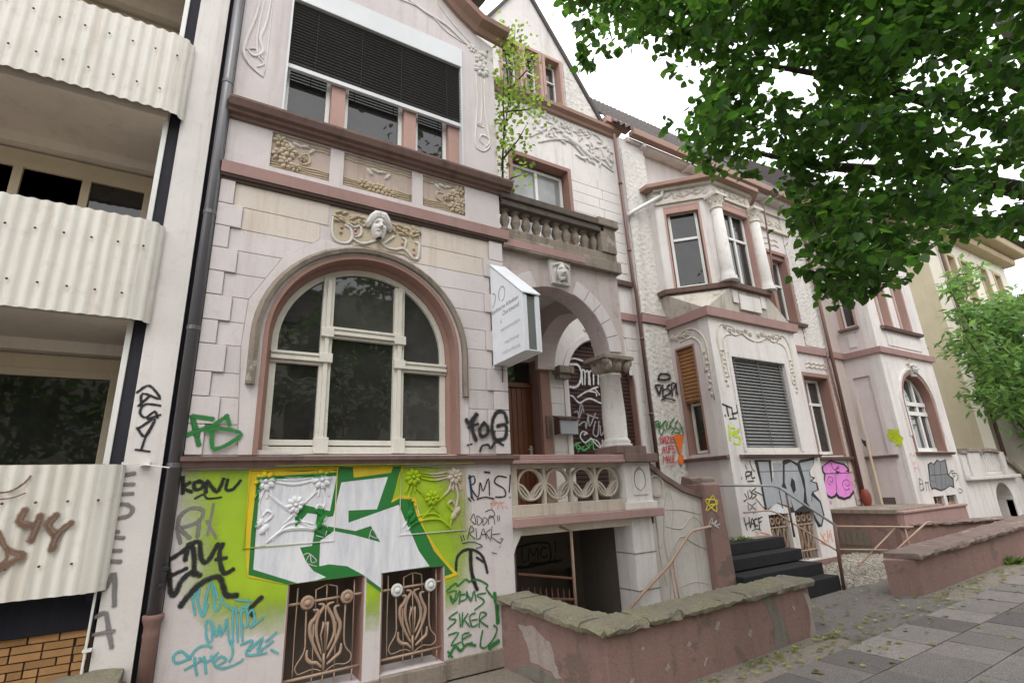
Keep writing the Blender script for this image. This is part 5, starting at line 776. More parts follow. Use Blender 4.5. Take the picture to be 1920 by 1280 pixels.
for k,cx in enumerate((3.18,3.55,3.92,4.29)):
    mb=MB()
    mb.sweep(fT,arc(cx,1.675,.165,0,360,24)[:-1],[(-.012,-.04),(-.012,.02),(.0,.028),(.012,.02),(.012,-.04)],True)
    for d_ in (-1,1):
        mb.sweep(fT,[(cx+d_*(.16-.16*math.sin(rad(t))),1.515+.19*(1-math.cos(rad(t)))) for t in range(90,-1,-12)] if False else [(cx+d_*.008,1.52),(cx+d_*.045,1.6),(cx+d_*.1,1.66),(cx+d_*.16,1.69)],[(-.011,-.04),(-.011,.018),(.011,.018),(.011,-.04)])
        mb.sweep(fT,[(cx+d_*.008,1.52),(cx+d_*.07,1.57),(cx+d_*.12,1.63),(cx+d_*.155,1.66)],[(-.008,-.03),(-.008,.012),(.008,.012),(.008,-.03)])
    mb.fbox(fT,cx-.01,cx+.01,1.5,1.6,-.03,.015)
    obj('ring_tracery',mb,TRAC,porch)
mb=MB()
for cx in (3.365,3.735,4.105): mb.fbox(fT,cx-.016,cx+.016,1.465,1.895,-.04,.025)
mb.fbox(fT,3.0,4.54,1.845,1.895,-.045,.02); obj('tracery_post',mb,TRAC,porch)
# pillar, cellar under the porch
mb=MB(); mb.box(4.6,4.95,4.92,5.27,-.4,1.24); pl=obj('pillar',mb,WALL2,porch,bev=.02)
for z in (.42,.83): mb=MB(); mb.box(4.595,4.955,4.915,5.275,z-.006,z+.006); obj('pillar_joint',mb,SAND,pl)
mb=MB(); mb.box(2.9,2.95,4.95,6.4,-.8,1.15); mb.box(2.9,6,6.2,6.4,-.8,1.15); mb.box(4.62,4.8,5.27,6.2,-.8,1.15); mb.plate(FY(6.0),rect(2.95,4.62,-.8,1.15),[rect(3.9,4.5,-.8,.6)],-.1,0); obj('cellar_wall',mb,BLACKI,porch)
mb=MB(); mb.box(2.9,6.2,3.9,6.4,-.85,-.8); obj('cellar_floor',mb,BLACKI,porch)
graffiti('LMC',porch)
mb=MB(); mb.plate(FY(4.92),[(2.9,1.24),(2.9,.95),(2.94,1.05),(3.06,1.24)],(),-.25,0); obj('corbel',mb,WALL2,porch)
# stair parapet right of the porch
st=MB(); st.plate(FY(4.97),[(4.95,-.3),(5.97,-.3),(5.97,1.4),(5.6,1.52),(5.34,1.66),(5.0,1.88)],(),-.2,0)
sw=obj('stair_parapet',st,stucco('stained_white',(.58,.54,.5),(.2,.17,.14),.5,.7),porch,label='white stained stair parapet sloping down to the rose gate pier')
mb=MB(); mb.sweep(FY(5.07),[(4.98,1.93),(5.3,1.73),(5.62,1.57),(5.98,1.47)],[(0,-.14),(0,.14),(.07,.14),(.07,-.14)]); obj('coping',mb,BROWN,sw,bev=.006)
mb=MB(); mb.sweep(FY(4.965),arc(5.12,1.6,.13,0,360,18)[:-1],[(-.01,0),(-.01,.02),(.01,.02),(.01,0)],True); obj('ring_tracery',mb,TRAC,sw)
rr=random.Random(9); mb=MB()
for P,r in (([(5.15,.25),(5.2,.6),(5.16,.9),(5.22,1.25),(5.3,1.5)],.012),([(5.2,.7),(5.45,.95),(5.7,.85),(5.95,.75)],.01),([(5.2,1.1),(5.5,1.05),(5.75,1.18),(5.95,1.02)],.009),([(5.22,1.3),(5.55,1.28),(5.9,1.2)],.009),([(5.12,.4),(5.05,.8),(5.06,1.2),(5.02,1.5)],.008),([(5.3,1.0),(5.4,1.3),(5.38,1.5)],.006),([(5.25,.35),(5.6,.4),(5.9,.33)],.007)): mb.vine(FY(4.97),P,r,0,.5)
obj('ivy_stain',mb,STAIN,sw,label='dead ivy stems clinging to the parapet')
# main wall of the house behind the porch, with the pointed gable
fM=FY(6.72)
GA_=[(7.0,8.85),(6.98,9.02),(6.62,9.02),(5.7,10.45),(4.78,11.85),(3.84,10.4),(2.9,8.95)]
SH=(5.94,.77,3.4)
hs_=[rect(3.6,4.6,1.3,3.68),archl(SH[0],SH[1],1.3,SH[2]),rect(4.28,5.56,4.6,7.56),rect(4.18,4.58,9.04,10.2),rect(4.72,5.06,9.04,10.22),rect(5.2,5.58,9.04,10.24)]
mb=MB(); mb.plate(fM,[(2.9,0),(7.02,0)]+GA_,hs_,-.3,0); obj('main_wall',mb,WALL2,A)
mb=MB(); mb.box(2.9,7.0,7.3,7.4,1,9); mb.box(-.12,7.0,10.9,11.2,0,8.8); mb.box(2.9,7,7.02,7.4,4.42,4.52); mb.box(2.9,7,7.02,7.4,8.0,8.1); mb.box(2.9,3.0,7,11,0,9); obj('inner_wall',mb,INT,A)
mb=MB(); mb.sweep(fM,GA_[2:],[(0,-.3),(0,.05),(.05,.07),(.05,-.3)]); obj('verge_tile',mb,ROOF,A)
rf=MB(); rf.add([(6.62,6.75,9.02),(4.78,6.75,11.85),(4.78,11,11.85),(6.62,11,9.02),(2.9,6.75,8.95),(2.9,11,8.95)],[(0,1,2,3),(1,4,5,2)]); rf.add([(-.3,5.0,8.6),(1.39,5.0,8.9),(1.39,11,10.5),(-.3,11,10.5),(2.9,5,8.6),(2.9,11,10.5)],[(0,1,2,3),(1,4,5,2)]); obj('roof',rf,ROOF,A)
for zz in range(9):
    z0=5.62+.222*zz; 
    for a,b_ in ((5.62,6.3),(6.31,6.88)): 
        sh=.2 if zz%2 else 0
        if z0<7.5: mb=MB(); mb.fbox(fM,a if a<6 else a+sh*.5,b_+(sh*.5 if b_<6.5 else 0),z0+.004,z0+.218,0,.012); obj('stone_block',mb,MT['white_render'],A,bev=.003)
for zz in range(13):
    z0=1.4+.24*zz
    if z0+.24<4.55: mb=MB(); mb.fbox(fM,6.73 if z0<3.5 else (6.6 if z0<4.1 else 6.4),6.95,z0+.004,z0+.236,0,.014); obj('stone_block',mb,MT['white_render'],A,bev=.003)
for zz in range(8):
    z0=1.4+.26*zz; mb=MB(); mb.fbox(fM,4.8,SH[0]-SH[1]-.03,z0+.004,z0+.256,0,.012); obj('stone_block',mb,WALL2,A,bev=.003)
mb=MB(); mb.sweep(fM,[(SH[0]+SH[1],1.3)]+arc(SH[0],SH[2],SH[1],0,180,24)+[(SH[0]-SH[1],1.3)],[(-.001,-.2),(-.001,.02),(.1,.025),(.1,0)]); obj('window_surround',mb,WALL2,A)
mb=MB(); mb.sweep(fM,[(SH[0]+SH[1]-.003,1.3)]+arc(SH[0],SH[2],SH[1]-.003,0,180,24)+[(SH[0]-SH[1]+.003,1.3)],[(-.02,-.2),(-.02,-.0),(0,-.0),(0,-.2)]); obj('reveal',mb,REVEAL,A)
mb=MB(); mb.plate(fM,archl(SH[0],SH[1]-.02,1.3,SH[2]),(),-.2,-.13); sh_=obj('roller_shutter',mb,SHUT,A,label='brown roller shutter under the porch, tagged in white')
for k in range(40):
    z=1.36+.07*k; hw=SH[1]-.03 if z<SH[2] else math.sqrt(max(0,(SH[1]-.03)**2-(z+.03-SH[2])**2))
    if hw>.1: mb=MB(); mb.fbox(fM,SH[0]-hw,SH[0]+hw,z-.031,z+.031,-.13,-.105); obj('slat',mb,SHUT,sh_,bev=.01)
for k in ('OMMO','HATER','M5SAC'): graffiti(k,sh_)
graffiti('ACEPE',A)
mb=MB(); mb.flower(fM,5.84,4.34,.1,.04,7); mb.dome(fM,5.7,4.36,.12,.05,.03,8,3,.6); mb.dome(fM,5.98,4.36,.12,.05,.03,8,3,-.6); mb.dome(fM,5.84,4.48,.08,.06,.03); obj('relief_flower',mb,RELW,A,sm=True)
# porch door
dr=MB(); dr.fbox(fM,3.6,4.6,1.3,3.68,-.3,-.25); dr=obj('front_door',dr,BLACKI,A,label='dark varnished plank door inside the porch')
for k in range(10): mb=MB(); mb.fbox(fM,3.62+.094*k+.003,3.62+.094*(k+1)-.003,1.3,3.22,-.25,-.215); obj('plank',mb,DOORM,dr,bev=.006)
mb=MB(); mb.fbox(fM,3.6,4.58,3.23,3.31,-.25,-.18); obj('door_transom',mb,DOORM,dr,bev=.01)
mb=MB(); mb.fbox(fM,3.65,4.55,3.33,3.65,-.25,-.235); obj('pane',mb,GLASS,dr)
mb=MB(); mb.fbox(fM,4.48,4.52,2.1,2.3,-.215,-.2); mb.tube([fM.p(4.5,2.24,-.2),fM.p(4.5,2.24,-.16),fM.p(4.42,2.24,-.16)],.01); obj('handle',mb,METB,dr)
mb=MB(); mb.fbox(fM,4.6,4.78,1.3,3.7,-.0,.02); mb.fbox(fM,4.58,4.6,1.3,3.68,-.3,.0); obj('door_surround',mb,REVEAL,A)
mb=MB(); mb.fbox(fM,4.66,4.74,2.4,2.75,.02,.04); obj('bell_plate',mb,BROWN,A,bev=.005)
# upper windows
for a,b_ in ((4.18,4.58),(4.72,5.06),(5.2,5.58)):
    window(A,fM,a+.02,b_-.02,9.06,10.18,-.15,rows=(9.75,),fm=WFRAME,gm=GLASSG,t=.04)
    mb=MB(); mb.sweep(fM,[(b_,9.04),(b_,10.2),(a,10.2),(a,9.04)],[(-.004,-.2),(-.004,.02),(.06,.02),(.06,0)]); obj('window_surround',mb,ROSE,A)
window(A,fM,4.3,5.54,4.6,7.5,-.18,rows=(6.6,),cols=(4.92,),fm=WFRAME,gm=GLASSW,t=.06)
mb=MB(); mb.sweep(fM,[(5.56,4.6),(5.56,7.56),(4.28,7.56),(4.28,4.6)],[(-.006,-.22),(-.006,.02),(.07,.02),(.07,0)]); obj('window_surround',mb,REVEAL,A)
obj('gable_cornice',moulding(fM,2.9,7.02,[(8.8,0),(8.81,.06),(8.86,.08),(8.9,.16),(8.97,.17),(9.0,0)]),COPPER,A)
mb=MB(); mb.box(6.62,7.3,6.55,6.72,9.06,9.2); obj('eave_board',mb,ROSE,A)
obj('pink_band',moulding(fM,6.3,7.0,[(4.62,0),(4.625,.06),(4.76,.07),(4.77,0)]),PINK,A)
obj('balcony_string',moulding(fM,4.8,7.02,[(5.33,0),(5.34,.08),(5.42,.1),(5.47,0)]),BROWN,A)
# carved frieze under the gable
rr=random.Random(21); mb=MB()
for k in range(90):
    x=rr.uniform(4.7,6.8); z=8.72-rr.random()**1.3*(.75 if x>6 else .5); mb.dome(fM,x,z,.085,.03,.035,7,2,rr.uniform(-1.4,1.4))
for P in ([(4.7,8.05),(5.0,8.3),(5.3,8.5),(5.8,8.35),(6.2,8.15),(6.5,8.05),(6.8,7.95)],[(4.9,8.0),(5.3,8.22),(5.7,8.3),(6.0,8.1),(6.3,7.95)],[(5.3,8.5),(5.15,8.35),(5.3,8.25)],[(6.2,8.15),(6.0,8.0),(5.8,8.05)],[(6.5,8.5),(6.6,8.2),(6.75,8.0)]): mb.vine(fM,P,.04,0,.5)
mb.dome(fM,5.75,8.33,.28,.09,.06,12,3,-.35); mb.dome(fM,6.1,8.16,.2,.06,.05,12,3,-.6)
obj('carved_frieze',mb,RELW,A,sm=True,label='white carved leaf frieze under the copper cornice')
def roughcast(par,fr,u0,u1,v0,v1,w=.0,mask=None,cs=.024,mt=ROUGH,amp=.028):
    from mathutils import noise as N
    mb=MB(); nu=max(2,int((u1-u0)/cs)); nv=int((v1-v0)/cs); id_={}
    for i in range(nu+1):
        for j in range(nv+1):
            a=u0+(u1-u0)*i/nu; b_=v0+(v1-v0)*j/nv
            h=.5+.5*N.noise(V((a*17,b_*17,3.1)))+.35*N.noise(V((a*38,b_*38,7)))
            id_[i,j]=len(mb.v); mb.v.append(fr.p(a,b_,w+amp*max(0,h)))
    for i in range(nu):
        for j in range(nv):
            a=u0+(u1-u0)*(i+.5)/nu; b_=v0+(v1-v0)*(j+.5)/nv
            if mask is None or mask(a,b_): mb.f.append((id_[i,j],id_[i+1,j],id_[i+1,j+1],id_[i,j+1]))
    return obj('roughcast',mb,mt,par,sm=True,rec=False)
roughcast(A,fM,5.68,6.68,9.03,10.3,.004,lambda a,b_: a<6.62-(b_-9.02)*.643-.05)
mb=MB(); mb.tube([(6.72,6.5,8.7),(6.76,6.5,5.4),(6.8,6.5,5.2),(6.82,6.5,1.2)],.033,8)
for z in (7.5,6,4.2,2.8): mb.lathe((6.735 if z>7 else 6.755 if z>5 else 6.81,6.5,z),[(.043,0),(.043,.05)],8)
obj('downpipe',mb,PIPEB,A,sm=True)
# ---------------------------------------------------------------- oriel house
B=thing('townhouse',(9,6.4,0),'pale townhouse with a columned corner oriel, closed grey blind and silver KOE piece','house')
fM2=FY(6.725)
mb=MB(); mb.plate(fM2,[(7.02,0),(13.72,0),(13.72,8.9),(7.02,8.9)],[rect(12.28,13.36,2.1,4.0),rect(11.26,12.6,5.36,7.2)],-.3,0); obj('main_wall',mb,stucco('bay_wall',(.62,.57,.55),(.3,.25,.22),.3,.35),B)
mb=MB(); mb.box(7.02,13.7,7.4,7.5,0,9); mb.box(7.02,13.7,7.05,7.4,4.4,4.5); mb.box(7.02,13.7,11,11.3,0,9); mb.box(7.02,7.1,7.0,11,0,9); obj('inner_wall',mb,INT,B)
# tiled roof
mb=MB(); nx,ny=300,44; sl_=math.tan(rad(53)); 
for i in range(nx+1):
    x=6.75+(14.0-6.75)*i/nx
    for j in range(ny+1):
        t=j/ny*4.2; q=(t/.24)%1; h=.035*math.sin(2*math.pi*x/.15)+.035*(1-q)
        mb.v.append(V((x,6.42+t*math.cos(rad(53))-h*.8,8.93+t*math.sin(rad(53))+h*.6)))
for i in range(nx):
    for j in range(ny): a=i*(ny+1)+j; mb.f.append((a,a+1,a+ny+2,a+ny+1))
obj('roof_tiles',mb,ROOF,B,kind='stuff',rec=False,sm=False)
mb=MB(); mb.sweep(FXm(7.0),[(6.52,8.82),(6.52,8.83)],[(0,0)]) if False else mb.box(7.15,13.9,6.36,6.5,8.79,8.9); mb.box(7.15,13.9,6.33,6.36,8.77,8.93); obj('gutter',mb,COPPER,B,bev=.02)
mb=MB(); mb.box(7.1,13.7,6.5,6.72,8.7,8.79); 
for k in range(4): mb.box(7.5+1.5*k,7.56+1.5*k,6.42,6.72,8.64,8.72)
obj('eave_board',mb,WALL2,B)
mb=MB(); mb.box(6.9,7.6,6.56,6.724,0,8.75); obj('party_wall',mb,MT['bay_wall'],B); fS=FY(6.558); roughcast(B,fS,6.92,7.6,.9,4.56,.002); roughcast(B,fS,6.92,7.6,4.78,8.5,.002); roughcast(B,fM2,12.75,13.7,4.8,8.6,.002); roughcast(B,fM2,13.44,13.7,.95,4.55,.002,mt=stucco('roughcast_rose',(.5,.4,.36),(.25,.17,.14),.4,.4))
for k in ('DESPA','BERSK','NAZIS'): graffiti(k,B)
obj('pink_band',moulding(fS,6.88,7.6,[(4.58,0),(4.585,.06),(4.735,.08),(4.745,0)]),PINK,B); obj('pink_band',moulding(fM2,10.27,13.72,[(4.58,0),(4.585,.06),(4.735,.08),(4.745,0)]),PINK,B)
# lower bay
fb=FY(5.62); fs=FXm(7.6)
mb=MB(); mb.plate(fb,rect(7.6,10.27,0,4.5),[rect(8.08,9.73,2.1,3.8),rect(8.36,8.93,.3,1.04),rect(9.12,9.7,.24,1.04)],-.22,0); bay=obj('bay',mb,WALL2,B,label='square ground floor bay with closed grey blind and silver graffiti')
mb=MB(); mb.plate(fs,rect(5.841,6.73,0,4.5),[rect(6.03,6.42,2.1,4.06)],-.22,-.002); mb.box(10.05,10.27,5.84,6.73,0,4.5); obj('bay_side',mb,WALLB,bay)
mb=MB(); mb.box(7.82,10.05,6.3,6.4,.2,4.4); mb.box(7.82,10.05,5.84,6.72,4.35,4.45); obj('inner_wall',mb,INT,bay)
def bandring(pts,v0,v1,out,mt,par,name='pink_band'):
    mb=MB(); n=len(pts); P=[V(p) for p in pts]; vs=[]
    for i in range(n):
        d1=(P[i]-P[max(i-1,0)]); d2=(P[min(i+1,n-1)]-P[i]); d1=d1 if d1.length>0 else d2; d2=d2 if d2.length>0 else d1
        n1=V((d1.y,-d1.x)).normalized(); n2=V((d2.y,-d2.x)).normalized(); nn=(n1+n2).normalized(); k=1/max(.5,nn.dot(n1))
        for o,z in ((0,v0),(out*.8,v0+.005),(out,v1-.012),(0,v1)): q=P[i]+nn*o*k; vs.append((q.x,q.y,z))
    fs_=[(4*i+j,4*i+4+j,4*i+4+(j+1)%4,4*i+(j+1)%4) for i in range(n-1) for j in range(4)]+[(0,1,2,3),tuple(4*(n-1)+j for j in range(4))]
    mb.add(vs,fs_); return obj(name,mb,mt,par)
bandring([(7.6,6.72),(7.6,5.62),(10.27,5.62),(10.27,6.72)],4.5,4.68,.09,PINK,bay)
bandring([(7.6,6.72),(7.6,5.62)],1.98,2.045,.09,BROWN,bay,'window_ledge'); obj('window_ledge',moulding(fb,7.85,10.22,[(1.98,0),(1.985,.07),(2.035,.1),(2.045,0)]),BROWN,bay)
# closed slatted blind
mb=MB(); mb.fbox(fb,8.1,9.71,2.16,3.8,-.16,-.1); gb=obj('window_blind',mb,BLINDG,bay,label='closed grey slatted blind in the bay window')
ug=unit('slat',BLINDG)
for k in range(27): inst('slat',ug,gb,(8.905,5.69,2.2+.0605*k),(1.6,.052,.007),(rad(52),0,0))
for x in (8.2,8.9,9.6): mb=MB(); mb.fbox(fb,x-.008,x+.008,2.17,3.79,-.035,-.028); obj('ladder_tape',mb,BLIND,gb)
mb=MB(); mb.fbox(fb,8.09,9.72,2.1,2.165,-.12,-.02); obj('blind_sill',mb,FRAME,bay,bev=.005)
mb=MB(); mb.sweep(fb,[(9.73,2.1),(9.73,3.8),(8.08,3.8),(8.08,2.1)],[(-.004,-.2),(-.004,.012),(.07,.012),(.07,0)]); obj('window_surround',mb,WALL2,bay)
window(bay,fs,6.05,6.4,2.12,4.03,-.15,rows=(3.0,),fm=FRAME,t=.05)
mb=MB(); mb.fbox(fs,6.04,6.41,3.03,4.05,-.1,-.06); sb=obj('side_shutter',mb,stucco('wood_shutter',(.32,.16,.07),(.14,.07,.04),.4,.3),bay)
for k in range(14): mb=MB(); mb.fbox(fs,6.045,6.405,3.06+.07*k,3.115+.07*k,-.06,-.04); obj('slat',mb,MT['wood_shutter'],sb,bev=.008)
mb=MB(); mb.sweep(fs,[(6.42,2.1),(6.42,4.06),(6.03,4.06),(6.03,2.1)],[(-.004,-.2),(-.004,.01),(.03,.01),(.03,0)]); obj('window_surround',mb,REVEAL,bay)
# stucco garlands round the blind
mb=MB()
for d_ in (-1,1):
    c=8.905
    def q(x,z): return (c+d_*x,z)
    mb.vine(fb,[q(1.08,3.3),q(1.1,3.7),q(1.13,4.1),q(1.05,4.33),q(.9,4.4),q(.6,4.38)],.022,0,.4); mb.vine(fb,[q(.97,3.4),q(.99,3.8),q(.97,4.1),q(.85,4.2),q(.7,4.22)],.018,0,.4)
    for k in range(9): mb.dome(fb,*q(1.05+.03*math.sin(k*2),3.25+.08*k),.03,.045,.025,7,2,k)
    for k in range(7): mb.flower(fb,*q(.85-.12*k,4.36-.06*abs(math.sin(k*1.3))),.05,.03,6)
    mb.vine(fb,[q(.8,4.3),q(.6,4.22),q(.4,4.28),q(.2,4.2),q(.02,4.16)],.02,0,.3)
obj('garland',mb,RELIEF if False else stucco('relief_pale',(.58,.53,.46),(.28,.22,.15),.6,.3,bst=.3),bay,sm=True)
mb=MB()
for k in range(8): mb.dome(fs,5.78+.02*math.sin(k*2),3.1+.11*k,.03,.05,.025,7,2,k)
mb.vine(fs,[(5.74,3.0),(5.72,3.6),(5.75,4.1),(5.95,4.35),(6.2,4.38),(6.4,4.25)],.022,0,.4); mb.vine(fs,[(5.85,3.5),(5.85,4.0),(6.0,4.2),(6.3,4.2)],.018,0,.4)
for k in range(5): mb.flower(fs,6.1+.09*k,4.32-.03*(k%2),.06,.03,6)
obj('garland',mb,MT['relief_pale'],bay,sm=True)
for k in ('TH','LIMEFS','PU','KOE','IDS','HACF','ORSCR'): graffiti(k,bay)
for (a,b_,c,d_) in ((8.36,8.93,.3,1.04),(9.12,9.7,.24,1.04)):
    mb=MB(); mb.fbox(fb,a,b_,c,d_,-.21,-.19); cw=obj('cellar_window',mb,BLACKI,bay)
    mb=MB()
    for k in range(6): x=a+.04+(b_-a-.08)*k/5; mb.tube([fb.p(x,c,-.06),fb.p(x,d_,-.06)],.012,5)
    for z in (d_-.22,c+.15): mb.tube([fb.p(a,z,-.055),fb.p(b_,z,-.055)],.016,5)
    for k in range(3):
        x=a+.12+(b_-a-.24)*k/2; mb.sweep(fb,arc(x,d_-.11,.05,0,360,12)[:-1],[(-.01,-.05),(-.01,-.03),(.01,-.03),(.01,-.05)],True)
        mb.vine(fb,[(x,c+.18),(x-.05,c+.35),(x,d_-.24)],.014,-.05,.3); mb.vine(fb,[(x,c+.18),(x+.05,c+.35),(x,d_-.24)],.014,-.05,.3)
    obj('grille',mb,GRILLE,cw)
mb=MB(); mb.box(7.56,10.31,5.58,5.62,0,.2) if False else mb.fbox(fb,7.6,10.27,0,.22,0,.02); obj('plinth',mb,LOWW,bay)
# transition and oriel
OP=[(7.52,6.72),(7.52,6.38),(8.33,5.57),(9.54,5.57),(10.35,6.38),(10.35,6.72)]
mb=MB(); L=[(7.6,6.72,4.66),(7.6,5.62,4.66),(10.27,5.62,4.66),(10.27,6.72,4.66)]+[(x,y,5.16) for x,y in OP]
mb.add(L,[(1,2,7,6),(1,6,5),(0,1,5,4),(2,8,7),(2,3,9,8),(0,3,2,1),(4,5,6,7,8,9)]); ori=obj('oriel',mb,STAIN,B,label='corner oriel on the upper floor with two white columns and a copper roof')
mb=MB(); fo=FY(5.585); mb.fbox(fo,8.58,9.23,4.76,5.07,0,.03); mb.fbox(fo,8.4,8.55,4.88,5.14,0,.02); mb.fbox(fo,9.27,9.42,4.88,5.14,0,.02); obj('panel',mb,WALL2,ori,bev=.005)
bandring(OP,5.17,5.27,.1,BROWN,ori,'oriel_sill')
q=math.sqrt(.5); fc=F((7.52,6.38,0),(q,-q,0),(-q,-q,0)); LC=.81/q; fr2=F((9.54,5.57,0),(q,q,0),(q,-q,0))
fO=FY(5.57)
mb=MB(); mb.plate(fc,rect(0,LC,5.27,7.5),[rect(.19,.82,5.3,7.05)],-.15,-.001); mb.plate(fO,rect(8.33,9.54,5.27,7.5),[rect(8.5,9.37,5.3,7.05)],-.15,-.001); mb.plate(fr2,rect(0,LC,5.27,7.5),[rect(.3,.95,5.3,7.05)],-.15,-.001)
mb.box(7.52,7.6,6.38,6.72,5.27,7.5); mb.box(10.27,10.35,6.38,6.72,5.27,7.5); obj('oriel_wall',mb,WALL2,ori)
mb=MB(); mb.box(7.8,10.1,6.5,6.7,5.2,7.5); mb.box(7.9,10,6.2,6.7,7.4,7.45); obj('inner_wall',mb,INT,ori)
for f_,a,b_ in ((fc,.19,.82),(fO,8.5,9.37),(fr2,.3,.95)):
    window(ori,f_,a+.03,b_-.02,5.3,6.98,-.1,rows=(6.35,),cols=() if f_ is not fO else (8.93,),fm=WFRAME,t=.055)
    mb=MB(); mb.fbox(f_,a,b_,6.92,7.06,-.08,.005); obj('shutter_box',mb,ROSE,ori,bev=.006)
    mb=MB(); mb.sweep(f_,[(b_,5.3),(b_,7.05),(a,7.05),(a,5.3)],[(-.003,-.14),(-.003,.01),(.035,.01),(.035,0)]); obj('window_surround',mb,ROSE,ori)
for (x,y) in ((8.33,5.57),(9.54,5.57)):
    mb=MB(); mb.lathe((x,y-.02,0),[(.18,5.27),(.18,5.3),(.15,5.31),(.165,5.36),(.135,5.39),(.128,5.5),(.108,6.82)],16); cl=obj('column',mb,RELW,ori,sm=True)
    mb=MB(); mb.lathe((x,y-.02,0),[(.11,6.82),(.13,6.84),(.12,6.88),(.13,6.98),(.17,7.06),(.18,7.08)],12); mb.box(x-.17,x+.17,y-.19,y+.1,7.08,7.14)
    for a in range(-1,3): mb.dome(F((x,y-.02,0),(math.cos(a*.7),-math.sin(a*.7),0),(-math.sin(a*.7+.2),-math.cos(a*.7+.2),0)),0,6.98,.04,.07,.165,8,3)
    obj('capital',mb,MT['relief_pale'],cl)
mb=MB()
for f_,a,b_ in ((fc,.0,LC),(fO,8.35,9.52),(fr2,0,LC)):
    mb.fbox(f_,a,b_,7.14,7.2,0,.05); mb.fbox(f_,a,b_,7.44,7.5,0,.08)
    n=7
    for k in range(n):
        x=a+.12+(b_-a-.24)*k/(n-1); mb.dome(f_,x,7.32+.03*math.sin(k*2),.09,.05,.035,8,3,k*.7)
    mb.vine(f_,[(a+.08,7.26),(a+(b_-a)*.3,7.38),(a+(b_-a)*.5,7.27),(a+(b_-a)*.75,7.38),(b_-.08,7.28)],.025,0,.3)
obj('oriel_frieze',mb,MT['relief_pale'],ori)
mb=MB(); n=len(OP); cx,cy=8.93,6.5; Q=[]
for x,y in OP: Q.append((cx+(x-cx)*1.15,min(6.72,cy+(y-cy)*1.22)))
vs=[(x,y,7.5) for x,y in Q]+[(x,y,7.59) for x,y in Q]+[(8.93,6.72,8.2)]
mb.add([(x,y,7.48) for x,y in OP],[tuple(range(6))]); mb.add(vs,[(i,i+1,6+i+1,6+i) for i in range(5)]+[(6+i,7+i,12) for i in range(5)]+[tuple(range(6))]); obj('oriel_roof',mb,COPPER,ori,bev=.01)
mb=MB(); mb.tube([(7.62,6.2,7.52),(7.62,6.25,7.35),(7.0,6.48,6.95),(6.82,6.5,6.8)],.04,8); obj('gutter_pipe',mb,WFRAME,ori,sm=True)
# recessed right part
window(B,fM2,12.3,13.34,2.14,3.98,-.22,rows=(3.35,),cols=(12.82,),fm=WFRAME,gm=GLASSG,t=.07)
mb=MB(); mb.sweep(fM2,[(13.36,2.1),(13.36,4.0),(12.28,4.0),(12.28,2.1)],[(-.004,-.28),(-.004,.03),(.09,.03),(.09,0)]); obj('window_surround',mb,REVEAL,B)
obj('window_ledge',moulding(fM2,12.1,13.68,[(1.99,0),(1.995,.09),(2.05,.12),(2.075,0)]),BROWN,B)
for a,b_ in ((11.28,11.86),(11.99,12.58)):
    window(B,fM2,a,b_,5.38,7.1,-.18,rows=(6.4,),fm=WFRAME,gm=GLASSG,t=.055)
mb=MB(); mb.fbox(fM2,11.86,11.99,5.36,7.2,-.2,-.02); mb.fbox(fM2,11.26,12.6,7.08,7.2,-.15,-.03); mb.sweep(fM2,[(12.6,5.36),(12.6,7.2),(11.26,7.2),(11.26,5.36)],[(-.004,-.28),(-.004,.03),(.08,.03),(.08,0)]); obj('window_surround',mb,REVEAL,B)
obj('window_ledge',moulding(fM2,11.1,12.85,[(5.26,0),(5.265,.1),(5.33,.13),(5.355,0)]),BROWN,B)
mb=MB()
for x in (11.4,11.7,12.0,12.3,12.7,12.9,13.1,13.3):
    for z in ((7.45,7.6) if x<12.6 else (4.22,4.32)): mb.vine(fM2,[(x-.15,z),(x,z+.04),(x+.15,z)],.025,0,.2)
for x in (11.4,11.8,12.2,12.6): mb.flower(fM2,x,8.15,.13,.04,7); mb.vine(fM2,[(x-.2,8.0),(x,8.3),(x+.2,8.05)],.03,0,.3)
mb.fbox(fM2,11.2,12.95,7.86,7.94,0,.08); mb.fbox(fM2,11.2,12.95,8.38,8.44,0,.06); obj('relief_ornament',mb,MT['relief_pale'],B,sm=False)
for k in ('PINK','VERT'): graffiti(k,B)
mb=MB(); mb.tube([(13.66,6.62,8.7),(13.66,6.62,1.2)],.045,8); mb.tube([(13.5,6.66,4.7),(13.6,6.66,3.2),(13.62,6.66,1.0)],.02,6); dp=obj('downpipe',mb,PIPEB,B,sm=True)
mb=MB(); mb.lathe((13.66,6.58,.9),[(.07,0),(.075,.05),(.1,.12),(.11,.25),(.085,.34),(.06,.4)],10); obj('pipe_shoe',mb,stucco('red_iron',(.22,.055,.035),(.1,.04,.03),.4,.2,rough=.5),dp,sm=True)
mb=MB(); mb.tube([(9.95,5.5,7.4),(9.85,5.5,6.2),(9.7,5.5,5.4)],.018,6); obj('loose_cable',mb,PIPEB,B)
# ---------------------------------------------------------------- house with the tall arched bay window
Cc=thing('townhouse',(15.8,6.3,0),'white townhouse beyond the oriel house with a tall pointed arch bay window and grey graffiti','house')
mb=MB(); mb.plate(fM2,rect(13.73,14.5,0,8.9),(),-.3,0); mb.box(14.4,17.35,6.73,11,0,8.9); mb.box(13.73,14.4,7.0,11,0,8.9); obj('main_wall',mb,stucco('rose_roughcast',(.55,.47,.43),(.3,.22,.2),.35,.3,bst=.8),Cc)
f4=FY(5.85); s4=FXm(14.4)
AH=(15.85,.8,3.3)
mb=MB(); mb.plate(f4,rect(14.4,17.35,0,8.8),[archl(AH[0],AH[1],2.12,AH[2]),rect(14.95,15.5,5.36,7.1),rect(16.05,16.6,5.36,7.1),rect(15.25,15.82,.35,1.05),rect(15.98,16.55,.35,1.05)],-.25,0); b4=obj('bay',mb,WALL2,Cc)
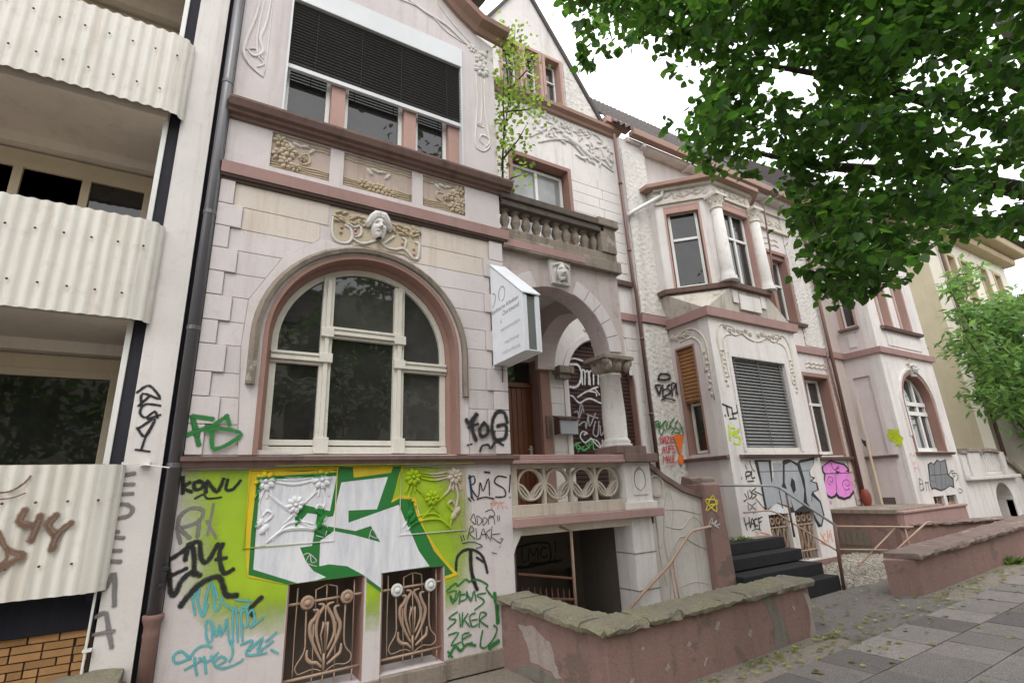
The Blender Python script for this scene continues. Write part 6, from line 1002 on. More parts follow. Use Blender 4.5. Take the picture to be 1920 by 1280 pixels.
mb=MB(); mb.plate(s4,rect(6.101,6.73,0,8.8),[rect(6.2,6.6,2.1,4.05),rect(6.22,6.56,5.38,7.1)],-.22,-.002); mb.box(17.1,17.35,6.1,6.73,0,8.8); obj('bay_side',mb,WALLB,b4)
mb=MB(); mb.fbox(s4,6.2,6.6,2.1,4.05,-.12,-.05); obj('blind_niche',mb,WALLB,b4)
mb=MB(); mb.box(14.65,17.1,6.5,6.7,0,8.8); obj('inner_wall',mb,INT,b4)
bandring([(14.4,6.72),(14.4,5.85),(17.35,5.85),(17.35,6.72)],4.56,4.72,.09,PINK,b4); obj('pink_band',moulding(fM2,13.73,14.4,[(4.58,0),(4.585,.06),(4.735,.08),(4.745,0)]),PINK,Cc)
bandring([(14.4,6.72),(14.4,6.0)],2.0,2.07,.09,BROWN,b4,'window_ledge'); obj('window_ledge',moulding(f4,14.95,16.95,[(2.03,0),(2.035,.08),(2.09,.12),(2.11,0)]),BROWN,b4)
mb=MB(); mb.sweep(f4,[(AH[0]+AH[1],2.12)]+arc(AH[0],AH[2],AH[1],0,180,20)+[(AH[0]-AH[1],2.12)],[(-.003,-.24),(-.003,.02),(.06,.03),(.07,0)]); obj('window_surround',mb,REVEAL,b4)
mb=MB(); mb.sweep(f4,[(AH[0]+AH[1]+.12,2.5)]+arc(AH[0],AH[2],AH[1]+.12,0,180,20)+[(AH[0]-AH[1]-.12,2.5)],[(0,0),(0,.04),(.06,.04),(.06,0)]); obj('arch_moulding',mb,WALL2,b4)
mb=MB(); r=AH[1]-.03; w_=-.18
mb.sweep(f4,[(AH[0]+r,2.14)]+arc(AH[0],AH[2],r,0,180,20)+[(AH[0]-r,2.14)],[(-.06,w_-.05),(-.06,w_),(0,w_),(0,w_-.05)])
for c_ in (15.55,16.15): mb.fbox(f4,c_-.05,c_+.05,2.14,4.0,w_-.05,w_+.01)
for z in (2.17,3.1,3.35): mb.fbox(f4,AH[0]-r,AH[0]+r,z-.05,z+.05,w_-.05,w_+.02)
wn=obj('arched_window',mb,WFRAME,b4); mb=MB(); mb.plate(f4,archl(AH[0],r-.02,2.15,AH[2]),(),w_-.07,w_-.045); obj('pane',mb,GLASSG,wn)
for a,b_ in ((14.95,15.5),(16.05,16.6)):
    window(b4,f4,a+.01,b_-.01,5.38,7.08,-.16,rows=(6.3,),fm=WFRAME,gm=GLASSW,t=.05)
    mb=MB(); mb.sweep(f4,[(b_,5.36),(b_,7.1),(a,7.1),(a,5.36)],[(-.003,-.24),(-.003,.02),(.07,.02),(.07,0)]); obj('window_surround',mb,ROSE,b4)
    obj('window_ledge',moulding(f4,a-.14,b_+.42,[(5.24,0),(5.245,.1),(5.31,.13),(5.335,0)]),BROWN,b4)
mb=MB(); mb.fbox(f4,15.0,16.9,4.82,5.14,0,.02); obj('panel',mb,WALL2,b4,bev=.005)
window(b4,s4,6.24,6.54,5.4,7.08,-.12,rows=(6.3,),fm=WFRAME,gm=GLASSG,t=.045)
mb=MB(); mb.sweep(s4,[(6.56,5.38),(6.56,7.1),(6.22,7.1),(6.22,5.38)],[(-.003,-.2),(-.003,.015),(.05,.015),(.05,0)]); obj('window_surround',mb,ROSE,b4); mb=MB(); mb.fbox(s4,6.15,6.64,5.3,5.36,0,.1); obj('window_ledge',mb,BROWN,b4); mb=MB(); mb.fbox(s4,6.3,6.48,4.84,5.2,0,.02); obj('panel',mb,WALL2,b4)
kk=MB(); kk.plate(f4,[(15.82,4.05),(16.02,4.05),(16.06,4.4),(15.78,4.4)],(),0,.06); kk=obj('keystone',kk,RELW,b4); head(FY(5.79),15.92,4.24,1.0,kk,RELW,False)
mb=MB(); mb.flower(f4,15.92,4.48,.11,.04,6); mb.dome(f4,15.8,4.42,.1,.04,.03,8,3,.8); mb.dome(f4,16.04,4.42,.1,.04,.03,8,3,-.8); obj('relief_flower',mb,MT['relief_pale'],b4,sm=True)
for (a,b_) in ((15.25,15.82),(15.98,16.55)):
    mb=MB(); mb.fbox(f4,a,b_,.35,1.05,-.2,-.18); cw=obj('cellar_window',mb,BLACKI,b4); mb=MB(); c=(a+b_)/2
    for d_ in (-1,1):
        for P in ([(c,.4),(c+d_*.1,.6),(c+d_*.16,.8)],[(c,.5),(c+d_*.08,.72),(c+d_*.06,.9)],[(c,.4),(c+d_*.2,.55),(c+d_*.25,.72)]): mb.vine(f4,P,.025,-.05,.4)
    mb.tube([f4.p(c,.35,-.05),f4.p(c,1.05,-.05)],.016,5); mb.tube([f4.p(a,.85,-.05),f4.p(b_,.85,-.05)],.014,5)
    for x in (a+.06,b_-.06): mb.tube([f4.p(x,.35,-.05),f4.p(x,1.05,-.05)],.012,5)
    obj('grille',mb,GRILLE,cw)
mb=MB(); mb.fbox(s4,6.3,6.62,.86,1.08,-.1,.004); obj('air_vent',mb,BLACKI,b4)
for k in ('SCRUB','GERLA','LIMESPLAT','ELFT','AHK','REDS'): graffiti(k,b4)
mb=MB(); mb.tube([(14.33,6.6,2.6),(14.33,6.6,3.4)],.02,6); mb.tube([(14.33,6.58,.9),(14.33,6.58,2.4)],.035,8); obj('downpipe',mb,TAN,Cc)
mb=MB(); mb.box(13.6,17.7,5.5,7,8.8,8.95); obj('eave',mb,COPPER,Cc); rf=MB(); rf.add([(13.6,5.55,8.96),(17.7,5.55,8.96),(17.7,9,12.5),(13.6,9,12.5),(13.6,12,8.96),(17.7,12,8.96)],[(0,1,2,3),(3,2,5,4),(0,3,4),(1,5,2)]); obj('roof',rf,ROOF,Cc)
# porch terrace at its right side
te=MB(); te.box(17.352,19.0,5.85,6.9,.2,1.36); te.plate(FY(5.87),[(19.0,.2),(21,.2),(21,1.36),(19.0,1.36)],[[(19.15,.2),(20.4,.2)]+arc(19.775,.75,.625,0,180,12,.5)],-.9,0); te=obj('terrace',te,WALL2,Cc,label='pale stone terrace with balustrade at the far right')
mb=MB(); mb.box(17.36,21.05,5.72,6.1,1.36,1.46); mb.box(17.36,17.7,5.8,6.05,1.46,2.05); mb.box(17.75,18.6,5.78,6.1,1.46,2.1); mb.box(20.1,20.4,5.78,6.1,1.46,2.1); mb.box(18.6,20.1,5.85,6.0,1.46,1.56); obj('parapet',mb,RELW,te,bev=.02)
mb=MB(); mb.box(17.36,17.74,5.76,6.1,2.05,2.14); mb.box(17.72,18.64,5.74,6.14,2.1,2.2); mb.sweep(FY(5.92),[(18.64,2.1),(19.0,2.2),(19.5,2.22),(20.0,2.18),(20.4,2.1)],[(0,-.12),(0,.12),(.1,.12),(.1,-.12)]); mb.sweep(FY(5.92),[(20.4,2.05),(21.2,1.75),(22.2,1.25)],[(0,-.12),(0,.12),(.14,.12),(.14,-.12)]); obj('coping',mb,SAND,te,bev=.012)
bm=None
for k in range(8):
    if bm is None: mb=MB(); mb.lathe((18.72,5.92,0),[(.07,1.56),(.05,1.6),(.08,1.75),(.05,1.95),(.07,2.1)],8); bm=obj('baluster',mb,RELW,te,sm=True)
    else: o=bm.copy(); C.objects.link(o); o.location=bm.location+V((.185*k*S,0,0))
mb=MB(); mb.plate(FY(5.9),[(20.4,.2),(22.3,.2),(22.3,1.1),(21.2,1.65),(20.4,1.96)],(),-.15,0); obj('stair_parapet',mb,RELW,te)
# ---------------------------------------------------------------- cream house behind the ash tree
Y_=thing('cream_house',(27,8,0),'cream coloured three storey house partly hidden by the bushy green tree','house')
f5=FY(6.7); mb=MB(); H5=[(24.1,7.2),(25.0,7.2),(26.9,8.9),(27.9,8.9)]
hol=[rect(24.0,24.7,7.9,9.7),rect(25.3,26.0,7.9,9.7),rect(27.3,28.0,7.9,9.8),rect(28.9,29.6,7.9,9.8),rect(24.0,24.7,4.4,6.4),rect(25.3,26.0,4.4,6.4),rect(27.3,28,4.4,6.4),rect(28.9,29.6,4.4,6.4)]
mb.plate(f5,rect(23.1,30.6,0,10.4),hol,-.3,0); obj('front_wall',mb,stucco('cream_front',(.74,.69,.58),(.4,.33,.24),.2,.2),Y_)
mb=MB(); mb.box(23.1,23.3,7.0,14,0,10.4); mb.box(23.3,30.6,13.8,14,0,10.4); mb.box(30.4,30.6,7.0,14,0,10.4); obj('side_wall',mb,YELD,Y_)
for r in hol:
    (a,c),(b_,d_)=r[0],r[2]; window(Y_,f5,a+.02,b_-.02,c+.02,d_-.02,-.2,rows=(d_-.6,),fm=WFRAME,gm=GLASSW,t=.07)
    mb=MB(); mb.sweep(f5,[(b_,c),(b_,d_),(a,d_),(a,c)],[(-.003,-.28),(-.003,.03),(.12,.03),(.12,0)]); mb.fbox(f5,a-.15,b_+.15,c-.12,c-.01,0,.12); obj('window_surround',mb,stucco('ochre_trim',(.52,.42,.28),(.3,.22,.13),.2,.2) if 'ochre_trim' not in MT else MT['ochre_trim'],Y_)
mb=MB(); mb.box(22.8,30.9,6.3,14.2,10.4,10.75); mb.box(22.6,31.2,5.9,14.4,10.75,11.15); obj('eave',mb,MT['ochre_trim'],Y_,bev=.1)
mb=MB(); mb.add([(22.5,5.7,11.15),(31.3,5.7,11.15),(31.3,14.5,11.15),(22.5,14.5,11.15),(24.8,9.5,13.2),(28.8,9.5,13.2)],[(0,1,5,4),(1,2,5),(2,3,4,5),(3,0,4),(0,3,2,1)]); obj('roof',mb,ROOF,Y_)
mb=MB(); mb.tube([(23.3,6.6,10.3),(23.3,6.6,.3)],.06,8); obj('downpipe',mb,PIPEB,Y_)
# ---------------------------------------------------------------- clinic sign and mailbox
sg=thing('clinic_sign',(2.82,4.85,2.98),'white house shaped clinic sign box sticking out beside the porch arch','sign')
SF=F((2.72,0,0),(0,-1,0),(-1,0,0))
pent=[(-4.9,2.98),(-4.2,2.98),(-4.2,3.61),(-4.9,4.22)]
mb=MB(); mb.plate(SF,pent,(),-.03,0,True); obj('sign_panel',mb,SIGNM,sg,bev=.004)
mb=MB(); mb.plate(F((2.935,0,0),(0,-1,0),(-1,0,0)),pent,(),-.0,.03,True); obj('sign_panel',mb,SIGNM,sg,bev=.004)
mb=MB(); mb.plate(F((2.752,0,0),(0,-1,0),(-1,0,0)),[(-4.89,3.0),(-4.22,3.0),(-4.22,3.595),(-4.89,4.18)],(),-.15,0,True); obj('sign_body',mb,SIGNS,sg)
mb=MB(); mb.box(2.75,2.775,4.198,4.222,2.99,3.6); mb.box(2.88,2.905,4.198,4.222,2.99,3.6); mb.box(2.75,2.905,4.2,4.88,2.985,2.999); obj('sign_frame',mb,SIGNM,sg,bev=.004)
mb=MB(); a=V((2.7,4.19,3.615)); mb.add([(2.712,4.185,3.612),(2.942,4.185,3.612),(2.942,4.9,4.235),(2.712,4.9,4.235),(2.712,4.185,3.626),(2.942,4.185,3.626),(2.942,4.9,4.25),(2.712,4.9,4.25)],[(0,1,2,3),(4,5,6,7),(0,1,5,4),(1,2,6,5),(2,3,7,6),(3,0,4,7)]); obj('sign_roof',mb,SIGNM,sg)
mb=MB(); mb.tube([(2.83,4.86,2.98),(2.83,4.87,2.8),(2.84,4.9,2.78)],.008,5); obj('sign_cable',mb,PIPEB,sg)
def text(s,y0,z,h,wid,mt,par):
    cu=bpy.data.curves.new('t','FONT'); cu.body=s; cu.size=1; cu.extrude=.0; cu.shear=.12
    o=bpy.data.objects.new('t',cu); C.objects.link(o); bpy.context.view_layer.update()
    me=bpy.data.meshes.new_from_object(o); bpy.data.objects.remove(o)
    xs=[v.co.x for v in me.vertices]; k=wid/(max(xs)-min(xs)); x0=min(xs); mb=MB()
    vs=[(2.7188-.0008,y0-(v.co.x-x0)*k,z+v.co.y*h/.7) for v in me.vertices]; mb.add(vs,[tuple(p.vertices) for p in me.polygons]); obj('lettering',mb,mt,par,rec=False)
GR_,_,gb_=mat('sign_print'); gb_.inputs['Base Color'].default_value=(.2,.2,.21,1); FA_,_,fb_=mat('faded_print'); fb_.inputs['Base Color'].default_value=(.42,.43,.45,1)
text('Städtische Kliniken',4.88,3.575,.05,.6,GR_,sg); text('Dortmund',4.62,3.49,.055,.35,GR_,sg)
text('warenmedizin',4.68,3.315,.05,.41,GR_ if False else FA_,sg); text('Ve',4.86,3.3,.05,.08,SIGNM,sg); text('nahme',4.6,3.155,.045,.3,FA_,sg); text('mbulanz',4.66,3.05,.045,.38,FA_,sg); text('K',4.68,3.41,.05,.05,FA_,sg)
mb=MB(); SG_=F((2.7185,0,0),(0,-1,0),(-1,0,0))
stroke(mb,SG_,arc(-4.62,3.755,.07,-100,230,14,.085),.01,0); stroke(mb,SG_,[(-4.84,3.66),(-4.79,3.7),(-4.76,3.77),(-4.8,3.82),(-4.83,3.82)],.012,.0005); obj('logo',mb,GR_,sg,rec=False)
ml=thing('mailbox',(5.0,6.6,2.45),'grey metal mailbox on the porch wall left of the shutter','mailbox')
mb=MB(); mb.box(4.83,5.19,6.56,6.705,2.45,2.68); obj('box_body',mb,BOXM,ml,bev=.01)
mb=MB(); mb.add([(4.8,6.52,2.68),(5.22,6.52,2.68),(5.22,6.705,2.74),(4.8,6.705,2.74),(4.8,6.52,2.70),(5.22,6.52,2.70),(5.22,6.705,2.76),(4.8,6.705,2.76)],[(0,3,2,1),(4,5,6,7),(0,1,5,4),(1,2,6,5),(2,3,7,6),(3,0,4,7)]); obj('lid',mb,DARKM,ml)
mb=MB(); mb.box(4.815,4.83,6.55,6.705,2.45,2.69); obj('side_plate',mb,PIPEB,ml)
# ---------------------------------------------------------------- garden walls
from mathutils import noise as N
def stone(P0,P1,th,z0a,z0b,h,seed):   # rough coping stone between two plan points (outer edge), thickness to the left
    d=V(P1)-V(P0); L=d.length; d=d.normalized(); nn=V((-d.y,d.x)); n=max(3,int(L/.035)); mb=MB(); m_=5; ring=[]
    for i in range(n+1):
        t=i/n; z0=z0a+(z0b-z0a)*t
        sec=[(-.05,0),(-.06,h*.5),(-.035,h*.95),(th*.33,h*1.02),(th*.66,h),(th+.035,h*.93),(th+.05,h*.4),(th+.04,0)]
        for k,(o,z) in enumerate(sec):
            p=V(P0)+d*L*t+nn*o; q=V((p.x*6+seed,p.y*6,z0*5+k)); e=.022; e2=.6 if i in (0,n) else 1
            f=N.noise(q)+.5*N.noise(q*3.1); f2=N.noise(q*2.3)+.6*N.noise(q*5)
            mb.v.append(V((p.x+nn.x*f*e+d.x*(f2*.01 if i in(0,n) else 0),p.y+nn.y*f*e,z0+z*e2**.2+f2*.016)))
    k=len(sec); 
    for i in range(n):
        for j in range(k): mb.f.append((i*k+j,(i+1)*k+j,(i+1)*k+(j+1)%k,i*k+(j+1)%k))
    mb.f+=[tuple(range(k)),tuple(n*k+j for j in range(k))]; return mb
g1=thing('garden_wall',(3,3.7,0),'low L shaped rose rendered garden wall with mossy coping stones at the cellar steps','wall')
mb=MB(); O=[(2.72,4.9),(2.9,3.54),(5.76,3.56),(5.76,3.82),(3.17,3.8),(3.0,4.9)]; zt=[.56,.47,.5,.5,.47,.56]
mb.add([(x,y,-.9 if i in (4,5) else -.1) for i,(x,y) in enumerate(O)]+[(x,y,zt[i]) for i,(x,y) in enumerate(O)],[(i,(i+1)%6,6+(i+1)%6,6+i) for i in range(6)]+[tuple(range(6,12))]); obj('wall_body',mb,LOWW,g1,bev=.012)
def lerp(a,b,t): return (a[0]+(b[0]-a[0])*t,a[1]+(b[1]-a[1])*t)
cuts=[0,.17,.5,.82,1.0]; a,b_=(2.71,4.88),(2.885,3.5)
for i in range(4): z=lambda t:.565-.09*t; obj('coping_stone',stone(lerp(a,b_,cuts[i]+.004),lerp(a,b_,cuts[i+1]-.004),.27,z(cuts[i]),z(cuts[i+1]),.07,i),MOSS,g1,sm=False)
cuts=[0,.16,.3,.48,.6,.8,1.0]; a,b_=(2.86,3.53),(5.8,3.55)
for i in range(6): obj('coping_stone',stone(lerp(a,b_,cuts[i]+.002),lerp(a,b_,cuts[i+1]-.002),.27,.482+.03*cuts[i],.482+.03*cuts[i+1],.07,i+9),MOSS,g1)
def patch(fr,P,mt,par,w=.003,seed=1):   # irregular area where render has fallen off
    P=[(a,b) for i in range(len(P)) for a,b in [lerp(P[i],P[(i+1)%len(P)],t/5) for t in range(5)]]
    P=[(a+N.noise(V((a*9,b*9,seed)))*.05,b+N.noise(V((b*9,a*9,seed+4)))*.05) for a,b in P]
    mb=MB(); mb.plate(fr,P,(),-.01,w); obj('bare_patch',mb,mt,par)
PLA=stucco('bare_plaster',(.36,.3,.27),(.12,.1,.08),.75,.5,bst=.8,bs=20); PLB=stucco('bare_cement',(.2,.18,.15),(.07,.065,.045),.7,.7,bst=.8,bs=20)
dd=V((.18,-1.36,0)).normalized(); fl=F((2.72,4.9,0),dd,(-dd.y*-1,-dd.x,0) if False else (dd.y,-dd.x,0)); ff=F((2.9,3.54,0),(2.86,.02,0),(.02,-2.86,0))
patch(fl,[(.28,.42),(.5,.4),(.62,.36),(.74,.28),(.76,.16),(.84,.06),(.6,.12),(.42,.14),(.36,.3)],PLA,g1); patch(fl,[(.1,.0),(.4,.1),(.7,.08),(.95,-.02),(.3,-.08)],PLB,g1,.005,3)
patch(ff,[(2.05,.5),(2.25,.48),(2.33,.2),(2.4,-.05),(2.15,-.05),(2.16,.25)],PLB,g1,.003,5); patch(ff,[(2.76,.45),(2.84,.4),(2.86,.0),(2.72,.0),(2.8,.2)],PLA,g1,.004,8)
for k,(u_,z_) in enumerate(((.35,.3),(.9,.25),(.6,.12),(1.3,.33),(1.75,.2),(1.1,.08),(.2,.1),(2.5,.3))): patch(ff,[(u_,z_),(u_+.03,z_+.05),(u_+.06,z_+.03),(u_+.03,z_-.02)],PLA,g1,.003,20+k)
f8=F((8.25,3.55,.1)); patch(f8,[(1.9,.3),(2.1,.33),(2.3,.05),(2.6,.02),(2.5,-.06),(1.95,-.08)],PLA,None,.003,40) if False else None
g2=thing('garden_wall',(8.3,3.6,.05),'long low rose rendered garden wall running off to the right along the pavement','wall')
mb=MB(); n=9; 
for i in range(n):
    x=8.25+(20-8.25)*i/(n-1)
    for y,z in ((3.55,zg(x)-.1),(3.55,zg(x)+.42),(3.85,zg(x)+.42),(3.85,-.2)): mb.v.append(V((x-(.2 if y>3.7 and i==0 else 0),y,z)))
for i in range(n-1):
    for j in range(3): mb.f.append((4*i+j,4*i+4+j,4*i+5+j,4*i+1+j))
mb.f+=[(0,1,2,3)]; obj('wall_body',mb,LOWW,g2,bev=.012)
x=8.22
for i in range(12):
    L=.95+.2*((i*7)%3); obj('coping_stone',stone((x,3.53),(x+L-.012,3.53),.34,zg(x)+.425,zg(x+L)+.425,.075,i+30),stucco('worn_coping',(.21,.155,.135),(.06,.05,.04),.7,.2,patch=(.3,.24,.2),pa=.6,bst=1,bs=18) if i==0 else MT['worn_coping'],g2); x+=L
g3=thing('garden_wall',(-.6,5,0),'stub of a mossy stone topped wall at the foot of the white pier','wall')
mb=MB(); mb.box(-.75,-.28,4.5,4.88,0,.47); obj('wall_body',mb,LOWW,g3); obj('coping_stone',stone((-.76,4.55),(-.3,4.55),.31,.47,.475,.09,77),MOSS,g3)
g4=thing('yard_wall',(12.4,5.2,0),'low rose yard wall with dark weathered top in front of the raised terrace','wall')
mb=MB(); a,b_=V((12.2,5.39)),V((14.9,4.35)); d=(b_-a).normalized(); nn=V((-d.y,d.x))*.22
mb.add([(*p,z) for z in (-.1,.58) for p in (a,b_,b_+nn,a+nn)],[(0,1,5,4),(1,2,6,5),(2,3,7,6),(3,0,4,7),(4,5,6,7)]); obj('wall_body',mb,LOWW,g4); obj('coping_stone',stone(tuple(a),tuple(a.lerp(b_,.5)),.22,.585,.585,.06,51),MT['worn_coping'],g4); obj('coping_stone',stone(tuple(a.lerp(b_,.505)),tuple(b_),.22,.585,.585,.06,55),MT['worn_coping'],g4)
# gate pier, black steps
gp_=thing('gate_pier',(6.1,5.05,0),'tall rose painted gate pier with crumbling top beside the black steps','pier')
mb=MB(); mb.add([(x,y,z) for z,o in ((-.2,.03),(1.58,0)) for x,y in ((5.95-o,4.88-o),(6.28+o,4.88-o),(6.28+o,5.3),(5.95-o,5.3))]+[(5.95,5.25,1.72),(6.25,5.25,1.73),(6.26,4.95,1.64),(5.98,4.93,1.62)],[(0,1,5,4),(1,2,6,5),(2,3,7,6),(3,0,4,7),(4,5,10,11),(5,6,9,10),(6,7,8,9),(7,4,11,8),(8,9,10,11)]); obj('pier_body',mb,LOWW,gp_,bev=.015)
mb=MB(); mb.dome(FY(5.1),0,0,.1,.1,.1) if False else mb.box(5.97,6.26,4.92,5.24,1.6,1.69); obj('broken_cap',mb,SAND,gp_,bev=.03)
for k in ('STAR','SILVER'): graffiti(k,gp_)
sp=thing('front_steps',(7.2,4.9,0),'four black coated steps climbing to the landing between gate pier and bay','steps')
for k,(y,z) in enumerate(((4.53,.24),(4.74,.396),(5.02,.571),(5.27,.733))):
    mb=MB(); mb.box(6.29 if k else 6.9,8.15,y,6.7 if k==3 else y+.4,-.05 if k==0 else z-.16,z); obj('step',mb,STEP if k<3 else STEP,sp,bev=.012)
mb=MB(); mb.box(6.29,7.6,5.5,6.72,.7,.738); mb.box(7.6,8.15,5.4,5.62,.7,.738); obj('landing',mb,DIRT,sp)
mb=MB(); mb.box(6.2,6.95,4.45,4.9,-.1,.05); obj('step_base',mb,STEP,sp)
# handrails
h1=thing('handrail',(8.15,4.5,.08),'grey metal handrail with two rails on the right of the black steps','handrail')
mb=MB(); mb.tube([(7.05,5.5,1.56),(8.1,5.28,1.515),(8.15,5.2,1.48),(8.15,4.44,.93)],.019,8); obj('top_rail',mb,STEEL,h1,sm=True)
mb=MB(); mb.tube([(7.62,5.55,1.12),(8.1,5.42,1.13),(8.15,5.35,1.1),(8.15,4.47,.56)],.013,8); obj('lower_rail',mb,HAND,h1,sm=True)
mb=MB(); mb.tube([(8.15,4.44,.94),(8.14,4.47,.5),(8.15,4.5,.05)],.024,8); obj('post',mb,PIPEB,h1,sm=True); mb=MB(); mb.tube([(8.15,5.1,1.42),(8.15,5.1,.73)],.016,8); obj('post',mb,PIPEB,h1,sm=True)
h2=thing('yard_railing',(9.5,4.6,.1),'thin rose painted railing along the gravel yard','railing')
mb=MB(); mb.tube([(8.17,4.46,.905),(10.79,4.6,.71),(10.9,4.6,.705)],.016,6); mb.tube([(8.17,4.5,.585),(9.85,4.6,.42)],.014,6); obj('rail',mb,HAND,h2,sm=True); mb=MB(); mb.tube([(10.6,4.6,.715),(10.62,4.6,.0)],.014,6); obj('post',mb,HAND,h2,sm=True)
mb=MB(); mb.tube([(9.0,4.6,-.03),(8.92,4.6,.37),(10.26,4.6,.72)] if False else [(8.85,4.6,.28),(10.26,4.6,.73)],.014,6); mb.tube([(9.6,4.6,.26),(11.42,4.6,.735),(11.55,4.6,.745),(11.68,4.6,.73),(11.79,4.6,.66)],.016,6); obj('brace',mb,HAND,h2,sm=True)
h3=thing('cellar_handrail',(5.1,4.85,.3),'bent tan handrail leading down the cellar steps','handrail')
mb=MB(); mb.tube([(4.25,4.86,.2),(4.6,4.86,.41),(5.08,4.86,.66),(5.5,4.86,.98),(5.58,4.86,1.02),(5.95,4.86,1.05)],.018,8); obj('rail',mb,HAND,h3,sm=True); mb=MB(); mb.tube([(5.16,4.86,.71),(5.2,4.86,-.1)],.013,6); obj('post',mb,HAND,h3,sm=True); mb=MB(); mb.tube([(5.1,4.86,.67),(5.13,4.86,-.1)],.01,6); obj('post',mb,HAND,h3,sm=True)
h4=thing('cellar_gate',(3.4,4.95,0),'rusty spiked cellar gate hanging on a tan post under the porch','gate')
mb=MB(); mb.tube([(3.55,4.98,1.21),(3.69,4.95,1.15),(3.68,4.95,.1)],.018,8); obj('post',mb,HAND,h4,sm=True)
mb=MB(); mb.tube([(2.98,4.97,.78),(3.68,4.95,.66)],.014,6); mb.tube([(2.98,4.97,.55),(3.68,4.95,.45)],.014,6)
for k in range(9): x=3.02+.075*k; mb.tube([(x,4.965,.1),(x,4.965,.6-.012*k),(x,4.965,.66-.012*k)],[.008,.008,.002],5)
obj('gate_bars',mb,RUST,h4)
# raised terrace, gravel yard
tr_=thing('raised_terrace',(13,6,0),'rose rendered raised terrace with grey slab edge and boarded cellar door','terrace')
mb=MB(); mb.box(12.25,15.6,5.42,6.7,-.2,.83); obj('terrace_wall',mb,LOWW,tr_); mb=MB(); mb.box(12.18,14.4,5.38,6.71,.832,.925); obj('slab',mb,SAND,tr_,bev=.015)
ft=FXm(12.25); mb=MB(); mb.fbox(ft,6.0,6.62,-.2,.5,-.05,.012); d_=obj('cellar_door',mb,HATCH,tr_)
for k in range(5): mb=MB(); mb.fbox(ft,6.01+.12*k,6.12+.12*k,-.1,.48,.012,.025); obj('plank',mb,HATCH,d_,bev=.004)
mb=MB(); mb.fbox(ft,6.0,6.62,.2,.225,.02,.034); obj('plank_bar',mb,HATCH,d_)
mb=MB(); mb.box(12.25,15.3,5.28,5.42,.55,.84); mb.box(12.22,15.33,5.25,5.45,.84,.885); pr_=obj('parapet',mb,PINK,tr_,bev=.01)
graffiti('ARROW',tr_)
rg=random.Random(5); mb=MB()
for k in range(2600):
    x=rg.uniform(8.4,12.2); y=rg.uniform(4.35,6.3); 
    if x<10.3 and y>5.55: continue
    r=rg.uniform(.022,.06); z=.02+.1*math.exp(-((x-9.7)**2+(y-5.2)**2)/1.6)+rg.uniform(0,.03); b=len(mb.v); a=rg.random()*6
    for i in range(5): t=a+i*1.257; q=r*rg.uniform(.7,1.2); mb.v.append(V((x+q*math.cos(t),y+q*math.sin(t),z-.02)))
    for i in range(5): t=a+.3+i*1.257; q=r*rg.uniform(.35,.65); mb.v.append(V((x+q*math.cos(t),y+q*math.sin(t),z+r*rg.uniform(.3,.6))))
    mb.f+=[(b+i,b+(i+1)%5,b+5+(i+1)%5,b+5+i) for i in range(5)]+[tuple(range(b+5,b+10))]
obj('gravel',mb,GRAV,None,kind='stuff',label='pale loose gravel heap in the yard',rec=False)
# ---------------------------------------------------------------- leaves, weeds
LV=[(0,0,0),(-.34,.1,.05),(-.5,.42,.09),(-.3,.8,.05),(0,1.1,-.02),(.3,.8,.05),(.5,.42,.09),(.34,.1,.05),(0,.5,-.03)]
LF=[(0,8,2,1),(8,4,3,2),(0,7,6,8),(8,6,5,4)]
LS=[(0,0,0),(-.2,.45,.03),(0,1,0),(.2,.45,.03)]; LSF=[(0,2,1),(0,3,2)]
def rotm(d,up_,r):
    d=d.normalized(); x=d.cross(up_); x=x.normalized() if x.length>1e-4 else V((1,0,0)); n=x.cross(d)
    return Matrix((x,d,n)).transposed()@Matrix.Rotation(r,3,'Y')
def addleaf(mb,col,p,M,s,c,T=(LV,LF)):
    b=len(mb.v)
    for v in T[0]: mb.v.append(p+M@(V(v)*s)); col.append(c)
    mb.f+=[tuple(b+i for i in f) for f in T[1]]
def crown(name,par,clumps,nper,size,mt,seed,lab=None,big=0,droop=.5,shape=(LV,LF)):
    """leaves hung on twig ends; the `big` ones nearest the street side become parts of their own"""
    r=random.Random(seed); L=[]
    for (x,y,z,R) in clumps:
        for k in range(max(6,int(nper*(R/.3)**1.6))):
            o=V((r.gauss(0,1),r.gauss(0,1),r.gauss(0,.75)))*R*.55; p=V((x,y,z))+o
            d=V((r.uniform(-1,1),r.uniform(-1,1),-droop+r.uniform(-.6,.5))); g=r.uniform(.5,1.5)
            L.append((p,rotm(d,V((r.uniform(-.5,.5),r.uniform(-.5,.5),1)),r.uniform(-.6,.6)),size*r.uniform(.7,1.25),(g*r.uniform(.85,1.15),g,g*r.uniform(.8,1.1))))
    if big:
        cp=V((0,0,1.6)); vis=[]
        f_=[(abs(fw.dot(l[0]-cp)),i) for i,l in enumerate(L)]
        f_.sort(); ids=set(i for _,i in f_[:big])
    else: ids=set()
    mb=MB(); col=[]; mes=[]
    for i,(p,M,s,c) in enumerate(L):
        if i in ids:
            if len(mes)<10:
                me=bpy.data.meshes.new('leaf'); me.from_pydata([V(v) for v in LV],[],LF); me.materials.append(mt); ca=me.color_attributes.new('Col','FLOAT_COLOR','POINT'); ca.data.foreach_set('color',[q for _ in LV for q in (*c,1)]); mes.append(me)
            o=bpy.data.objects.new('leaf',r.choice(mes)); link(o,par,p*S); o.scale=V((s,s,s))*S; o.rotation_euler=M.to_euler()
        else: addleaf(mb,col,p,M,s,c,shape)
    return obj(name,mb,mt,par,lab,kind='stuff',rec=False,col=col)
st_=thing('street_tree',(8.6,.2,.1),'big linden street tree whose dark leafy boughs hang in from the upper right','tree')
TR_=(8.6,.2)
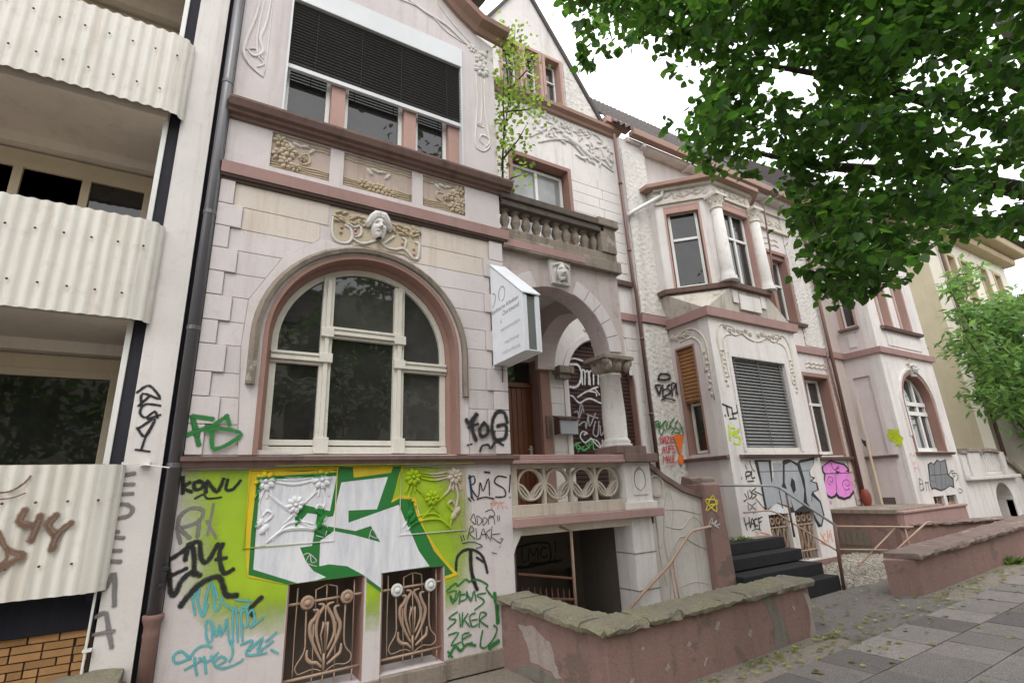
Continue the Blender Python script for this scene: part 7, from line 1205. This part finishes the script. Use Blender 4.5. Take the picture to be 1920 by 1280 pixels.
mb=MB(); mb.tube([(8.6,.2,0),(8.55,.22,1.2),(8.5,.3,2.6),(8.4,.5,4.0),(8.2,.8,5.5),(7.9,1.0,7)],[.32,.25,.22,.2,.15,.08],12); obj('trunk',mb,BARK,st_,sm=True)
LIMB=[[(8.5,.3,2.9),(7.4,.6,3.9),(6.0,1.0,4.6),(4.8,1.5,5.0),(3.8,2.0,5.2)],[(8.45,.4,3.4),(7.6,1.2,4.1),(6.8,2.0,4.4),(6.0,2.5,4.5)],[(8.4,.5,4.2),(7.0,.9,5.4),(5.4,1.4,6.0),(4.4,1.9,6.2)],[(7.4,.6,3.9),(6.0,1.5,4.4),(5.2,2.2,4.7),(4.4,2.6,4.9)]]
for P in LIMB:
    mb=MB(); n=len(P); mb.tube(P,[.1*(1-.85*i/(n-1)) for i in range(n)],8); obj('limb',mb,BARK,st_,sm=True)
mb=MB(); LP_=[V(p) for P in LIMB for p in P]+[(V(P[i])+V(P[i+1]))/2 for P in LIMB for i in range(len(P)-1)]
for (x,y,z,R) in CLUMP:
    if R<.17: continue
    p=V((x,y,z)); q=min(LP_,key=lambda t:(t-p).length); mid=(p+q)/2+V((0,0,.15)); q=q.lerp(p,max(0,1-.35/max(.01,(p-q).length))); mid=(p+q)/2; mb.tube([q,mid,p],[.007,.005,.002],4)
obj('twigs',mb,BARK,st_)
crown('foliage',st_,CLUMP,145,.062,LEAF,3,big=300); crown('shade_foliage',st_,CLUMP_SHADE,26,.12,LEAF,4)  # second crown is unseen, added to darken the visible boughs
# wild sapling on the balcony
sa=thing('wild_sapling',(3.02,5.0,5.3),'light green self sown sapling growing between cornice and balcony','sapling')
SB=[[(3.04,5.0,5.25),(3.03,5.0,5.8),(3.1,5.0,6.4),(3.2,4.98,7.0),(3.3,4.95,7.8),(3.34,4.95,8.3)],[(3.1,5,6.3),(3.03,4.9,6.7),(3.06,4.9,7.2)],[(3.12,5,6.5),(3.35,4.95,6.9),(3.6,4.9,7.2)],[(3.2,5,6.9),(3.12,4.9,7.4),(3.1,4.9,7.9)],[(3.06,5,5.9),(3.25,4.9,6.2),(3.4,4.9,6.5)],[(3.03,5,5.5),(3.15,4.95,5.6),(3.27,4.9,5.65)],[(3.03,5,5.6),(3.0,4.9,6.0),(3.02,4.9,6.3)],[(3.22,5,7.1),(3.45,4.9,7.45),(3.6,4.9,7.65)],[(3.15,5,6.7),(3.4,4.9,6.75),(3.62,4.9,6.9)]]
mb=MB()
for P in SB: mb.tube(P,[.016*(1-.75*i/(len(P)-1)) for i in range(len(P))],5)
obj('stem',mb,BARK,sa)
r=random.Random(8); CS=[]
for P in SB:
    for i in range(1,len(P)):
        for k in range(3):
            p=V(P[i-1]).lerp(V(P[i]),r.random()); w_=.5+.5*min(1,max(0,(p.z-5.9)/.8)); CS.append((p.x+r.gauss(0,.08)*w_,p.y+r.gauss(0,.08),p.z+r.gauss(0,.06),.1+.1*w_))
crown('foliage',sa,CS,30,.05,LEAF3,5,droop=0)
# bushy ash tree in front of the cream house, and trees further on
def bushtree(nm,base,lab,clumps,nper,size,seed,mt,grp='trees at the far right'):
    t=thing(nm,base,lab,'tree',grp); mb=MB(); b=V(base); r=random.Random(seed)
    mb.tube([b,b+V((-.1,0,1.5)),b+V((-.3,.0,3.2))],[.16,.13,.08],8)
    for (x,y,z,R) in clumps[::5]: mb.tube([b+V((r.uniform(-.1,.1),0,r.uniform(.3,1.4))),(b+V((x,y,z)))/2+V((0,0,.3)),(x,y,z)],[.06,.04,.012],5)
    obj('trunk',mb,BARK,t,sm=True); crown('foliage',t,clumps,nper,size,mt,seed,droop=.25,shape=(LS,LSF)); return t
r=random.Random(31); c1=[]
while len(c1)<90:
    x,y,z=r.uniform(19,29),r.uniform(4.6,6.3),r.uniform(2.4,7.6)
    e=((x-24.8)/4.6)**2+((z-4.9)/2.6)**2
    if e<1: c1.append((x,y,z,r.uniform(.4,.75)))
c1+=[(18.9,5.4,5.4,.4),(19.0,5.4,4.6,.4),(19.1,5.3,6.2,.35),(19.3,5.3,3.8,.4),(19.5,5.4,5.0,.5),(18.8,5.4,6.8,.3),(19.4,5.4,7.2,.3),(20.2,5.4,7.4,.4),(21,5.4,7.9,.45),(20,5.2,4.4,.5),(20.5,5.3,6.3,.5)]
c1+= [(19.6,5.6,6.2,.35),(19.9,5.5,6.9,.3),(20.3,5.5,5.6,.4),(20.6,5.5,4.2,.4),(20.4,5.4,3.4,.35),(21,5.5,6.6,.4)]
bushtree('ash_tree',(24.5,5.6,.4),'bushy light green ash tree in front of the cream house',c1,38,.3,12,LEAF2)
c2=[(r.uniform(31,40),r.uniform(6,9),r.uniform(4,9.5),r.uniform(.6,1.1)) for k in range(40)]
bushtree('distant_tree',(35,7,.5),'farther tree past the right end of the cream house',c2,16,.42,13,LEAF2)
# weeds at the wall foot and fallen leaves
r=random.Random(17); mb=MB(); col=[]
def tuft(x,y,z,n,s):
    for k in range(n):
        a=r.random()*6.28; d=V((math.cos(a),math.sin(a),r.uniform(.2,1.2))); g=r.uniform(.6,1.2); addleaf(mb,col,V((x+r.gauss(0,s*.5),y+r.gauss(0,s*.3),z)),rotm(d,V((0,0,1)),r.uniform(-.5,.5)),s*r.uniform(.5,1),(g,g,g),(LS,LSF))
for k in range(60): x=r.uniform(2.5,12); tuft(x,rows[r.randrange(0,4)]+.002,zg(x)-.012,3,r.uniform(.012,.028))
for k in range(46): x=r.uniform(2.95,5.8); tuft(x,3.5+r.uniform(-.05,.01),zg(x)-.02,r.choice((3,5,8)),r.uniform(.02,.05))
for k in range(30): x=r.uniform(8.3,11.8); tuft(x,3.5+r.uniform(-.05,.01),zg(x)-.02,r.choice((3,5,8)),r.uniform(.02,.05))
tuft(11.2,3.45,zg(11.2),70,.16); tuft(11.6,3.4,zg(11.6),40,.12); tuft(7.35,5.45,.73,45,.11); tuft(7.15,5.5,.73,20,.08); tuft(9.4,4.35,.05,40,.09)
obj('weeds',mb,WEED,None,kind='stuff',label='small weeds along the wall foot',rec=False,col=col)
mb=MB(); col=[]
for k in range(420):
    x=r.gauss(6.9,1.3) if k<150 else r.uniform(2.9,12); y=r.uniform(2.9,4.4) if k<150 else r.uniform(3.2,3.5) if k<280 else 3.4-abs(r.gauss(0,.8))
    if y>3.45 and not 5.9<x<8.2: y=3.4
    c=r.choice(((2.2,1.5,.6),(2.0,1.3,.8),(1.3,1.1,.5),(2.8,2.0,2.2),(1.6,.8,1.0),(3.2,2.2,3.5)))
    a=r.random()*6.28; addleaf(mb,col,V((x,y,zg(x)+.006+r.random()*.006)),rotm(V((math.cos(a),math.sin(a),.1)),V((0,0,1)),r.uniform(-.3,.3)),r.uniform(.025,.06),c,(LV,LF))
obj('fallen_leaves',mb,WEED,None,kind='stuff',label='fallen linden leaves and bud scales on the path',rec=False,col=col)
# ---------------------------------------------------------------- the other side of the street (seen in the panes)
op=thing('opposite_house',(8,-15,0),'long plain house row across the street','house')
mb=MB(); f_=F((0,-14,0),(1,0,0),(0,1,0)); hs2=[rect(x,x+1.1,z,z+1.6) for x in range(-18,38,3) for z in (1.2,4.2,7.0)]
mb.plate(f_,rect(-20,40,0,9.5),hs2,-.3,0); mb.box(-20,40,-22,-14.3,0,9.5); obj('front_wall',mb,MT['cream_front'],op); mb=MB()
for h_ in hs2: mb.fbox(f_,h_[0][0],h_[1][0],h_[0][1],h_[2][1],-.2,-.15)
obj('panes',mb,GLASS,op); mb=MB(); mb.add([(-20,-13.6,9.5),(40,-13.6,9.5),(40,-18,13),(-20,-18,13),(-20,-22,9.5),(40,-22,9.5)],[(0,1,2,3),(3,2,5,4)]); obj('roof',mb,ROOF,op)
r=random.Random(41)
for k,(tx,ty) in enumerate(((-6,-11),(5,-11),(16,-11))):
    cc=[(tx+r.gauss(0,1.7),ty+r.gauss(0,1.5),6.5+r.gauss(0,1.7),r.uniform(.8,1.3)) for i in range(34)]
    bushtree('linden_tree',(tx,ty,0),('linden across the street, left of the three','linden across the street, middle of the three','linden across the street, right of the three')[k],cc,7,.55,60+k,LEAF,'lindens across the street')
